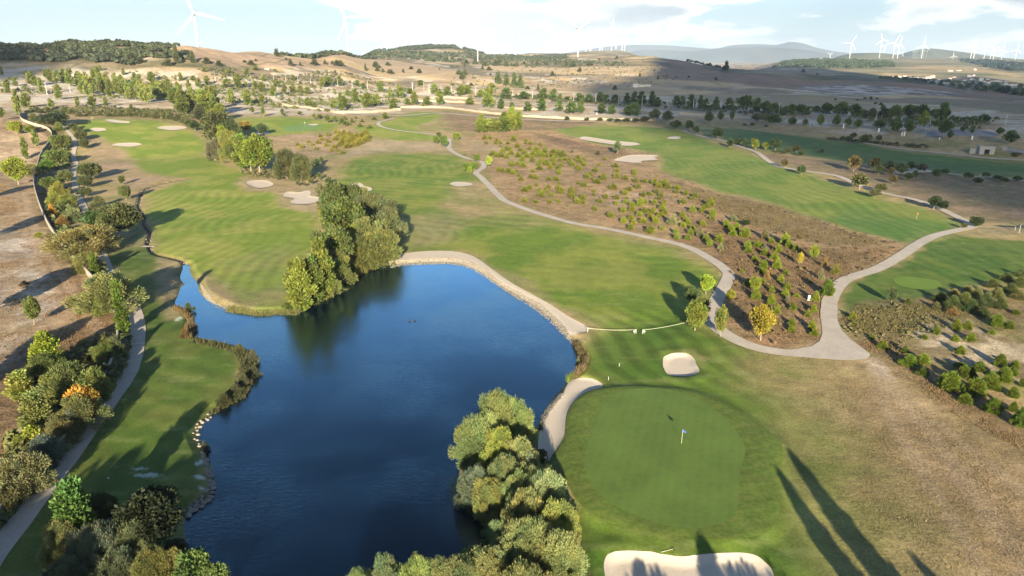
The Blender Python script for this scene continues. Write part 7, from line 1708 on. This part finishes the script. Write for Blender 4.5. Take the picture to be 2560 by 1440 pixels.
def rubble(name, poly_px, n, rmin, rmax, mat, label, seed, poly=None):
    P = up_poly(poly_px) if poly is None else poly; R = np.random.RandomState(seed); lo, hi = P.min(0), P.max(0); pts = []
    while len(pts) < n:
        x = lo[0] + (hi[0] - lo[0]) * R.rand(4000); y = lo[1] + (hi[1] - lo[1]) * R.rand(4000); k = poly_sd(x, y, P) < 0; pts += list(zip(x[k], y[k]))
    p = np.array(pts[:n]); z = np.maximum(T(p[:, 0], p[:, 1]), WATER_Z - .1)
    base = np.array([(1, 0, 0), (0, 1, 0), (-1, 0, 0), (0, -1, 0), (0, 0, .8), (0, 0, -.8)]); F0 = np.array([(0, 1, 4), (1, 2, 4), (2, 3, 4), (3, 0, 4), (1, 0, 5), (2, 1, 5), (3, 2, 5), (0, 3, 5)])
    r = rmin + (rmax - rmin) * R.rand(n) ** 2; a = R.rand(n) * 6.28
    V = base[None] * (0.7 + .6 * R.rand(n, 6, 1)) * r[:, None, None]; c, s = np.cos(a)[:, None], np.sin(a)[:, None]
    V = np.stack([V[..., 0] * c - V[..., 1] * s, V[..., 0] * s + V[..., 1] * c, V[..., 2]], -1) + np.concatenate([p, z[:, None]], 1)[:, None, :]
    F = F0[None] + (np.arange(n) * 6)[:, None, None]
    o = obj(name, mesh_np(name, V.reshape(-1, 3), F.reshape(-1, 3), mat)); tag(o, label, 'stones', kind='stuff')
BIN = [(975,652),(1040,648),(1100,644),(1140,646),(1180,656),(1215,673),(1250,703),(1300,729),(1350,756),(1385,786),(1405,805),(1427,835),(1438,852),(1430,850),(1412,834),(1385,804),(1340,767),(1290,737),(1240,705),(1200,680),(1160,661),(1120,655),(1060,656),(1010,658),(975,664)]
rubble('riprap', BIN, 6500, .12, .34, M['stone'], 'belt of pale broken stone between the long sand strip and the water', 3)
rubble('riprap', [(1402,975),(1412,982),(1392,1006),(1372,1034),(1352,1072),(1344,1066),(1352,1036),(1372,1006)], 900, .1, .28, M['stone'], 'stones between the short sand strip and the water', 4)
rubble('gravel_bank', [(498,700),(506,725),(520,748),(552,766),(590,780),(590,776),(556,758),(530,742),(512,718)], 500, .1, .25, M['stone'], 'pale stones along the tan bank by the inlet', 5)
STW = []
for i in range(0, len(STREAM) - 1): STW.append(STREAM[i])
rubble('stream_stones', None, 260, .12, .32, M['stone'], 'stones lining the narrow stream', 6, poly=np.vstack([np.array(STW) + [.75, .2], (np.array(STW) - [.75, .2])[::-1]]))
# ------------------------------------------------------------------ reeds and grasses
def tufts(name, poly_px, n, hmin, hmax, cols, label, seed, blades=6, wid=.10, thr=0.0, spread=.35, soft=4.0):
    P = up_poly(poly_px); R = np.random.RandomState(seed); lo, hi = P.min(0), P.max(0); pts = []
    while len(pts) < n:
        x = lo[0] + (hi[0] - lo[0]) * R.rand(20000); y = lo[1] + (hi[1] - lo[1]) * R.rand(20000); sd_ = poly_sd(x, y, P); k = (sd_ < 0) & (-sd_ / soft + (fbm(x, y, 5, 4, seed) - .5) * 2.2 + .1 > R.rand(len(x)))
        if thr: k &= fbm(x, y, 7, 4, seed) + .22 * (R.rand(len(x)) - .5) > thr
        pts += list(zip(x[k], y[k]))
    p = np.array(pts[:n]); z = T(p[:, 0], p[:, 1]); z = np.maximum(z, WATER_Z - .1)
    m = n * blades; ti = np.repeat(np.arange(n), blades); h = ((hmin + (hmax - hmin) * R.rand(n) ** 1.6) * (.55 + .9 * fbm(p[:, 0], p[:, 1], 3.5, 3, seed + 9)))[ti] * (.7 + .5 * R.rand(m))
    a = R.rand(m) * 6.28; dx, dy = np.cos(a), np.sin(a); q = R.rand(m) * spread * h
    b0 = np.stack([p[ti, 0] + dx * q * .4, p[ti, 1] + dy * q * .4, z[ti] - .03], 1); tp = b0 + np.stack([dx * q, dy * q, h], 1)
    s = np.stack([-dy, dx, np.zeros(m)], 1) * (wid * (.6 + .8 * R.rand(m)) * h)[:, None]
    V = np.stack([b0 - s, b0 + s, tp], 1).reshape(-1, 3); F = np.arange(m * 3).reshape(-1, 3)
    cs = np.array(cols)[R.randint(0, len(cols), n)][ti] * (.75 + .5 * R.rand(m))[:, None]
    o = obj(name, mesh_np(name, V, F, M['leaf'], np.repeat(cs, 3, 0))); o.color = (1, 1, 1, 1); tag(o, label, 'grass', kind='stuff'); return o
DRY2 = [(.24,.15,.08), (.19,.12,.06), (.14,.10,.045), (.28,.20,.11), (.12,.11,.045)]
DRY = [(.34,.22,.12), (.27,.17,.085), (.20,.14,.07), (.38,.28,.16), (.16,.14,.06)]
tufts('tall_dry_grass', [(1740,540),(1860,575),(2000,612),(2150,622),(2230,618),(2140,680),(2085,712),(2062,750),(2044,800),(2040,845),(1960,870),(1880,858),(1830,830),(1800,800),(1835,690),(1800,645)], 22000, .10, .34, DRY2, 'reddish-brown tall dry grass inside the path loop', 1, 5, .12)
tufts('tall_dry_grass', [(1690,462),(1800,488),(1950,518),(2100,572),(2230,606),(2150,622),(2000,606),(1860,566),(1740,510)], 12000, .15, .4, [(.17,.14,.06), (.20,.14,.07), (.13,.12,.05), (.22,.17,.09)], 'olive-brown weeds along the edge of the upper right fairway', 2, 5, .14)
tufts('tall_dry_grass', [(2098,800),(2130,765),(2250,752),(2390,760),(2420,800),(2300,828),(2230,850),(2160,850),(2110,825)], 8000, .12, .34, [(.17,.155,.06), (.23,.18,.085), (.14,.14,.05)], 'olive dry weeds below the oval tee', 3, 5, .13)
tufts('dry_grass', [(2120,850),(2230,850),(2270,900),(2400,1000),(2560,1080),(2700,1150),(2700,1230),(2500,1100),(2330,1005),(2215,890),(2175,880)], 8000, .08, .26, DRY, 'dry grass between the junipers at the right', 4, 5, .13)
tufts('dry_grass', [(100,900),(270,850),(285,780),(235,720),(180,700),(90,580),(40,480),(-20,420),(-60,900),(40,960)], 16000, .10, .34, DRY, 'tall dry weeds outside the stone wall', 5, 5, .12, thr=.5)
tufts('dry_grass', [(2000,960),(2170,905),(2300,1010),(2560,1130),(2700,1500),(2100,1500),(2080,1250),(2060,1080)], 22000, .05, .17, [(.30,.23,.11), (.22,.17,.08), (.17,.16,.06), (.36,.28,.15)], 'short dry grass right of the near putting green', 12, 4, .2)
tufts('reeds', [(1428,848),(1447,856),(1462,872),(1472,895),(1468,918),(1452,934),(1430,948),(1420,958),(1426,940),(1444,922),(1452,905),(1449,880),(1438,862)], 1700, .4, 1.2, [(.20,.14,.07), (.13,.105,.05), (.10,.11,.04), (.27,.20,.11)], 'brown reeds on the bank between the two sand strips', 6, 7, .07, soft=.5)
tufts('reeds', [(1418,950),(1432,944),(1436,938),(1428,936),(1414,944)], 160, .6, 1.3, [(.14,.22,.04), (.20,.25,.06)], 'small green reed clump in the water by the short sand strip', 7, 7, .06, soft=.5)
tufts('reeds', [(470,858),(490,846),(540,852),(600,868),(640,884),(652,905),(632,950),(612,985),(560,1012),(530,1030),(510,1050),(520,1030),(560,990),(590,950),(596,905),(570,880),(520,868)], 1500, .3, .8, [(.10,.105,.05), (.085,.10,.04), (.15,.12,.06), (.07,.085,.035)], 'brownish reeds fringing the turf spur on the left shore', 8, 7, .07, soft=.5)
tufts('reeds', [(430,775),(446,760),(462,770),(486,790),(490,820),(480,845),(462,850),(458,820),(470,800)], 700, .4, 1.1, [(.24,.16,.08), (.17,.14,.06)], 'reddish reeds at the mouth of the inlet', 9, 7, .07, soft=.5)
tufts('reeds', [(560,770),(640,782),(740,780),(800,748),(850,722),(850,716),(790,742),(735,768),(640,772),(570,760)], 2200, .25, .6, [(.19,.20,.06), (.26,.22,.10), (.13,.17,.05)], 'short grasses along the waterline left of the grove', 10, 6, .09, soft=.5)
for x, yb, yt, w, c, lb in [(472,775,748,34,(.09,.11,.045),'dark bush standing at the water just below the inlet'),(478,818,790,38,(.17,.13,.075),'brownish leafless bush on the left shore'),(462,846,822,30,(.20,.14,.06),'low rusty bush below the brownish one'),(634,900,868,34,(.12,.135,.085),'grey-green bush at the tip of the turf spur'),(600,885,860,34,(.14,.15,.06),'olive bush on the turf spur just left of its tip'),(636,935,900,40,(.075,.085,.045),'dark bush below the tip of the turf spur'),(608,960,925,44,(.12,.13,.07),'greyish bush overhanging the water below the spur'),(590,985,955,50,(.08,.09,.045),'dark thicket bush on the inner side of the spur'),(560,1010,975,54,(.09,.10,.04),'lowest bush of the thicket on the turf spur'),(512,1118,1090,26,(.07,.08,.06),'dark wispy bush at the boulders'),(1352,1074,1050,14,(.10,.12,.05),'small bush at the water beside the short sand strip'),(1446,906,880,16,(.15,.14,.06),'small bush in the reeds between the sand strips')]:
    plant('shrub_near', x, yb, yt, w, c, lb, 'shrub', 'bushes along the pond shore')
# ------------------------------------------------------------------ trees standing beside and behind the camera: they cast the long shadows
def shadow_tree(tipx, tipy, h, w, kind, label, tint=(.12,.15,.05)):
    X, Y, Z = unproj(tipx, tipy); L = h / math.tan(SUN_EL)
    X += SUN_DIR.x / math.cos(SUN_EL) * L; Y += SUN_DIR.y / math.cos(SUN_EL) * L
    cm, tm, pw = PROTO[kind][0]; e = empty(kind.split('_')[0] + '_tree' if kind != 'broadleaf' else 'broadleaf_tree', (X, Y, 0), RB.uniform(0, 6), (w / pw, w / pw, h)); tag(e, label, 'tree', 'tall trees near the camera')
    c = obj('crown', cm, e); c.color = (*tint, 1); obj('trunk', tm, e)
shadow_tree(1982, 1141, 15, 3.4, 'poplar', 'tall poplar casting the right-hand long shadow on the turf')
shadow_tree(1943, 1180, 13.5, 3.0, 'poplar', 'tall poplar casting the left-hand long shadow on the turf')
shadow_tree(1746, 1342, 11, 4.0, 'poplar', 'poplar whose pointed shadow falls into the lower bunker')
shadow_tree(1862, 1425, 11, 7.0, 'broadleaf', 'round tree shading the right part of the lower bunker')
shadow_tree(1610, 1418, 10, 5.0, 'broadleaf', 'round tree shading the left part of the lower bunker')
shadow_tree(2300, 1410, 12, 3.0, 'poplar', 'thin poplar casting the small shadow at the bottom right')
shadow_tree(230, 1180, 16, 9.0, 'broadleaf', 'broad tree shading the lower left turf')
shadow_tree(330, 1130, 17, 9.0, 'broadleaf', 'broad tree shading the turf beside the boulders')
shadow_tree(90, 1230, 15, 8.0, 'broadleaf', 'broad tree shading the path in the bottom left corner')
shadow_tree(440, 1150, 16, 7.0, 'broadleaf', 'broad tree shading the tee with the white markings')
for x, y, h, w, lb in [(-45,600,11,7,'tree left of the frame shading the bare ground outside the wall, farthest'),(-60,800,12,8,'tree left of the frame shading bare ground outside the wall, third'),(-50,500,10,7,'tree left of the frame beside the pale upper field'),(-120,1010,10,7,'tree left of the frame beside the hedge')]:
    X, Y, Z = unproj(x, y); cm, tm, pw = PROTO['broadleaf'][1]; e = empty('broadleaf_tree', (X, Y, Z), 1, (w / pw, w / pw, h)); tag(e, lb, 'tree', 'trees left of the frame')
    c = obj('crown', cm, e); c.color = (.12, .15, .04, 1); obj('trunk', tm, e)
# ------------------------------------------------------------------ far hills beyond the plain
def ridge(name, pts, D, depth, mat, label, seed):
    """a long hill: its skyline is known, it stands D metres off and is depth metres thick"""
    p = smooth_open(np.array(pts, float), 10); n = len(p); m = 14; V = []
    for i in range(n):
        dx, dy, dz = ray(p[i, 0], p[i, 1]); top = CAM_H + dz * D + 60
        for j in range(m):
            t = j / (m - 1); s = math.sin(math.pi * t) ** .85
            r = D - depth / 2 + depth * t; X, Y = dx * r, dy * r
            nz = float(fbm(np.array([X]), np.array([Y]), depth * .22, 4, seed)[0] - .5) * .35
            V.append((X, Y, -60 + max(top * s * (1 + nz * (1 - s) * 2), 0)))
    i = np.arange(n - 1)[:, None] * m; k = np.arange(m - 1)[None, :]
    F = np.stack([i + k, i + m + k, i + m + k + 1, i + k + 1], -1).reshape(-1, 4)
    E = [];
    o = obj(name, mesh_np(name, V, F[:, ::-1], mat, smooth=True)); tag(o, label, kind='structure')
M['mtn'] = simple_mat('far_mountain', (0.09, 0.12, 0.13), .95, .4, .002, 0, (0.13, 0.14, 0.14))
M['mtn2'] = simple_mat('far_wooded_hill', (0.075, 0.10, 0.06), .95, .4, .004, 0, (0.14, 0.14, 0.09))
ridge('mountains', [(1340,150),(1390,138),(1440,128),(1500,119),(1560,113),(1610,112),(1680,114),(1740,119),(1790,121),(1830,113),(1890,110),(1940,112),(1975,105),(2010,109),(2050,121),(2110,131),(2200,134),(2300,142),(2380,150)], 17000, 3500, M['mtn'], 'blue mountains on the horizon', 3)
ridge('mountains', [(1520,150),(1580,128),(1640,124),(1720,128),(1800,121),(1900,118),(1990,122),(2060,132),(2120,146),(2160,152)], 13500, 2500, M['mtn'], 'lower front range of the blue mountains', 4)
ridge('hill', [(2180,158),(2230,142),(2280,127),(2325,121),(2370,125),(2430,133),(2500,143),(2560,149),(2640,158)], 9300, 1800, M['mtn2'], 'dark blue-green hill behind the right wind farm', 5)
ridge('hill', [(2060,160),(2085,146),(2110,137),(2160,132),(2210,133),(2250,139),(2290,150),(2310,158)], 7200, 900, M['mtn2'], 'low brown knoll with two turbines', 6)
for x, y, lb in [(1869,163,'dark round tree on the crest'),]: pass
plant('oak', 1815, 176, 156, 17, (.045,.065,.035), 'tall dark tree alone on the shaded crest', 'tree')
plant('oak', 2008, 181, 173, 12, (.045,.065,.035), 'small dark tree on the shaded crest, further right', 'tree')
# ------------------------------------------------------------------ clouds high behind the camera: their shade lies on the right-hand land
def cloud_mat():
    m, t, b, out = new_mat('cloud_vapour'); b.inputs['Base Color'].default_value = (.8, .8, .8, 1); b.inputs['Roughness'].default_value = 1.0
    tr = t.node('ShaderNodeBsdfTransparent'); ms = t.node('ShaderNodeMixShader'); ms.inputs[0].default_value = 0.66
    t.link(tr.outputs[0], ms.inputs[1]); t.link(b.outputs[0], ms.inputs[2]); t.link(ms.outputs[0], out.inputs[0]); return m
M['cloud'] = cloud_mat()
def cloud(shade_px, alt, thick, label, seed, world_poly=None):
    P = smooth_closed(up_poly(shade_px), 5) if world_poly is None else np.array(world_poly); s = alt / SUN_DIR.z
    P = P + np.array([SUN_DIR.x * s, SUN_DIR.y * s]); lo, hi = P.min(0), P.max(0)
    st = max((hi - lo).max() / 90, 12.0)
    gx = np.arange(lo[0] - 60, hi[0] + 60, st); gy = np.arange(lo[1] - 60, hi[1] + 60, st); X, Y = np.meshgrid(gx, gy)
    sd = poly_sd(X.ravel(), Y.ravel(), P).reshape(X.shape) + 55 * (fbm(X, Y, 120, 4, seed) - .5)
    h = thick * np.clip(-sd / 60, 0, 1) ** .5 * (.6 + .8 * fbm(X, Y, 150, 4, seed + 1)); ins = sd < 0
    ny, nx = X.shape; idx = np.arange(ny * nx).reshape(ny, nx)
    top = np.stack([X, Y, alt + h], -1).reshape(-1, 3); bot = np.stack([X, Y, alt - h * .25 - .5], -1).reshape(-1, 3)
    c = ins[:-1, :-1] & ins[1:, :-1] & ins[:-1, 1:] & ins[1:, 1:]
    q = np.stack([idx[:-1, :-1], idx[:-1, 1:], idx[1:, 1:], idx[1:, :-1]], -1)[c]
    # side faces where a filled cell meets an empty one
    from collections import Counter
    E = Counter()
    for f in q:
        for a, b_ in zip(f, np.roll(f, -1)):
            E[(int(a), int(b_))] += 1
    side = [(a, b_, b_ + ny * nx, a + ny * nx) for (a, b_) in E if (b_, a) not in E]
    F = np.vstack([q, q[:, ::-1] + ny * nx, np.array(side)[:, ::-1]])
    o = obj('cloud', mesh_np('cloud', np.vstack([top, bot]), F, M['cloud'], smooth=True)); tag(o, label, 'cloud', kind='stuff')
cloud([(1560,300),(1720,318),(1900,362),(2060,400),(2150,470),(2300,500),(2400,530),(2800,560),(3000,400),(2900,232),(2500,226),(2330,200),(2150,182),(1960,168),(1750,158),(1630,150),(1700,190),(1620,240),(1480,262)], 900, 130, 'broad cloud high behind the camera shading the right-hand fields', 3)
cloud([(-300,168),(60,165),(200,160),(140,132),(60,124),(-300,118)], 900, 90, 'small unseen cloud added to shade the far left hollow', 5)  # added out of view to vary the light on the left hills
# ------------------------------------------------------------------ haze
def haze(dens):
    m = bpy.data.materials.new('haze_air'); m.use_nodes = True; t = NT(m.node_tree); t.n.clear()
    out = t.node('ShaderNodeOutputMaterial'); v = t.node('ShaderNodeVolumePrincipled')
    v.inputs['Color'].default_value = (0.66, 0.82, 1.0, 1); v.inputs['Density'].default_value = dens; v.inputs['Anisotropy'].default_value = 0.0
    t.link(v.outputs[0], out.inputs['Volume'])
    b = MB(); b.box((0, 9000, 165), (40000, 22800, 470)); o = obj('haze', b.mesh('haze', m)); tag(o, 'thin pale haze', 'haze', kind='stuff')
haze(HAZE)
